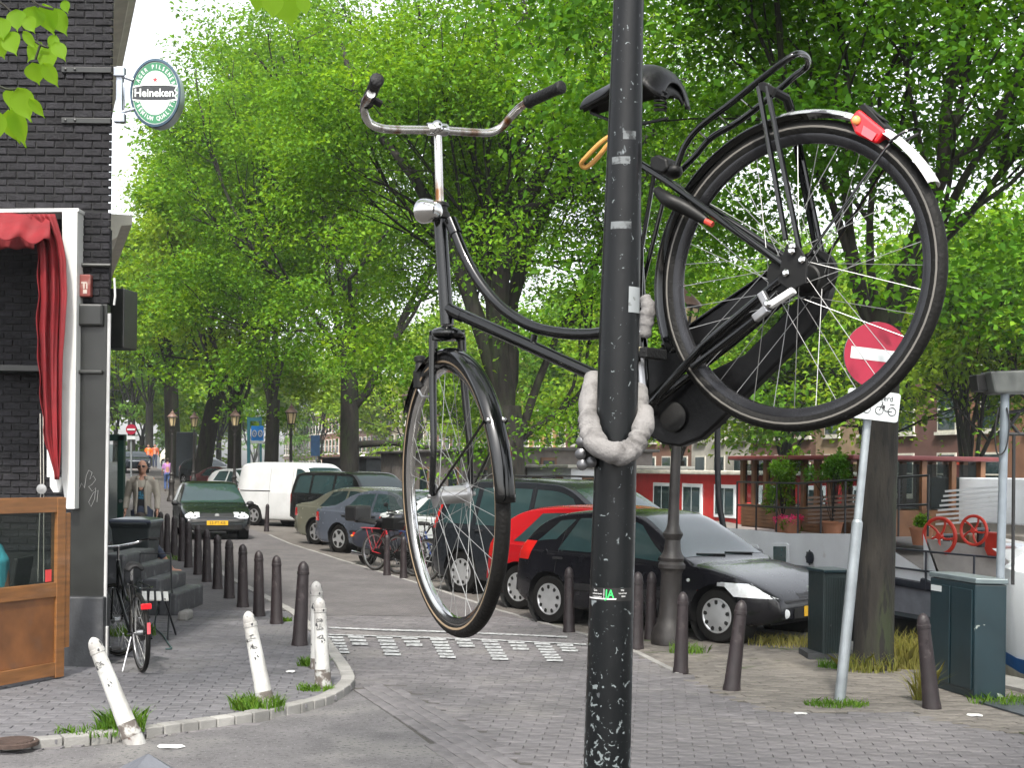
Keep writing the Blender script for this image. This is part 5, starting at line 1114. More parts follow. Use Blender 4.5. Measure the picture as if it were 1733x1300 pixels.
# ================================================================== BOLLARDS
m_bol = mat('bollard_brown', (.017, .0115, .0128), .5, var=.3, scale=10, bump=.3, bscale=60, wear=((.09, .075, .07), .62, .75, 10))
m_bolw = mat('bollard_white', (.42, .42, .405), .6, var=.12, scale=8, bump=.3, bscale=50, wear=[((.22, .21, .2), .44, .62, 5), ((.08, .05, .04), .63, .66, 6), ((.03, .03, .034), .65, .66, 26)], stretch=(1, 1, .6))
def bollard_mesh(m, key):
    hb = .86; pr = [(.088, -.12), (.086, 0), (.084, .03), (.078, .06), (.066, .45), (.059, .70), (.058, .72), (.063, .725), (.063, .755), (.058, .76), (.058, .775), (.055, .80), (.044, .83), (.025, .852), (.006, .862)]
    sh = MB().lathe(pr[:9], n=20, cap=False).mesh('shaft', m); cp = MB().lathe(pr[8:], n=20).mesh('cap', m); xs_ = MB()
    for k in range(3):
        for a in (R(45), R(-45)): xs_.box((0, -.0665 + .004 * k, .62 - .05 * k), (.036, .006, .008), Matrix.Rotation(a, 3, 'Y'))
    return sh, cp, xs_.mesh('crosses', m, None, 0)
BM = {'b': bollard_mesh(m_bol, 'b'), 'w': bollard_mesh(m_bolw, 'w')}
def bollard(base, top, label, kind='b', group=None, z=0.0):
    b0 = G(*base, z); dxp = (top[0] - base[0]) - (base[1] - top[1]) * math.tan(ROLL); lean = math.atan2(dxp, base[1] - top[1])
    hgt = (base[1] - top[1]) / math.cos(lean) / F * b0.y; t = thing('bollard', label, 'bollard', b0, group); s = hgt / .862
    for nm, me in zip(('shaft', 'cap', 'crosses'), BM[kind]):
        o = bpy.data.objects.new(nm, me); col.objects.link(o); o.parent = t
    t.scale = (s, s, s) if kind == 'b' else (s * .98, s * .98, s); t.rotation_euler = (0, lean, random.uniform(-.2, .2)); return t
GBo = 'brown iron bollards in the row along the left pavement'
LB = 'brown iron bollard in the row along the pavement beside the street'
ORD = ['', 'first', 'second', 'third', 'fourth', 'fifth', 'sixth', 'seventh', 'eighth', 'ninth', 'tenth', 'eleventh', 'twelfth', 'thirteenth']
for vt_i, (u, vt, vb, du) in enumerate([(507, 950, 1092, 7), (468, 940, 1056, 0), (438, 932, 1043, 0), (411, 921, 1028, 0), (388, 913, 1013, 0), (368, 905, 997, 0), (350, 896, 985, 0), (335, 889, 973, 0), (319, 883, 961, 0), (308, 876, 950, 0), (295, 873, 943, 0), (283, 869, 936, 0), (272, 866, 928, 0), (265, 862, 922, 0)]):
    if du: bollard((u, vb), (u + du, vt), 'tilted brown bollard ending the row next to the white bollards', 'b', None, .05)
    else: bollard((u, vb), (u, vt), '%s brown bollard from the tilted one in the pavement row' % ORD[vt_i], 'b', GBo, .05)
bollard((223, 1247), (150, 1082), 'white bollard leaning far over at the kerb beside the manhole', 'w', None, .04)
bollard((451, 1199), (417, 1036), 'white bollard tilted over a tuft of grass at the kerb', 'w', None, .05)
bollard((547, 1164), (541, 1012), 'peeling white bollard at the rounded kerb corner', 'w', None, .05)
bollard((539, 1132), (535, 984), 'white bollard standing behind the peeling one', 'w', None, .05)
for u, vt, vb, du, lab in [(963, 960, 1070, 0, 'bollard in front of the black hatchback rear wheel'), (1077, 968, 1098, 3, 'reddish brown bollard just right of the black post'), (1101, 968, 1082, 2, 'brown bollard at the foot of the iron lamp post'), (1152, 1002, 1138, 4, 'brown bollard in front of the iron lamp post'), (1238, 1016, 1168, 18, 'bollard leaning right in front of the hatchback front wheel'), (1577, 1038, 1199, -16, 'leaning bollard in front of the dark green cabinet'), (451, 853, 900, 2, 'lone bollard in front of the white van'), (655, 905, 974, 0, 'bollard among the parked bicycles'), (683, 908, 979, 0, 'bollard beside the parked bicycles seen past the front wheel')]:
    bollard((u, vb), (u + du, vt), lab)
# black marker scrawl and dirty feet on the white bollards
m_mark = mat('marker_black', (.02, .02, .022), .6)
for q, t in enumerate([o for o in bpy.data.objects if o.get('category') == 'bollard' and 'white bollard' in o['label'] and 'tilted brown' not in o['label']]):
    r = random.Random(q + 5); a = r.uniform(-.7, -.1)
    for k in range(1 + q % 3):
        z = .66 - .08 * k - r.uniform(0, .03); rr_ = .0675 + .018 * (.7 - z); pts = [(rr_ * math.sin(a + .16 * i), -rr_ * math.cos(a + .16 * i), z + .02 * (1 if i % 2 else -1) * r.uniform(.5, 1)) for i in range(7)]
        MB().tube(spline([pts[i_] for i_ in r.sample(range(7), 6)], 4), .0022, 5).build('marker_scrawl', m_mark, t, world=False)
    MB().lathe([(.0885, .0), (.0868, .03), (.0805, .06), (.0775 - .002 * (q % 2), .12 + .03 * (q % 3))], n=20, cap=False).build('dirty_foot', mat('bollard_dirt', (.10, .085, .075), .8, var=.4, scale=14, wear=((.3, .3, .29), .5, .6, 14)), t, world=False)
# ================================================================== GRASS
lf_g = leafmat('grass_blade', (.05, .12, .015), (.09, .19, .02), (.17, .26, .04), .4)
lf_dry = leafmat('dry_grass', (.12, .15, .03), (.22, .22, .06), (.34, .30, .12), .4)
def grass(label, u, v, n, hgt, rad, z=0.0, m=lf_g, seed=1, sq=.6):
    c = G(u, v, z); r = np.random.default_rng(seed); a = r.uniform(0, 6.28, n); q = rad * r.random(n) ** .6
    b = np.stack([c.x + q * np.cos(a), c.y + q * np.sin(a) * sq, np.full(n, z - .01)], 1); h_ = hgt * r.uniform(.35, 1, n)[:, None]; ln = r.normal(0, .38, (n, 2)); wd = .0045 * np.ones((n, 1)); g = r.uniform(0, 6.28, n); s = np.stack([np.cos(g), np.sin(g), np.zeros(n)], 1) * wd
    mid = b + np.concatenate([ln * .4, np.ones((n, 1)) * .6], 1) * h_; tip = b + np.concatenate([ln * 1.1, np.ones((n, 1)) * .95], 1) * h_
    vv = np.stack([b - s, b + s, mid + s * .7, tip, mid - s * .7], 1).reshape(-1, 3); o = npmesh('grass_tuft', vv, 0, 5, m); o['kind'] = 'stuff'; return tag(o, label, 'grass')
for q, (lab, u, v, n, h_, rd, z, m) in enumerate([('grass tuft at the foot of the far leaning white bollard', 205, 1236, 420, .20, .16, .05, lf_g), ('low grass spreading left of the far leaning white bollard', 165, 1240, 260, .07, .3, .05, lf_g), ('thick grass tuft at the foot of the tilted white bollard', 436, 1200, 520, .15, .2, .05, lf_g), ('grass at the foot of the white bollard pair', 528, 1128, 260, .12, .14, .05, lf_g), ('short grass beside the peeling white bollard', 535, 1168, 200, .08, .16, .05, lf_g),
        ('grass at the foot of the sign pole', 1415, 1194, 420, .07, .26, 0, lf_g), ('tall dry grass behind the leaning bollard', 1535, 1130, 700, .42, .28, 0, lf_dry), ('dry weeds in front of the tree trunk', 1470, 1136, 260, .22, .30, 0, lf_dry), ('dry grass blades beside the leaning brown bollard', 1562, 1185, 160, .34, .08, 0, lf_dry), ('weeds left of the tree trunk', 1418, 1130, 200, .12, .2, 0, lf_g), ('grass growing under the nose of the black hatchback', 1340, 1092, 420, .16, .5, 0, lf_dry), ('grass growing along the quay by the green cabinet', 1712, 1190, 300, .1, .35, 0, lf_g), ('weeds between the bollard and the lamp post', 1165, 1105, 160, .14, .2, 0, lf_g), ('small grass at the last brown bollard', 480, 1052, 140, .08, .1, .05, lf_g), ('grass below the bollard row', 300, 948, 160, .14, .3, .05, lf_g), ('weeds around the parked bicycle', 215, 1075, 300, .16, .3, .05, lf_g)]):
    grass(lab, u, v, n, h_, rd, z, m, 60 + q)
# ================================================================== LANTERNS
m_iron = mat('lamp_iron', (.022, .019, .018), .5, var=.3, scale=8, bump=.3, bscale=40, wear=((.06, .05, .045), .6, .8, 6))
m_lglass = mat('lantern_glass', (.55, .43, .25), .35, var=.15); m_roof = mat('lantern_roof', (.16, .10, .08), .5)
def lantern(base, label, s=1.0, lean=0.0, group='iron street lanterns'):
    t = thing('street_lantern', label, 'street lamp', base, group); t.scale = (s, s, s); t.rotation_euler = (0, lean, 0)
    pr = [(.20, 0), (.20, .10), (.185, .13), (.185, .16), (.15, .22), (.13, .30), (.12, .45), (.115, .78), (.13, .82), (.15, .84), (.15, .88), (.125, .91), (.135, .95), (.115, .99), (.095, 1.04), (.085, 1.15), (.105, 1.19), (.115, 1.22), (.085, 1.26), (.065, 1.32), (.06, 1.6), (.05, 2.4), (.042, 2.9), (.06, 2.93), (.06, 2.97), (.04, 3.0), (.035, 3.18)]
    MB().lathe(pr, n=20).build('post', m_iron, t, 30, world=False)
    mb = MB()
    for k in range(4):
        g = k * math.pi / 2; c_, s_ = math.cos(g), math.sin(g); mb.tube(spline([(.03 * c_, .03 * s_, 3.12), (.13 * c_, .13 * s_, 3.2), (.12 * c_, .12 * s_, 3.34)], 4), .012, 6)
    mb.build('cradle', m_iron, t, world=False)
    MB().lathe([(.11, 3.34), (.19, 3.72)], n=6, cap=True).build('glass', m_lglass, t, 0, world=False)
    mb = MB()
    for k in range(6):
        g = 2 * math.pi * k / 6; mb.bar((.113 * math.cos(g), .113 * math.sin(g), 3.33), (.194 * math.cos(g), .194 * math.sin(g), 3.72), .02, .02)
    mb.lathe([(.118, 3.32), (.118, 3.35)], n=6); mb.lathe([(.2, 3.71), (.2, 3.74)], n=6); mb.build('glazing_bars', m_iron, t, 0, world=False)
    MB().lathe([(.23, 3.74), (.22, 3.77), (.13, 3.86), (.08, 3.9), (.085, 3.93), (.05, 3.97), (.02, 4.0), (.03, 4.03), (.005, 4.07)], n=12).build('roof', m_roof, t, 30, world=False); return t
lantern(G(1132, 1090), 'iron lamp post standing in front of the black hatchback', .97, R(1.4))
for u, y, lab in [(491, 48, 'street lantern in front of the white van'), (396, 56, 'street lantern behind the approaching hatchback'), (327, 63, 'street lantern behind the parked estate car'), (290, 60, 'street lantern beside the person in the lilac top'), (690, 36, 'street lantern half hidden behind the hanging front wheel')]:
    p = atY(u, y); lantern(p, lab)
# ================================================================== NO-ENTRY SIGN
m_zinc = mat('galvanised_steel', (.30, .33, .35), .45, .6, var=.15, scale=8); m_sgr = mat('sign_red', (.26, .005, .028), .45, var=.06); m_sgw = mat('sign_white_face', (.46, .49, .5), .5, var=.06)
sb_ = G(1421, 1188); st_ = P(1470, 690, sb_.y + .02); axs = (st_ - sb_).normalized()
s = thing('no_entry_sign', 'red no-entry sign with a bicycle exception plate on a leaning grey pole', 'sign', sb_)
def onp(v): return sb_ + (st_ - sb_) * ((1188 - v) / (1188 - 690))
MB().tube([sb_ - axs * .05, onp(884)], .045, 16).build('lower_pole', m_zinc, s); MB().tube([onp(886), onp(880)], [.045, .033], 16).build('pole_collar', m_zinc, s); MB().tube([onp(880), onp(545)], .033, 14).build('upper_pole', m_zinc, s)
sx, su2, sn2 = frame3((1, .06, -math.sin(R(6.0))), (math.sin(R(6)), 0, 1))
dc = P(1484, 601, sb_.y - .07)
def dpoly(pts, off): return MB().add([dc + sx * a + su2 * b + sn2 * off for a, b in pts], [tuple(range(len(pts)))])
def circ(r, n=48): return [(r * math.cos(2 * math.pi * i / n), r * math.sin(2 * math.pi * i / n)) for i in range(n)]
rd = .268; MB().prism([dc + sx * a + su2 * b for a, b in circ(rd)], -sn2 * .02).build('disc_back', m_zinc, s, 30)
dk = dpoly(circ(rd), .001).build('red_disc', m_sgr, s, 0); dpoly([(-.215, -.048), (.215, -.048), (.215, .048), (-.215, .048)], .003).build('white_bar', m_sgw, dk, 0)
pc = P(1478, 686, sb_.y - .07)
def ppoly(pts, off): return [pc + sx * a + su2 * b + sn2 * off for a, b in pts]
def rrect(a, b, r):
    o = []
    for cx, cy, g0 in ((a - r, b - r, 0), (-a + r, b - r, 90), (-a + r, -b + r, 180), (a - r, -b + r, 270)): o += [(cx + r * math.cos(R(g0 + k * 18)), cy + r * math.sin(R(g0 + k * 18))) for k in range(6)]
    return o
pl = MB().prism(ppoly(rrect(.215, .118, .025), 0), -sn2 * .015).build('exception_plate', m_sgw, s, 0)
m_ink = mat('sign_ink', (.02, .02, .022), .5); mb = MB(); put_text(mb, 'uitgezonderd', pc + su2 * .066, sx, su2, .062, .003, sx=.95); mb.build('plate_lettering', m_ink, pl, 0)
def picto(cx, cy, k, moped):
    mb = MB()
    def L(*p): mb.tube([pc + sx * (cx + a * k) + su2 * (cy + b * k) + sn2 * .003 for a, b in p], .003, 5)
    for wx in (-.055, .055):
        mb.tube([pc + sx * (cx + k * (wx + .034 * math.cos(t))) + su2 * (cy + k * .034 * math.sin(t)) + sn2 * .003 for t in [i * .349 for i in range(18)]], .003, 5, closed=True)
    if moped: L((-.055, 0), (-.03, .07), (-.045, .078)); L((-.035, .055), (-.005, .0), (.055, 0)); L((.03, .06), (.07, .06)); mb.ell(pc + sx * (cx - .02 * k) + su2 * (cy + .035 * k) + sn2 * .003, (.012, .004, .014), 8, 6)
    else: L((-.055, 0), (-.03, .055), (.02, .055), (0, 0), (-.03, .055)); L((0, 0), (.055, 0), (.02, .055), (.03, .07)); L((-.03, .055), (-.035, .075), (-.05, .075))
    mb.build('pictogram', m_ink, pl, 0)
picto(-.105, -.035, .95, False); picto(.105, -.035, .95, True)
# ================================================================== CABINETS
m_cab = mat('cabinet_green', (.007, .02, .026), .35, var=.2, scale=4, wear=[((.25, .28, .26), .70, .715, 7)]); m_cab2 = mat('cabinet_dark', (.008, .016, .017), .45, var=.3, scale=4, wear=((.14, .15, .15), .72, .74, 12))
cn = G(1648, 1184); bl = G(1572, 1160); br = G(1702, 1186); bl.z = br.z = cn.z = 0; bk4 = bl + (br - cn); zt = .98
cb = thing('utility_cabinet', 'large chipped dark green utility cabinet on the quay', 'cabinet', (cn + bk4) / 2)
MB().prism([bl, cn, br, bk4], (0, 0, zt - .03)).build('housing', m_cab, cb, 0, bev=.01)
q4 = [bl, cn, br, bk4]; ctr = sum(q4, V()) / 4; MB().prism([ctr + (p - ctr) * 1.04 + V((0, 0, zt - .026)) for p in q4], (0, 0, .045)).build('lid', mat('cabinet_lid', (.12, .15, .16), .3, .2), cb, 0, bev=.008)
ev = (cn - bl); en = V((ev.y, -ev.x, 0)).normalized() * (1 if V((ev.y, -ev.x, 0)).dot(V((-1, -1, 0))) > 0 else -1)
for k in (0, 1):
    a = bl + ev * (.04 + .48 * k); b = bl + ev * (.48 + .48 * k); MB().prism([a + V((0, 0, .07)) + en * .001, b + V((0, 0, .07)) + en * .001, b + V((0, 0, zt - .08)) + en * .001, a + V((0, 0, zt - .08)) + en * .001], en * .012).build('door', m_cab, cb, 0, bev=.004)
MB().prism([bl + ev * .06 + V((0, 0, zt - .14)) + en * .014, bl + ev * .3 + V((0, 0, zt - .14)) + en * .014, bl + ev * .3 + V((0, 0, zt - .09)) + en * .014, bl + ev * .06 + V((0, 0, zt - .09)) + en * .014], en * .002).build('label_plate', m_sgw, cb, 0)
p1 = G(1366, 1108); p2 = G(1392, 1117); p3 = G(1438, 1116); p1.z = p2.z = p3.z = 0; zt2 = .86
cb2 = thing('ribbed_cabinet', 'ribbed dark cabinet between the black hatchback and the sign pole', 'cabinet', (p1 + p3) / 2)
MB().prism([p1, p2, p3, p1 + p3 - p2], (0, 0, zt2)).build('housing', m_cab2, cb2, 0, bev=.01)
ev = p3 - p2; en = V((ev.y, -ev.x, 0)).normalized()
for k in range(11):
    a = p2 + ev * (.06 + .088 * k); MB().bar(a + V((0, 0, .05)) + en * .006, a + V((0, 0, zt2 - .05)) + en * .006, .012, .012).build('rib', m_cab2, cb2, 0)
MB().prism([p1 + V((-.02, -.0, zt2 + .002)), p2 + V((0, -.02, zt2 + .002)), p3 + V((.02, -.02, zt2 + .002)), p1 + p3 - p2 + V((0, .02, zt2 + .002))], (0, 0, .03)).build('lid', m_cab, cb2, 0, bev=.006)
MB().box((p1 + p3) / 2 + V((0, 0, .03)), (.5, .45, .06)).build('foot', m_blk2, cb2, 0)
# steel plate on the quay, flood light mast
tag(MB().prism([G(1655, 1190), G(1740, 1182), G(1810, 1206), G(1735, 1214)], (0, 0, .012)).build('steel_plate', mat('plate_steel', (.06, .07, .08), .45, .5), None, 0), 'dark steel plate lying beside the green cabinet', 'plate')
my = 11.95; mx = P(1692, 1000, my).x; ml = thing('mast_light', 'grey quay mast with a boxy lamp head and cable loops', 'lamp mast', (mx, my, 0)); topz = P(1700, 664, my).z; tx = P(1701, 664, my).x
MB().tube([(mx - .01, my, 0), (tx, my, topz)], .038, 14).build('mast', mat('mast_grey', (.2, .23, .26), .5, .3), ml)
MB().prism([P(1676, 628, my - .1), P(1800, 624, my - .1), P(1800, 664, my - .1), P(1684, 666, my - .1)], (0, .3, 0)).build('lamp_head', mat('lamp_head_grey', (.07, .075, .072), .5, var=.3, scale=6), ml, 0, bev=.02)
MB().prism([P(1652, 634, my + .05), P(1676, 630, my + .05), P(1682, 662, my + .05), P(1655, 662, my + .05)], (0, .2, 0)).build('lamp_side', m_blkp, ml, 0, bev=.01)
mb = MB(); mb.tube(spline([P(1690, 690, my - .05), P(1684, 730, my - .06), P(1688, 768, my - .06), P(1702, 760, my - .06), P(1708, 720, my - .05), P(1704, 690, my - .05)], 6), .007, 6); mb.build('cable_loop', m_blkp, ml)
for a, b in (((1690, 700), (1740, 694)), ((1690, 735), (1740, 735)), ((1696, 700), (1725, 735)), ((1725, 698), (1700, 735)), ((1716, 735), (1714, 990))): MB().tube([P(*a, my + .15), P(*b, my + .15)], .016, 8).build('gantry_bar', m_blkp, ml)
# ================================================================== HOUSEBOATS
RZ = Matrix.Rotation(math.atan2(D.y, D.x), 3, 'Z'); quay0 = quay
def quay(s, o=0.0): return quay0(s, o + 1.45)           # the big boats lie outside the small one
def bbox(mb, s0, s1, o0, o1, z0, z1):
    c = (quay(s0, o0) + quay(s1, o1)) / 2; return mb.box(V((c.x, c.y, (z0 + z1) / 2)), (s1 - s0, o1 - o0, z1 - z0), RZ)
m_hw = mat('boat_white', (.74, .77, .80), .5, var=.08, scale=2, wear=((.42, .38, .34), .64, .78, 3)); m_hd = mat('boat_navy', (.02, .024, .035), .4); m_hg = mat('boat_grey', (.22, .23, .26), .5)
m_hwood = mat('boat_wood', (.16, .075, .035), .5, var=.3, scale=4); m_tealg = mat('boat_teal_glass', (.01, .06, .065), .06, coat=.5); m_rail = mat('rail_black', (.012, .013, .016), .4); m_rd = mat('winch_red', (.5, .03, .015), .45)
def sq(p_u, o): # s coordinate along the quay where the vertical plane at offset o meets pixel column u
    k = (p_u - CX) / F; q = quay(0, o); return (q.x - k * q.y) / (k * D.y - D.x)
hb = thing('white_houseboat', 'white houseboat with timber wheelhouse, black railing and red winch wheels', 'houseboat', quay(5, 2.5) + V((0, 0, -1.25)))
o_ = .45; sB = sq(1566, o_)
def hullrow(z, off): # outline of the hull at height z
    pts = [(17, 0), (12, 0), (8, 0), (5, 0), (3, 0), (1.5, 0), (sB, .0), (sB - .1, .02), (sB - .8, .10), (sB - 1.7, .42), (sB - 2.4, 1.1), (sB - 2.7, 2.2), (sB - 2.4, 3.3), (sB - 1.7, 4.0), (sB - .8, 4.3), (1.5, 4.4), (8, 4.4), (17, 4.4)]
    return [quay(a, o_ + b + (off if b < 2 else -off)) + V((0, 0, z + sheer(a, z))) for a, b in pts]
def sheer(a, z): return max(0, (z - .2) / .8) * float(np.interp(a, [-3, sB - .06, sB - .05, 0, 2, 5, 17], [-.42, -.42, .30, .30, .14, 0, 0])) * (1 if z > .55 or a > sB - .055 else 0)
def ring_(rows, name, m): return MB().grid(rows, True).build(name, m, hb, 40)
ring_([hullrow(.50, 0), hullrow(.98, -.02)], 'upper_hull', m_hw); ring_([hullrow(.44, -.05), hullrow(.47, -.06), hullrow(.52, -.05), hullrow(.535, 0)], 'rubbing_strake', m_hd)
ring_([hullrow(.12, .03), hullrow(.44, 0)], 'lower_hull', m_hg); ring_([hullrow(.04, .0), hullrow(.08, -.04), hullrow(.12, .0)], 'lower_strake', m_hd); ring_([hullrow(-1.3, .5), hullrow(.05, .03)], 'bottom_hull', mat('boat_black', (.006, .006, .007), .5))
MB().add(hullrow(.93, .03), [tuple(range(18))]).build('deck', mat('boat_deck', (.15, .14, .13), .7), hb, 0)
def hpt(u, v, o=o_ - .025):
    s_ = sq(u, o); q = quay(s_, o); return P(u, v, q.y)
def hpoly(pts, name, m, th=.02, o=o_ - .025, par=None): return MB().prism([hpt(u, v, o) for u, v in pts], -NN * th).build(name, m, par or hb, 0, bev=.006)
for (a, b, c_, d_) in ((1257, 922, 1284, 962), (1306, 920, 1336, 988)):
    f_ = hpoly([(a, b + 3), (a + 3, b), (c_ - 3, b), (c_, b + 3), (c_, d_ - 3), (c_ - 3, d_), (a + 3, d_), (a, d_ - 3)], 'window', m_hw, .015); hpoly([(a + 4, b + 5), (c_ - 4, b + 5), (c_ - 4, d_ - 4), (a + 4, d_ - 4)], 'pane', m_tealg, .018, par=f_)
cp = hpt(1372, 944); MB().lathe([(.085, 0), (.085, .03), (.06, .035)], cp, -NN, 20).build('porthole_rim', m_hd, hb); MB().lathe([(.06, .02), (.001, .03)], cp, -NN, 20).build('porthole', mat('porthole_dark', (.01, .008, .01), .1), hb)
for k in range(8):
    g = k * math.pi / 4; MB().ell(cp + V((0, 0, 1)) * (.095 * math.sin(g)) + D * (.095 * math.cos(g)) - NN * .02, (.012, .012, .012), 6, 4).build('porthole_dog', m_hd, hb)
# wheelhouse
sw0, sw1 = sq(1545, 2.2), sq(1247, 1.2)
zr = 2.05; wh = thing('wheelhouse', 'timber wheelhouse with windows and a maroon roof on the white boat', 'wheelhouse', quay((sw0 + sw1) / 2, 2.2) + V((0, 0, .95)))
bbox(MB(), sw0, sw1, 1.3, 3.4, .95, zr - .72).build('lower_boarding', m_hwood, wh, 0)
bbox(MB(), sw0 - .15, sw1 + .15, 1.1, 3.6, zr, zr + .07).build('roof', mat('maroon_roof', (.14, .03, .03), .5), wh, 0, bev=.02)
npost = 9
for k in range(npost + 1):
    s_ = sw0 + (sw1 - sw0) * k / npost
    for o2 in (1.33, 3.37): bbox(MB(), s_ - .05, s_ + .05, o2 - .04, o2 + .04, zr - .72, zr).build('post', m_hwood, wh, 0)
    if k < npost: bbox(MB(), s_ + .05, s_ + (sw1 - sw0) / npost - .05, 1.335, 1.345, zr - .70, zr - .06).build('pane', glassmat('cabin_glass', (.75, .8, .8), .45), wh, 0)
for k in range(5): bbox(MB(), sw0 - .07, sw0 - .0, 1.33 + .51 * k - .04, 1.33 + .51 * k + .04, zr - .72, zr).build('post', m_hwood, wh, 0)
bbox(MB(), sw0 - .002, sw0 + .006, 1.4, 3.3, zr - .7, zr - .05).build('pane', glassmat('cabin_glass'), wh, 0)
for k in range(6): bbox(MB(), sw0 - .03, sw1, 1.285 - .002, 1.3, .98 + .06 * k, 1.03 + .06 * k).build('board', m_hwood, wh, 0)
# railing
s0r, s1r = sq(1733, o_ + .1), sq(1246, o_ + .1); rl = thing('boat_railing', 'thin black railing along the edge of the white houseboat', 'railing', quay(3, o_ + .1) + V((0, 0, 1)))
def rz(s_): return .98 + sheer(s_, .98)
ss = np.linspace(max(s0r, sB + .1), s1r, 9)
for f_ in (.36, .72): MB().tube([quay(s_, o_ + .12) + V((0, 0, rz(s_) + f_)) for s_ in ss], .014, 8).build('rail', m_rail, rl)
for s_ in ss: MB().tube([quay(s_, o_ + .12) + V((0, 0, rz(s_) - .03)), quay(s_, o_ + .12) + V((0, 0, rz(s_) + .73))], .014, 8).build('stanchion', m_rail, rl)
for zz in (.92, .68): MB().tube([quay(s_, o_ - .05 + .1 * max(0, sB - s_) ** 2 * .6) + V((0, 0, zz)) for s_ in np.linspace(sB + 1.2, sB - 1.6, 9)], .013, 8).build('bow_rail', m_hd, rl)
for s_ in (sB - .1, sB - 1.0): MB().tube([quay(s_, o_ - .05) + V((0, 0, .45)), quay(s_, o_ - .05) + V((0, 0, .93))], .013, 8).build('stanchion', m_hd, rl)
# davit pipe
tag(MB().tube(spline([P(1228, 912, 19.5), P(1222, 880, 19.5), P(1216, 840, 19.5), P(1214, 740, 19.5), P(1217, 718, 19.5), P(1228, 712, 19.5)], 5), .045, 10).build('davit_pipe', m_rail, None), 'black bent davit pipe at the stern of the white houseboat', 'pipe')
# winch wheels and deck boxes on the bow
def winch(u, v, r_, lab):
    o2 = .62; c_ = hpt(u, v, o2); t = thing('anchor_winch', lab, 'winch', c_); ax = V((-.75, -.6, 0)).normalized(); x = V((0, 0, 1)); y = ax.cross(x)
    MB().tube([c_ + (x * math.cos(g) + y * math.sin(g)) * r_ for g in [i * 2 * math.pi / 28 for i in range(28)]], r_ * .11, 8, closed=True).build('rim', m_rd, t)
    for k in range(5):
        g = k * 2 * math.pi / 5 + .4; pts = [c_ + (x * math.cos(g + .5 * q) + y * math.sin(g + .5 * q)) * (r_ * q) for q in (.1, .4, .7, 1)]; MB().tube(pts, r_ * .07, 6).build('spoke', m_rd, t)
    MB().lathe([(r_ * .18, -.03), (r_ * .18, .03)], c_, ax, 12).build('hub', m_rd, t); MB().tube([c_, c_ - ax * .3], .03, 8).build('shaft', m_rail, t); MB().tube([c_ - ax * .15, V((c_.x - ax.x * .15, c_.y - ax.y * .15, 1.0))], .05, 8).build('stand', m_rail, t)
winch(1590, 908, .22, 'big red winch wheel on the bow of the white boat'); winch(1648, 898, .17, 'smaller red winch wheel behind the big one')
def deckbox(u0, v0, u1, v1, o2, dep, m, nm, lab, cat):
    a = hpt(u0, v1, o2); b = hpt(u1, v0, o2); bb = MB(); c_ = (a + b) / 2 + NN * dep / 2; bb.box(V((c_.x, c_.y, (a.z + b.z) / 2)), (abs((b - a).dot(D)), dep, b.z - a.z), RZ); return tag(bb.build(nm, m, None, 0, bev=.02), lab, cat)
deckbox(1608, 905, 1640, 985, 1.1, .5, m_hwood, 'winch_block', 'dark winch block between the red wheels', 'winch'); deckbox(1655, 925, 1720, 1000, 1.4, .6, m_hw, 'deck_locker', 'white locker on the bow of the white boat', 'locker'); deckbox(1662, 902, 1690, 940, 1.2, .1, m_rd, 'folded_deckchair', 'red folded deck chair on the white boat bow', 'deck chair')
deckbox(1575, 810, 1735, 880, 3.0, 1.2, m_hw, 'deck_cabin', 'low white cabin with slatted side on the bow', 'cabin')
for k in range(7): 
    o2 = 2.98; a = hpt(1582 + 3 * k, 822 + 8 * k, o2); b = hpt(1680, 820 + 8 * k, o2)
sl_ = thing('slatted_screen', 'pale slatted screen on the bow of the white boat', 'screen', hpt(1640, 880, 2.6))
for k in range(8): MB().bar(hpt(1690, 824 + 8 * k, 2.6), hpt(1600 - 3 * k, 832 + 8 * k, 2.6), .02, .03).build('slat', m_hw, sl_, 0)
sl_ = thing('slatted_bench', 'brown slatted bench on the deck behind the railing', 'bench', hpt(1420, 880, 1.0))
for k in range(7): MB().bar(hpt(1470, 838 + 7 * k, 1.0), hpt(1368, 843 + 7 * k, 1.0), .02, .035).build('slat', mat('grey_brown_slat', (.2, .14, .11), .7), sl_, 0)
# plants on deck
def shrub(label, u, v, rad, n, size, m, o2, seed, pot=True, name='potted_shrub', tall=1.2):
    c_ = hpt(u, v, o2); t = thing(name, label, 'plant', V((c_.x, c_.y, .95))); r = random.Random(seed); tips = []; dr = []; sm = MB(); b_ = V((c_.x, c_.y, 1.1))
    if pot: MB().lathe([(.11, .94), (.15, 1.14), (.16, 1.14), (.16, 1.17), (.13, 1.17), (.12, 1.1)], (c_.x, c_.y, 0), n=14).build('pot', mat('terracotta', (.3, .13, .07), .8), t)
    for k in range(16):
        e = c_ + V((r.gauss(0, rad * .5), r.gauss(0, rad * .4), r.gauss(0, rad * tall * .5))); sm.tube([b_, b_.lerp(e, .5) + V((r.gauss(0, .03), 0, .05)), e], .006, 5, cap=False); tips.append(e); dr.append((e - b_).normalized())
    sm.build('stems', m_bark, t); leaves('foliage', tips, dr, n, size, rad * .45, m, t, seed, 1.0, V((c_.x, c_.y, .95))); return t
shrub('tall bright green shrub on the houseboat deck', 1325, 812, .26, 2600, .05, lf_a, 1.0, 41, tall=1.5); shrub('round bushy shrub on the houseboat deck', 1410, 790, .26, 2600, .05, lf_b, 1.0, 42, tall=.9); shrub('small green pot plant near the red winch wheel', 1560, 884, .08, 500, .04, lf_a, 1.0, 43)
f_ = shrub('pot of pink flowers on the houseboat deck', 1340, 892, .11, 700, .04, lf_a, .75, 44, name='flower_pot')
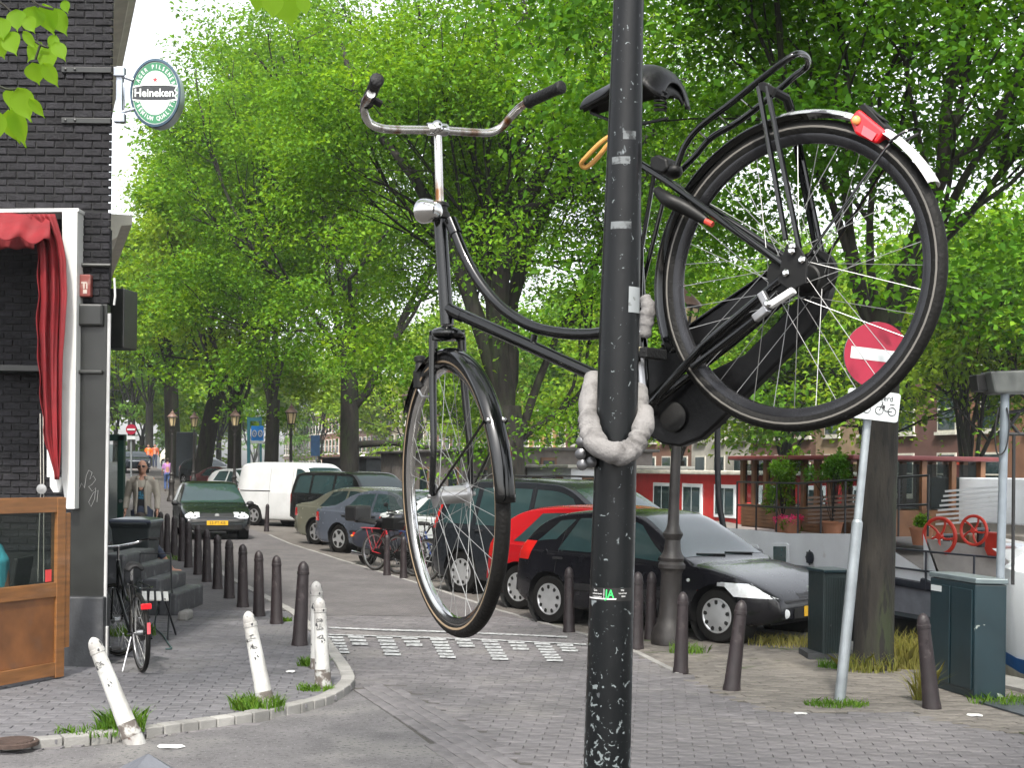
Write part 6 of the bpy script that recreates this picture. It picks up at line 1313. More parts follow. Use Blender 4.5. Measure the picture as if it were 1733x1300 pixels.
pk = leafmat('pink_petal', (.5, .02, .16), (.6, .04, .22), (.7, .08, .3), .3); c_ = hpt(1340, 882, .72); leaves('blossom', [c_ + V((random.gauss(0, .09), random.gauss(0, .05), random.gauss(.02, .03))) for k in range(14)], [V((0, 0, 1))] * 14, 420, .035, .05, pk, f_, 45, 1.0, V(f_.location))
# small white boat at the right edge
wb = thing('white_motorboat', 'white motorboat with a blue stripe moored beside the green cabinet', 'boat', quay0(-3, 1.0) + V((0, 0, -1.25)))
def wrow(z, k): return [quay0(a + .2, .2 + .62 * b + k * (1 if b < 1.2 else -1)) + V((0, 0, z)) for a, b in ((-1.1, 1.3), (-1.35, .75), (-1.9, .30), (-3, .06), (-7, 0), (-7, 2.6), (-3, 2.55), (-1.9, 2.3), (-1.35, 1.85))]
MB().grid([wrow(.12, -.0), wrow(.7, -.06), wrow(.95, -.02), wrow(1.0, .06), wrow(1.12, .3)], True).build('upper_hull', m_hw, wb, 40); MB().grid([wrow(.0, .02), wrow(.14, -.02)], True).build('blue_stripe', mat('boat_blue', (.02, .12, .35), .4), wb, 40); MB().grid([wrow(-1.3, .5), wrow(-.4, .14), wrow(.0, .02)], True).build('lower_hull', mat('boat_cream', (.5, .47, .38), .5), wb, 40)
MB().add(wrow(1.12, .3), [tuple(range(9))]).build('deck', m_hw, wb, 0); bbox(MB(), -6.5, -3.2, -.9, .3, 1.1, 1.7).build('cabin', m_hw, wb, 0, bev=.08)
# red houseboat and others farther along
m_hr = mat('boat_red', (.45, .02, .02), .5, var=.1)
def cabinboat(name, label, s0, s1, o0, o1, z0, z1, m, mr, wins=(), hull=True, wc=None, endw=0):
    t = thing(name, label, 'houseboat', quay((s0 + s1) / 2, (o0 + o1) / 2) + V((0, 0, -1.25)))
    if hull: bbox(MB(), s0 - .8, s1 + .8, o0 - .5, o1 + .5, -1.3, z0).build('hull', m_hd, t, 0, bev=.1)
    bbox(MB(), s0, s1, o0, o1, z0, z1).build('cabin', m, t, 0); bbox(MB(), s0 - .15, s1 + .15, o0 - .15, o1 + .15, z1, z1 + .08).build('roof', mr, t, 0, bev=.02)
    for (a, b, za, zb_) in wins:
        f_ = bbox(MB(), a, b, o0 - .03, o0 + .02, za, zb_).build('window', wc or m_hw, t, 0, bev=.01)
        bbox(MB(), a + .08, (a + b) / 2 - .02, o0 - .04, o0, za + .07, zb_ - .07).build('pane', m_gls, f_, 0); bbox(MB(), (a + b) / 2 + .02, b - .08, o0 - .04, o0, za + .07, zb_ - .07).build('pane', m_gls, f_, 0)
    for k in range(endw):
        o2 = o0 + (o1 - o0) * (k + .5) / endw; f_ = bbox(MB(), s0 - .03, s0 + .02, o2 - .22, o2 + .22, z0 + .25, z1 - .18).build('window', wc or m_hw, t, 0, bev=.01); bbox(MB(), s0 - .04, s0, o2 - .15, o2 + .15, z0 + .33, z1 - .26).build('pane', m_gls, f_, 0)
    return t
m_rf = mat('pale_roof', (.5, .48, .42), .7)
a0, a1 = sq(1212, 2.5), sq(1075, 2.5); n_ = 4
cabinboat('red_houseboat', 'bright red houseboat cabin with white framed windows', a0 - 1.5, a1, 2.3, 5.2, .75, 1.80, m_hr, m_rf, [(a0 - 1.2 + 1.35 * k, a0 - .35 + 1.35 * k, 1.0, 1.62) for k in range(int((a1 - a0 + 1.2) / 1.35))], endw=3)
a0, a1 = sq(1000, 2.5), sq(900, 2.2); cabinboat('white_cabin_boat', 'white cabin boat seen between the post and the front wheel', a0, a1, 2.0, 5, .7, 1.9, m_hw, m_rf, [(a0 + .5, a0 + 1.1, 1.1, 1.7), (a0 + 2, a0 + 2.6, 1.1, 1.7), (a0 + 4, a0 + 6, 1.05, 1.7)], wc=m_hwood, endw=3)
a0, a1 = sq(880, 1.8), sq(640, 1.5); m_gb = mat('boat_grey_brown', (.16, .14, .13), .8, var=.2); cabinboat('grey_houseboat', 'long low grey houseboat behind the big tree', a0, a1, 1.6, 5.5, .5, 2.35, m_gb, mat('felt_roof', (.09, .085, .08), .9), [(a0 + 1.5 + 3.2 * k, a0 + 2.5 + 3.2 * k, 1.1, 1.9) for k in range(int((a1 - a0 - 3) / 3.2))], wc=m_hwood, endw=2)
a0, a1 = sq(620, 1.6), sq(545, 1.6); cabinboat('dark_houseboat', 'dark flat houseboat beyond the white van', a0, a1, 1.6, 5.5, .5, 2.2, mat('boat_slate', (.05, .055, .06), .7), mat('felt_roof', (.09, .085, .08), .9), [], endw=2)
# ================================================================== FAR BANK HOUSES
def house(label, u0, u1, o2, hgt, c, wc, seed, rows=3, door=None):
    m = mat('house_%d' % seed, c, .9, var=.2, scale=1.2, bump=.2, bscale=6); s0, s1 = sq(u1, o2), sq(u0, o2); t = thing('canal_house', label, 'house', quay((s0 + s1) / 2, o2 + 3), 'houses on the far bank'); fz = .4
    bbox(MB(), s0, s1, o2, o2 + 8, -.1, hgt).build('wall', m, t, 0)
    mw = mat('house_trim', (.6, .58, .52), .6); k = max(2, int((s1 - s0) / 2.4)); pit = (s1 - s0) / k
    for r_ in range(rows):
        z0 = .9 + 3.1 * r_
        for i in range(k):
            a = s0 + pit * (i + .5); w_ = min(.62, pit * .3); f_ = bbox(MB(), a - w_ - .1, a + w_ + .1, o2 - .06, o2 + .02, z0 - .1, z0 + 2.0).build('window', mw, t, 0); bbox(MB(), a - w_, a + w_, o2 - .08, o2, z0, z0 + 1.9).build('pane', m_gls, f_, 0); bbox(MB(), a - w_ - .2, a + w_ + .2, o2 - .16, o2 + .02, z0 - .25, z0 - .1).build('sill', mw, f_, 0)
            bbox(MB(), a - w_, a + w_, o2 - .1, o2 - .02, z0 + .95, z0 + 1.02).build('glazing_bar', mw, f_, 0)
    bbox(MB(), s0 - .1, s1 + .1, o2 - .35, o2 + .1, hgt - .5, hgt).build('cornice', mw, t, 0)
    if door: bbox(MB(), s0 + .4, s0 + 1.5, o2 - .12, o2 + .02, 0, 2.6).build('door', mat('red_door', (.4, .04, .02), .5), t, 0)
HO = 31.0
us = [1990, 1800, 1640, 1500, 1380, 1270, 1170, 1090, 1010, 940, 880, 800, 730, 660, 600, 540, 480]
cl = [(.16, .07, .045), (.2, .1, .06), (.12, .06, .05), (.28, .2, .13), (.15, .08, .06), (.42, .40, .36), (.18, .09, .06), (.3, .22, .12), (.14, .07, .05), (.4, .25, .1), (.2, .12, .09), (.16, .08, .06), (.3, .26, .2), (.15, .09, .07), (.22, .12, .08), (.2, .15, .12)]
wd_ = ['brown brick', 'russet brick', 'dark brick', 'tan brick', 'umber brick', 'pale plastered', 'reddish brick', 'sand coloured', 'dull brown', 'ochre plastered', 'grey brown', 'chestnut', 'cream plastered', 'dusky brick', 'warm brick', 'taupe']
nb = ['across from the motorboat', 'behind the mast light', 'behind the red winch wheels', 'behind the tree with the no-entry sign', 'behind the wheelhouse', 'behind the red houseboat roof', 'beside the iron lamp post', 'right of the black post', 'behind the chain lock', 'behind the white cabin boat', 'behind the huge tree', 'seen through the front wheel', 'behind the grey houseboat', 'behind the straight dark tree', 'beyond the white van', 'beyond the blue signs']
for i in range(16): house('%s canal house %s' % (wd_[i], nb[i]), us[i + 1], us[i], HO, 10.5 + 1.5 * (i % 3), cl[i], None, i, door=(i == 2))
# ================================================================== ORDINARY BICYCLES
def bike(label, loc, heading, mf, seed=0, steer=0.0, lean=0.0, detail=True, white_tail=False, group=None, name='parked_bicycle', crate=False):
    t = thing(name, label, 'bicycle', loc, group); t.rotation_euler = (lean, 0, math.atan2(heading.y, heading.x)); r = .345; wbs = 1.08
    def wh(c, ax, nm):
        ty = wheel(t, V(c), ax, (0, 0, 1), r * 2, .038, nm, m_alu2, m_str, hubr=.022, hubl=.09, nsp=0, world=False); mb = MB(); ax = V(ax).normalized(); fw_ = V((0, 0, 1)).cross(ax)
        for i in range(28):
            g = 2 * math.pi * i / 28; sg = 1 if i % 2 else -1; mb.tube([V(c) + ax * sg * .04, V(c) + (V((0, 0, 1)) * math.cos(g) + fw_ * math.sin(g)) * (r - .05)], .0016, 4, cap=False)
        mb.build('spokes', m_spk, ty, world=False)['kind'] = 'stuff'
    wh((0, 0, r), (0, 1, 0), 'rear_wheel'); wh((wbs, 0, r), (math.sin(-steer), math.cos(steer), 0), 'front_wheel')
    def T_(nm, m, rr, *ps): MB().tube(spline(ps, 4) if len(ps) > 2 else ps, rr, 8).build(nm, m, t, world=False)
    bb = (.45, 0, .29); st = (.28, 0, .78); hd1 = (.88, 0, .92); hd0 = (.95, 0, .62)
    T_('seat_tube', mf, .015, bb, st); T_('down_tube', mf, .017, bb, hd0); T_('upper_tube', mf, .014, (.36, 0, .55), (.6, 0, .62), (.88, 0, .9)); T_('head_tube', mf, .018, hd1, hd0)
    for s in (-1, 1): T_('chain_stay', mf, .009, (.42, s * .03, .29), (0, s * .055, r)); T_('seat_stay', mf, .007, (.29, s * .02, .74), (0, s * .055, r)); T_('fork_blade', mf, .011, (.955, s * .045, .66), (1.0, s * .05, .5), (wbs, s * .05, r))
    T_('seat_post', m_chr, .012, st, (.245, 0, .90)); T_('stem', m_chr, .011, hd1, (.85, 0, 1.05))
    ss_, cc_ = math.sin(steer), math.cos(steer)
    def hb_(x, y, z): return (.85 + x * cc_ - y * ss_, x * ss_ + y * cc_, z)
    T_('handlebar', m_chr, .011, hb_(-.22, .27, 1.10), hb_(-.05, .27, 1.09), hb_(.02, .2, 1.06), hb_(.02, 0, 1.05), hb_(.02, -.2, 1.06), hb_(-.05, -.27, 1.09), hb_(-.22, -.27, 1.10))
    for s in (-1, 1): T_('grip', m_gum, .016, hb_(-.24, s * .27, 1.10), hb_(-.12, s * .27, 1.095))
    rows = [[(.23 + x, y * w_, .93 + dz - .05 * abs(y) ** 2.4) for y in (-1, -.6, -.2, .2, .6, 1)] for x, w_, dz in ((-.15, .05, -.02), (-.13, .085, 0), (-.05, .09, .01), (.04, .05, 0), (.12, .028, .005), (.15, .015, -.01))]
    MB().grid(rows).build('saddle', m_gum, t, 60, world=False, solid=.03, sub=1)
    guard(V((0, 0, r)), V((0, 1, 0)), V((0, 0, 1)), V((1, 0, 0)), r + .02, .055, R(70), R(-40 if white_tail else -75), 'rear_mudguard', mf, t, 24)
    if white_tail: guard(V((0, 0, r)), V((0, 1, 0)), V((0, 0, 1)), V((1, 0, 0)), r + .021, .057, R(-40), R(-82), 'white_mudguard_tip', MATS['white_enamel'], t, 12); MB().box((-.30, 0, .60), (.03, .09, .05)).build('tail_light', MATS['red_lens'], t, 0, world=False, bev=.008); MB().box((-.372, 0, .42), (.012, .03, .10), Matrix.Rotation(R(-8), 3, 'Y')).build('reflector', MATS['reflector_red'], t, 0, world=False, bev=.004)
    guard(V((wbs, 0, r)), V((math.sin(-steer), math.cos(steer), 0)), V((0, 0, 1)), V((math.cos(steer), math.sin(steer), 0)), r + .02, .055, R(35), R(-85), 'front_mudguard', mf, t, 24)
    mb = MB(); mb.tube([(.2, .06, .76), (-.3, .06, .76), (-.36, .03, .76), (-.36, -.03, .76), (-.3, -.06, .76), (.2, -.06, .76)], .007, 6)
    mb.build('rack', mf, t, world=False)
    for s in (-1, 1): T_('rack_leg', mf, .005, (-.18, s * .06, .76), (0, s * .06, r))
    MB().prism([(.02, -.05, .40), (.2, -.05, .41), (.46, -.05, .40), (.56, -.05, .33), (.54, -.05, .22), (.44, -.05, .19), (.2, -.05, .24), (-.03, -.05, .28), (-.06, -.05, .35)], (0, .03, 0)).build('chain_case', m_bkm, t, 0, world=False, bev=.006)
    for s in (-1, 1): T_('crank', m_alu2, .008, (.45, s * .06, .29), (.45 + s * .08, s * .07, .29 - s * .14)); MB().box((.45 + s * .08, s * .12, .29 - s * .14), (.09, .08, .025)).build('pedal', m_gum, t, 0, world=False, bev=.004)
    T_('side_stand', m_alu2, .007, (.1, .06, .3), (.02, .16, .02))
    if crate: MB().box((-.12, 0, .88), (.3, .26, .2)).build('crate', m_bkm, t, 0, world=False, bev=.01)
    return t
rwp = G(240, 1138, .05); fwp = G(203, 1113, .05); hd_b = (fwp - rwp); hd_b.z = 0
bike('black bicycle with a white rear mudguard tip parked against the corner building', rwp, hd_b.normalized(), m_bk, steer=.5, lean=R(-3), white_tail=True)
m_rbk = mat('bicycle_red', (.33, .012, .02), .3, coat=.5); m_bbk = mat('bicycle_blue', (.02, .04, .13), .3, coat=.5); m_gbk = mat('bicycle_silver', (.4, .41, .42), .35, .6)
bike('red bicycle parked beside the covered scooter', G(634, 966), PH, m_rbk, steer=.3); bike('black bicycle with a crate beside the red bicycle', G(672, 972), PH, m_bk, steer=-.3, crate=True); bike('silver bicycle parked seen through the hanging front wheel', G(722, 984), PH, m_gbk, steer=.2)
bike('dark blue bicycle squeezed in beside the silver bicycle', G(700, 976), PH, m_bbk, steer=.5)
for k, (u, y, m, lab) in enumerate([(352, 80, m_bk, 'black bicycle in the rack behind the leaning tree'), (362, 78, m_gbk, 'silver bicycle in the rack behind the leaning tree'), (373, 76, m_bbk, 'blue bicycle in the rack between the two trees'), (382, 74, m_rbk, 'red bicycle in the rack between the two trees'), (412, 70, m_gbk, 'silver bicycle next to the teal frame'), (405, 72, m_bk, 'black bicycle next to the teal frame')]):
    p = atY(u, y); p.z += .0; bike(lab, p, (PH + V((.2 * (k % 2), .3, 0))).normalized(), m, steer=.3 * (k % 3))
# ================================================================== SCOOTER
sc = thing('motor_scooter', 'dark motor scooter with a leg cover and tall windscreen beside the grey saloon', 'scooter', G(622, 957)); sc.rotation_euler = (0, 0, math.atan2(PH.y, PH.x)); m_scp = mat('scooter_paint', (.02, .022, .03), .3, coat=.5)
for x in (0, 1.25): MB().lathe([(.12, -.05), (.2, -.055), (.24, -.04), (.25, 0), (.24, .04), (.2, .055), (.12, .05)], (x, 0, .25), (0, 1, 0), 24).build('wheel', m_tyre, sc, world=False)
for x in (0, 1.25): MB().lathe([(.125, -.052), (.02, -.06), (.02, .06), (.125, .052)], (x, 0, .25), (0, 1, 0), 20).build('rim', m_hub, sc, world=False)
MB().grid([[(x, y * w_, z + (h_ * (1 - abs(y) ** 2.2))) for y in (-1, -.7, -.35, 0, .35, .7, 1)] for x, w_, z, h_ in ((-.35, .10, .48, .12), (-.25, .16, .36, .32), (0, .19, .32, .42), (.3, .19, .3, .44), (.5, .16, .3, .3))]).build('rear_body', m_scp, sc, 60, world=False, solid=.01, sub=1)
MB().grid([[(x, y * w_, .80 + .05 * (1 - abs(y) ** 2) + dz) for y in (-1, -.5, 0, .5, 1)] for x, w_, dz in ((-.3, .12, .0), (-.1, .17, .03), (.2, .16, .01), (.45, .1, -.03))]).build('seat', m_gum, sc, 60, world=False, solid=.06, sub=1)
MB().box((.62, 0, .22), (.5, .3, .06)).build('footboard', m_scp, sc, 0, world=False, bev=.02); MB().grid([[(.92 - .12 * abs(y) + .12 * (z - .3), y * .24, z) for y in (-1, -.6, -.2, .2, .6, 1)] for z in (.25, .5, .75, 1.0)]).build('leg_shield', m_scp, sc, 60, world=False, solid=.02)
MB().grid([[(.72 - .3 * t_ + .10 * math.sin(y * 4 + t_ * 3), y * (.34 - .06 * t_), .95 - .5 * t_ + .04 * math.cos(y * 6)) for y in (-1, -.7, -.4, 0, .4, .7, 1)] for t_ in (0, .25, .5, .75, 1)]).build('leg_cover', mat('black_cover', (.01, .01, .012), .45, bump=.2), sc, 60, world=False, solid=.02, sub=1)
MB().grid([[(1.0 - .05 * abs(y) - .16 * t_, y * (.26 - .05 * t_), 1.0 + .42 * t_) for y in (-1, -.5, 0, .5, 1)] for t_ in (0, .5, 1)]).build('windscreen', glassmat('scooter_screen', (.8, .8, .74), .4), sc, 60, world=False)
MB().tube([(.9, .32, 1.0), (.95, .1, 1.03), (.95, -.1, 1.03), (.9, -.32, 1.0)], .014, 8).build('handlebar', m_bkm, sc, world=False); MB().tube([(.95, 0, 1.0), (1.2, 0, .3)], .03, 8).build('fork', m_bkm, sc, world=False)
MB().ell((1.22, 0, .40), (.26, .07, .12), 14, 8).build('front_mudguard', m_scp, sc, world=False); MB().box((-.36, 0, .58), (.04, .14, .07)).build('tail_light', m_tail, sc, 0, world=False, bev=.01); MB().tube([(.2, -.14, .2), (-.25, -.17, .24)], [.025, .045], 10).build('exhaust', m_chr, sc, world=False)
MB().box((-.3, 0, .98), (.36, .4, .3)).build('top_case', mat('top_case_black', (.012, .012, .013), .4), sc, 0, world=False, bev=.05)
for s in (-1, 1): MB().ell((-.3, s * .14, .55), (.03, .03, .025), 8, 6).build('indicator', m_amb, sc, world=False); MB().tube([(.9, s * .26, 1.0), (.92, s * .34, 1.16)], .007, 6).build('mirror_arm', m_bkm, sc, world=False); MB().ell((.92, s * .36, 1.18), (.02, .06, .04), 10, 6).build('mirror', m_bkm, sc, world=False)
# ================================================================== BY THE CORNER BUILDING
yb = 20.0; bx0 = P(230, 960, yb); wbn = thing('wheelie_bin', 'dark grey wheelie bin with a blue-grey lid on the pavement', 'bin', (bx0.x, yb, .05)); m_bin = mat('bin_grey', (.025, .033, .035), .5, var=.2)
def ringr(z, a, b): return [(bx0.x + x * a, yb + y * b, z) for x, y in ((-1, -1), (1, -1), (1, 1), (-1, 1))]
MB().grid([ringr(.09, .22, .26), ringr(.6, .25, .30), ringr(.93, .275, .33), ringr(.96, .30, .35), ringr(1.0, .30, .35)], True).build('tub', m_bin, wbn, 0, bev=.02); MB().grid([ringr(1.003, .31, .37), ringr(1.03, .315, .38), ringr(1.06, .29, .34), ringr(1.09, .12, .14)], True).add(ringr(1.09, .12, .14), [(0, 1, 2, 3)]).build('lid', mat('bin_lid', (.05, .06, .085), .3, coat=.3), wbn, 0, bev=.01)
for s in (-1, 1): MB().lathe([(.1, -.025), (.1, .025)], (bx0.x + s * .26, yb + .3, .15), (1, 0, 0), 16).build('wheel', m_tyre, wbn)
MB().tube([(bx0.x - .25, yb - .40, 1.0), (bx0.x + .25, yb - .40, 1.0)], .016, 8).build('handle', m_bin, wbn)
m_stn = mat('stoop_stone', (.045, .047, .053), .5, var=.25, scale=6, bump=.3, wear=((.16, .165, .17), .55, .7, 5)); stp = thing('stone_stoop', 'dark stone steps leading up to the corner building door', 'steps', G(250, 1050, .05))
for k, (u0, u1, z) in enumerate(((268, 300, .30), (240, 268, .47), (210, 241, .62), (168, 211, .76))):
    a = P(u0, 1000, 16.3).x; b = P(u1, 1000, 16.3).x; MB().box(((a + b) / 2 - .002 * k, 17.0, z / 2 + .02), (b - a - .004, 1.4, z - .02)).build('step', m_stn, stp, 0, bev=.025)
mb = MB().box(G(307, 1045, .1) + V((0, .2, 0)), (.12, .3, .12)); tag(mb.build('white_stone', m_kerb, None, 0, bev=.03), 'small pale stone block at the foot of the stoop', 'stone')
cy = 14.2; cc0 = P(258, 1010, cy); ch = thing('folding_chair', 'folding chair with white slatted seat and thin black legs', 'chair', (cc0.x, cy, .05)); zc = P(258, 1008, cy).z
for k in range(4): MB().bar((cc0.x - .10 + .075 * k - .03, cy + .16, zc + .02), (cc0.x - .10 + .075 * k + .07, cy - .20, zc - .03), .05, .018).build('slat', mat('chair_white', (.7, .69, .66), .5), ch, 0, bev=.004)
for a, b in (((-.16, .18, 0), (.05, -.2, -zc + .06)), ((.14, .18, 0), (.22, -.22, -zc + .06)), ((-.14, -.2, -.02), (-.05, .22, -zc + .06)), ((.18, -.2, -.02), (.2, .2, -zc + .06))): MB().tube([(cc0.x + a[0], cy + a[1], zc + a[2]), (cc0.x + b[0], cy + b[1], zc + b[2])], .011, 7).build('leg', m_rail, ch)
MB().tube([(cc0.x - .16, cy + .19, zc), (cc0.x - .2, cy + .25, zc + .42), (cc0.x + .12, cy + .25, zc + .42), (cc0.x + .16, cy + .19, zc)], .011, 7).build('back_frame', m_rail, ch)
tag(MB().tube(spline([G(268, 1025, .4), G(262, 1060, .1), G(275, 1075, .06), G(285, 1090, .06), G(290, 1098, .06), G(280, 1099, .06)], 5), .008, 6).build('cable', mat('cable_green', (.02, .05, .05), .5), None), 'dark cable trailing on the pavement under the folding chair', 'cable')
tag(MB().lathe([(.03, 0), (.034, .08), (.03, .12), (.012, .14), (.012, .17)], G(236, 1010, 0) * 0 + P(233, 1000, 15.6) - V((0, 0, .02)), n=14).build('glass_jar', glassmat('jar_glass', (.85, .9, .9), .35), None), 'clear glass jar standing behind the parked bicycle', 'jar')
# green framed shelter
ysh = 27; m_grn2 = mat('shelter_green', (.006, .03, .022), .4); sh = thing('glass_shelter', 'dark green framed glass shelter beyond the wheelie bin', 'shelter', (P(190, 800, ysh).x, ysh, .05))
def shp(u, v): return P(u, v, ysh)
for u in (206, 150): MB().bar(V((shp(u, 800).x, ysh, .05)), shp(u, 737), .13, .13).build('post', m_grn2, sh, 0, bev=.01)
MB().bar(shp(140, 741), shp(213, 741), .13, .13).build('beam', m_grn2, sh, 0, bev=.01); MB().box((shp(178, 800).x, ysh, 1.2), (.6, .012, 2.1)).build('pane', glassmat('shelter_glass', (.85, .9, .9), .2), sh, 0)
MB().lathe([(.035, 0), (.035, .02)], shp(206, 848) - V((0, .07, 0)), (0, -1, 0), 14).build('lock_disc', m_alu2, sh)
# stone post with a pyramid head just in front of the camera
sp = P(251, 1277, 6.6); pz = sp.z; stn = thing('stone_post', 'dark stone post with a pyramid top in front of the kerb', 'post', (sp.x, 6.6, 0)); m_sp = mat('post_stone', (.08, .085, .1), .6, var=.2, bump=.3, wear=((.28, .27, .25), .6, .7, 5)); rt = Matrix.Rotation(R(28), 3, 'Z')
def sq4(r, z): return [V((sp.x, 6.6, z)) + rt @ V((a * r, b * r, 0)) for a, b in ((-1, -1), (1, -1), (1, 1), (-1, 1))]
MB().grid([sq4(.14, -.05), sq4(.13, pz - .11)], True).build('shaft', m_sp, stn, 0); MB().grid([sq4(.145, pz - .112), sq4(.145, pz - .10), sq4(.004, pz)], True).build('head', m_sp, stn, 0)
# ================================================================== SIGNS AND FRAMES DOWN THE STREET
m_blue = mat('sign_blue', (.01, .17, .5), .4); m_teal = mat('teal_frame', (.02, .12, .15), .5)
yq = 55; tf = thing('teal_frame', 'tall teal metal frame behind the white van', 'frame', atY(430, yq))
MB().bar(atY(421, yq), P(421, 706, yq), .12, .12).build('post', m_teal, tf, 0); MB().bar(P(419, 710, yq), P(443, 710, yq), .14, .14).build('top_beam', m_teal, tf, 0); MB().bar(atY(441, yq), P(441, 706, yq), .09, .09).build('post', m_teal, tf, 0)
ps = thing('parking_sign', 'blue square sign with two white ring symbols', 'sign', atY(436, yq - 1)); MB().bar(atY(440, yq - 1), P(438, 750, yq - 1), .06, .06).build('post', m_zinc, ps, 0); pb = MB().prism([P(425, 721, yq - 1.1), P(446, 721, yq - 1.1), P(446, 746, yq - 1.1), P(425, 746, yq - 1.1)], (0, .04, 0)).build('panel', m_blue, ps, 0); MB().prism([P(425, 746.5, yq - 1.1), P(446, 746.5, yq - 1.1), P(446, 751, yq - 1.1), P(425, 751, yq - 1.1)], (0, .04, 0)).build('footer', m_sgw, ps, 0)
mb = MB()
for u in (430.5, 440.5):
    c_ = P(u, 734, yq - 1.13); mb.tube([c_ + V((.075 * math.cos(g), 0, .12 * math.sin(g))) for g in [i * .524 for i in range(12)]], .022, 6, closed=True); mb.tube([c_ + V((-.02, 0, .05)), c_ + V((.02, 0, -.05))], .012, 6)
mb.build('symbols', m_sgw, pb, 0)
b2 = thing('blue_board', 'plain blue board on a post beyond the white van', 'sign', atY(533, 50)); MB().prism([P(526, 737, 50), P(541, 737, 50), P(541, 772, 50), P(526, 772, 50)], (0, .05, 0)).build('panel', mat('board_blue', (.05, .12, .25), .6), b2, 0); MB().bar(atY(535, 50.1), P(535, 760, 50.1), .06, .06).build('post', m_zinc, b2, 0)
fs = thing('far_no_entry_sign', 'small red no-entry sign far down the street', 'sign', atY(222, 62)); MB().bar(atY(222, 62), P(222, 715, 62), .06, .06).build('post', m_zinc, fs, 0); MB().lathe([(.24, 0), (.24, .02)], P(222, 727, 61.9), (0, -1, 0), 24).build('disc', m_sgr, fs, 0); MB().box(P(222, 727, 61.86), (.36, .01, .08)).build('white_bar', m_sgw, fs, 0); MB().box(P(222, 741, 61.9), (.4, .02, .16)).build('under_plate', m_sgw, fs, 0)
bb_ = atY(315, 80); bb_.z += 1.6; tag(MB().box(bb_, (1.1, .5, 2.6)).build('dark_kiosk', mat('kiosk_dark', (.015, .022, .028), .5), None, 0, bev=.05), 'dark upright kiosk beside the tall straight tree', 'kiosk')
for k, (u, lab) in enumerate(((615, 'pale parasol tent on the far bank behind the straight dark tree'), (655, 'second pale parasol tent nearer the front wheel on the far bank'))):
    p = bank(u, 21); t = thing('parasol_tent', lab, 'parasol', p); MB().lathe([(1.7, 2.0), (1.6, 2.25), (1.0, 2.8), (.3, 3.1), (.02, 3.2)], p, n=10).build('canopy', mat('tent_white', (.75, .7, .6), .7), t); MB().tube([p, p + V((0, 0, 3.1))], .04, 8).build('pole', m_zinc, t)
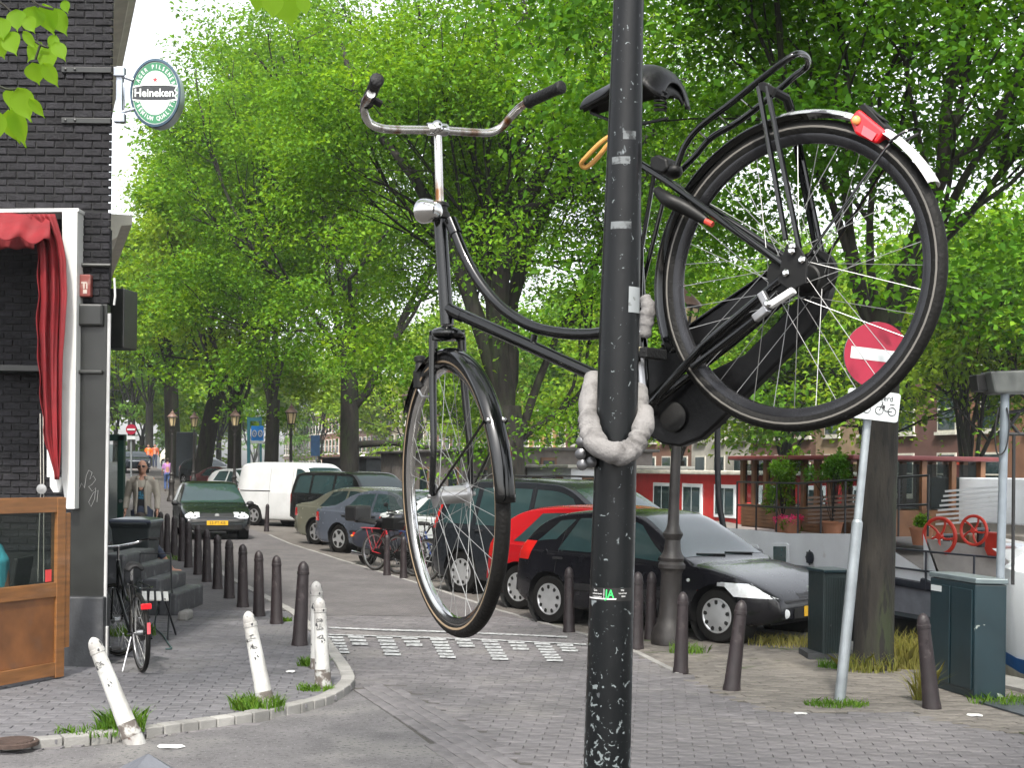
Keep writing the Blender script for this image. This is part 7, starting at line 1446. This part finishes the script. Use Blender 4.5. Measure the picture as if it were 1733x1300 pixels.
# ================================================================== PEOPLE
m_skin = mat('skin', (.42, .22, .15), .5, var=.08, scale=12); m_sole = mat('shoe_dark', (.02, .018, .016), .5)
def oring(c, rx, ry, n=20, tilt=0.0): return [V(c) + V((rx * math.cos(2 * math.pi * i / n), ry * math.sin(2 * math.pi * i / n), tilt * math.cos(2 * math.pi * i / n))) for i in range(n)]
def loft(mb, rings): 
    rr = [oring(*r) for r in rings]; mb.grid(rr, True); n = 20; b = len(mb.v) - n * len(rr); mb.f += [tuple(range(b + n - 1, b - 1, -1)), tuple(range(len(mb.v) - n, len(mb.v)))]; return mb
def person(label, loc, heading, J, top, bottom, hair, s=1.0, vox=.014, longs=False, shoes=m_sole, bald=False, sleeve='long', jacket=None, glasses=False, name='person'):
    """J: joints in metres, x forward, y left"""
    t = thing(name, label, 'person', loc); t.scale = (s, s, s); t.rotation_euler = (0, 0, math.atan2(heading.y, heading.x)); j = {k: V(v) for k, v in J.items()}
    hd, nk, cs_, pv = j['head'], j['neck'], j['chest'], j['pelvis']; sp_d = (nk - pv).normalized()
    b = MB(); b.ell(hd, (.096, .076, .118), 16, 12); b.ell(hd + V((.035, 0, -.065)), (.055, .05, .055), 12, 8); b.ell(hd + V((.098, 0, -.018)), (.018, .013, .024), 8, 6); b.ell(hd + V((.088, 0, -.062)), (.012, .024, .009), 8, 6)
    for sg in (-1, 1): b.ell(hd + V((-.005, sg * .078, -.005)), (.02, .012, .032), 8, 6); b.ell(hd + V((.084, sg * .032, .012)), (.012, .014, .009), 8, 6)
    b.tube([hd - V((.01, 0, .07)), nk + V((0, 0, .03)), nk - V((0, 0, .04))], [.055, .056, .07], 12); b.tube([nk - V((0, 0, .04)), cs_, pv], [.09, .14, .13], 14); b.tube([j['shL'], nk - V((0, 0, .05)), j['shR']], [.055, .07, .055], 12)
    for q in 'LR':
        sh_, el, wr, hp, kn, an = (j[k + q] for k in ('sh', 'el', 'wr', 'hip', 'kn', 'an'))
        b.tube([sh_, sh_.lerp(el, .5), el, el.lerp(wr, .3), wr], [.052, .046, .037, .038, .026], 10); d = (wr - el).normalized(); sd2 = d.cross(V((1, 0, 0))); sd2 = sd2.normalized() if sd2.length > .2 else V((0, 1, 0)); b.ell(wr + d * .05, (.034, .026, .05), 10, 8)
        fwv = V((1, 0, 0)) - d * d.x; fwv = fwv.normalized() if fwv.length > .1 else V((0, 1, 0))
        for k in range(4): o = fwv * (.024 - .016 * k); p0 = wr + d * .085 + o; b.tube([p0, p0 + d * (.04 - .004 * abs(k - 1)), p0 + d * (.065 - .006 * abs(k - 1)) + sd2 * .012], [.010, .009, .007], 6)
        b.tube([wr + d * .03 + fwv * .025, wr + d * .06 + fwv * .05, wr + d * .085 + fwv * .055], [.012, .010, .008], 6)
        b.tube([hp, hp.lerp(kn, .4), kn, kn.lerp(an, .3), an], [.085, .075, .055, .055, .036], 12); tf_ = j.get('toe' + q, an + V((.17, 0, -.05))); b.tube([an + V((-.04, 0, -.04)), an + V((.04, 0, -.035)), tf_], [.036, .04, .028], 10)
    b.build('body', m_skin, t, 60, world=False, remesh=vox)
    c = MB(); c.tube([nk - V((0, 0, .055)), cs_ + V((0, 0, .05)), cs_.lerp(pv, .6), pv - V((0, 0, .06))], [.11, .165, .15, .165], 16); c.tube([j['shL'], cs_ + V((0, 0, .12)), j['shR']], [.07, .11, .07], 12)
    for q in 'LR':
        sh_, el, wr = j['sh' + q], j['el' + q], j['wr' + q]
        if sleeve == 'long': c.tube([sh_, el, el.lerp(wr, .92)], [.072, .058, .046], 12)
        else: c.tube([sh_, sh_.lerp(el, .8)], [.072, .066], 12)
    for i, q in enumerate(c.v): # flatten the torso front to back
        x, y, z = q
        if abs(y) < .2: c.v[i] = (pv.x + (x - pv.x) * .82 if abs(x - pv.x) < .3 else x, y, z)
    c.build('top', top, t, 60, world=False, remesh=vox)
    g = MB(); g.tube([pv + V((0, 0, .05)), pv - V((0, 0, .08))], [.15, .155], 14)
    for q in 'LR':
        hp, kn, an = j['hip' + q], j['kn' + q], j['an' + q]; g.tube([hp, hp.lerp(kn, .5), kn, an + (kn - an) * (.06 if not longs else .5)], [.105, .09, .072, .068], 12)
        if shoes:
            s_ = MB(); tf_ = j.get('toe' + q, an + V((.17, 0, -.05))); s_.tube([an + V((-.055, 0, -.045)), an + V((.05, 0, -.04)), tf_ + V((.01, 0, 0))], [.048, .05, .036], 12); s_.build('shoe', shoes, t, 60, world=False, remesh=vox)
    g.build('trousers', bottom, t, 60, world=False, remesh=vox)
    h = MB(); h.ell(hd + V((-.016, 0, .022)), (.096, .084, .108), 16, 12)
    if hair: 
        h2 = MB(); n_ = 16
        rows = [[hd + V((-.012 + .100 * math.sin(th) * math.cos(g_), .086 * math.sin(th) * math.sin(g_), .012 + .118 * math.cos(th))) for g_ in [2 * math.pi * i / n_ for i in range(n_)]] for th in (.05, .35, .7, 1.0, 1.25)]
        rows.append([hd + V((-.012 + .098 * math.sin(1.6) * math.cos(g_) * (1 if math.cos(g_) < .3 else .98), .088 * math.sin(g_), (-.04 if math.cos(g_) < .2 else .055))) for g_ in [2 * math.pi * i / n_ for i in range(n_)]]); h2.grid(rows, True).build('hair', hair, t, 60, world=False, solid=.012)
    if glasses:
        mb = MB()
        for sg in (-1, 1): mb.ell(hd + V((.098, sg * .034, .012)), (.008, .03, .02), 10, 6); mb.bar(hd + V((.095, sg * .06, .016)), hd + V((.0, sg * .085, .016)), .006, .008)
        mb.build('sunglasses', m_blkp, t, world=False)
    if jacket:
        jm, front, prt = jacket
        for nm, m, ya, yb2, za, zb2, off in (('shirt_front', front, -.06, .06, .92, 1.44, .0), ('shirt_print', prt, -.045, .045, 1.12, 1.26, .004)):
            rows = [[(cs_.x + .132 + off + (.006 if z < 1.3 else -.06 * (z - 1.3) / .14), y, z) for y in np.linspace(ya, yb2, 5)] for z in np.linspace(za, zb2, 9)]; MB().grid(rows).build(nm, m, t, 60, world=False, solid=.006)
        for sg in (-1, 1):
            MB().grid([[(cs_.x + .142 - .06 * max(0, z - 1.3) / .14, sg * (.058 + .02 * k + .01 * math.sin(z * 9)), z) for k in range(3)] for z in np.linspace(.86, 1.44, 9)]).build('jacket_edge', jm, t, 60, world=False, solid=.014); MB().box((cs_.x + .06, sg * .06, 1.485), (.10, .05, .06), Matrix.Rotation(sg * .5, 3, 'Z')).build('collar', jm, t, 0, world=False, bev=.012)
    return t
def stand(step=.0, arm=.0):
    return dict(head=(.03, 0, 1.665), neck=(0, 0, 1.52), chest=(0, 0, 1.30), pelvis=(0, 0, .96), shL=(0, .19, 1.44), shR=(0, -.19, 1.44), elL=(-.02 + arm, .26, 1.15), elR=(-.02 - arm, -.26, 1.15), wrL=(.10 + arm, .27, .93), wrR=(.10 - arm, -.27, .93), hipL=(0, .09, .93), hipR=(0, -.09, .93), knL=(.06 + step, .10, .51), knR=(.03 - step * .3, -.10, .51), anL=(step * 1.3, .10, .09), anR=(-step * 1.4, -.10, .09))
m_beige = mat('beige_jacket', (.34, .31, .26), .85, var=.08, bump=.2, bscale=30); m_jeans = mat('dark_jeans', (.03, .04, .07), .9, var=.2); m_tblk = mat('black_tee', (.008, .008, .009), .9); m_tprt = mat('blue_print', (.03, .16, .25), .8, wear=((.008, .01, .012), .5, .55, 40)); m_hg2 = mat('grey_hair', (.16, .13, .11), .8); m_hdk = mat('dark_hair', (.03, .02, .015), .7)
py = 24.5; pm_ = P(240, 900, py); person('man in sunglasses, beige jacket and black printed T-shirt walking past the bin', (pm_.x, py, .05), V((.12, -1, 0)), stand(.10, .05), m_beige, m_jeans, None, 1.06, jacket=(m_beige, m_tblk, m_tprt), glasses=True)
p = atY(283, 71); person('person in a lilac top and blue jeans walking away between the parked cars', p, V((-.3, 1, 0)), stand(.08, .05), mat('lilac_top', (.42, .20, .45), .8), mat('blue_jeans', (.05, .09, .22), .9), m_hdk, .97, .018, sleeve='short')
p = atY(251, 96); person('distant person in bright orange standing near the far cars', p, V((0, -1, 0)), stand(.0), mat('orange_jacket', (.75, .13, .01), .7), m_jeans, m_hdk, 1.0, .02)
p = atY(262, 99); person('distant person in a brick red top beside the one in orange', p, V((0, -1, 0)), stand(.0), mat('brick_red_top', (.35, .08, .04), .8), m_jeans, m_hdk, .98, .02)
sit = dict(head=(.06, 0, 1.22), neck=(.03, 0, 1.08), chest=(.0, 0, .86), pelvis=(-.03, 0, .53), shL=(.02, .20, 1.0), shR=(.02, -.20, 1.0), elL=(.10, .25, .74), elR=(.10, -.25, .74), wrL=(.32, .16, .72), wrR=(.32, -.16, .72), hipL=(0, .10, .50), hipR=(0, -.10, .50), knL=(.44, .12, .52), knR=(.44, -.12, .52), anL=(.46, .12, .09), anR=(.46, -.12, .09))
yt = 11.95; p = P(-12, 900, yt); person('seated person in a turquoise shirt behind the glass of the timber screen', (p.x, yt, .05), V((-1, -.1, 0)), sit, mat('turquoise_shirt', (.06, .38, .48), .8), m_jeans, m_hdk, 1.02)
chs = thing('dark_chair', 'dark chair under the seated person behind the timber screen', 'chair', (p.x, yt, .05)); MB().box((p.x, yt, .46), (.42, .42, .04)).build('seat', m_blkp, chs, 0, bev=.01); MB().box((p.x + .24, yt, .78), (.04, .40, .5), Matrix.Rotation(R(8), 3, 'Y')).build('backrest', m_blkp, chs, 0, bev=.01)
for a in (-.18, .18):
    for b in (-.18, .18): MB().tube([(p.x + a, yt + b, .05), (p.x + a, yt + b, .45)], .014, 8).build('leg', m_blkp, chs)
s2 = dict(sit); s2.update(head=(.16, 0, .98), neck=(.10, 0, .86), chest=(.04, 0, .70), pelvis=(-.03, 0, .45), shL=(.07, .19, .80), shR=(.07, -.19, .80), elL=(.16, .24, .58), elR=(.16, -.24, .58), wrL=(.36, .14, .54), wrR=(.36, -.14, .54), hipL=(0, .10, .43), hipR=(0, -.10, .43), knL=(.40, .10, .50), anL=(.62, .10, .12), knR=(.42, -.10, .50), anR=(.70, -.12, .10), toeL=(.80, .10, .05), toeR=(.88, -.12, .06))
p = V((P(222, 950, 22.3).x, 22.3, .05)); person('seated person with bare feet half hidden behind the wheelie bin', p, NN, s2, mat('grey_top', (.05, .05, .06), .8), m_jeans, m_hdk, .92, .018, longs=True, shoes=None)
tag(MB().box(p + V((-.02, 0, .12)), (.42, .5, .36)).build('low_block', m_stn, None, 0, bev=.03), 'low stone seat behind the wheelie bin', 'seat')
# ================================================================== AIR
hz = bpy.data.materials.new('haze'); hz.use_nodes = True; t_ = hz.node_tree; t_.nodes.remove(t_.nodes['Principled BSDF']); pv_ = t_.nodes.new('ShaderNodeVolumePrincipled')
pv_.inputs['Color'].default_value = (.9, .95, 1, 1); pv_.inputs['Density'].default_value = .0004; pv_.inputs['Anisotropy'].default_value = .2; t_.links.new(pv_.outputs[0], t_.nodes['Material Output'].inputs['Volume'])
ho = MB().box((0, 160, 12), (520, 420, 32)).build('haze', hz, None, 0); ho['kind'] = 'stuff'
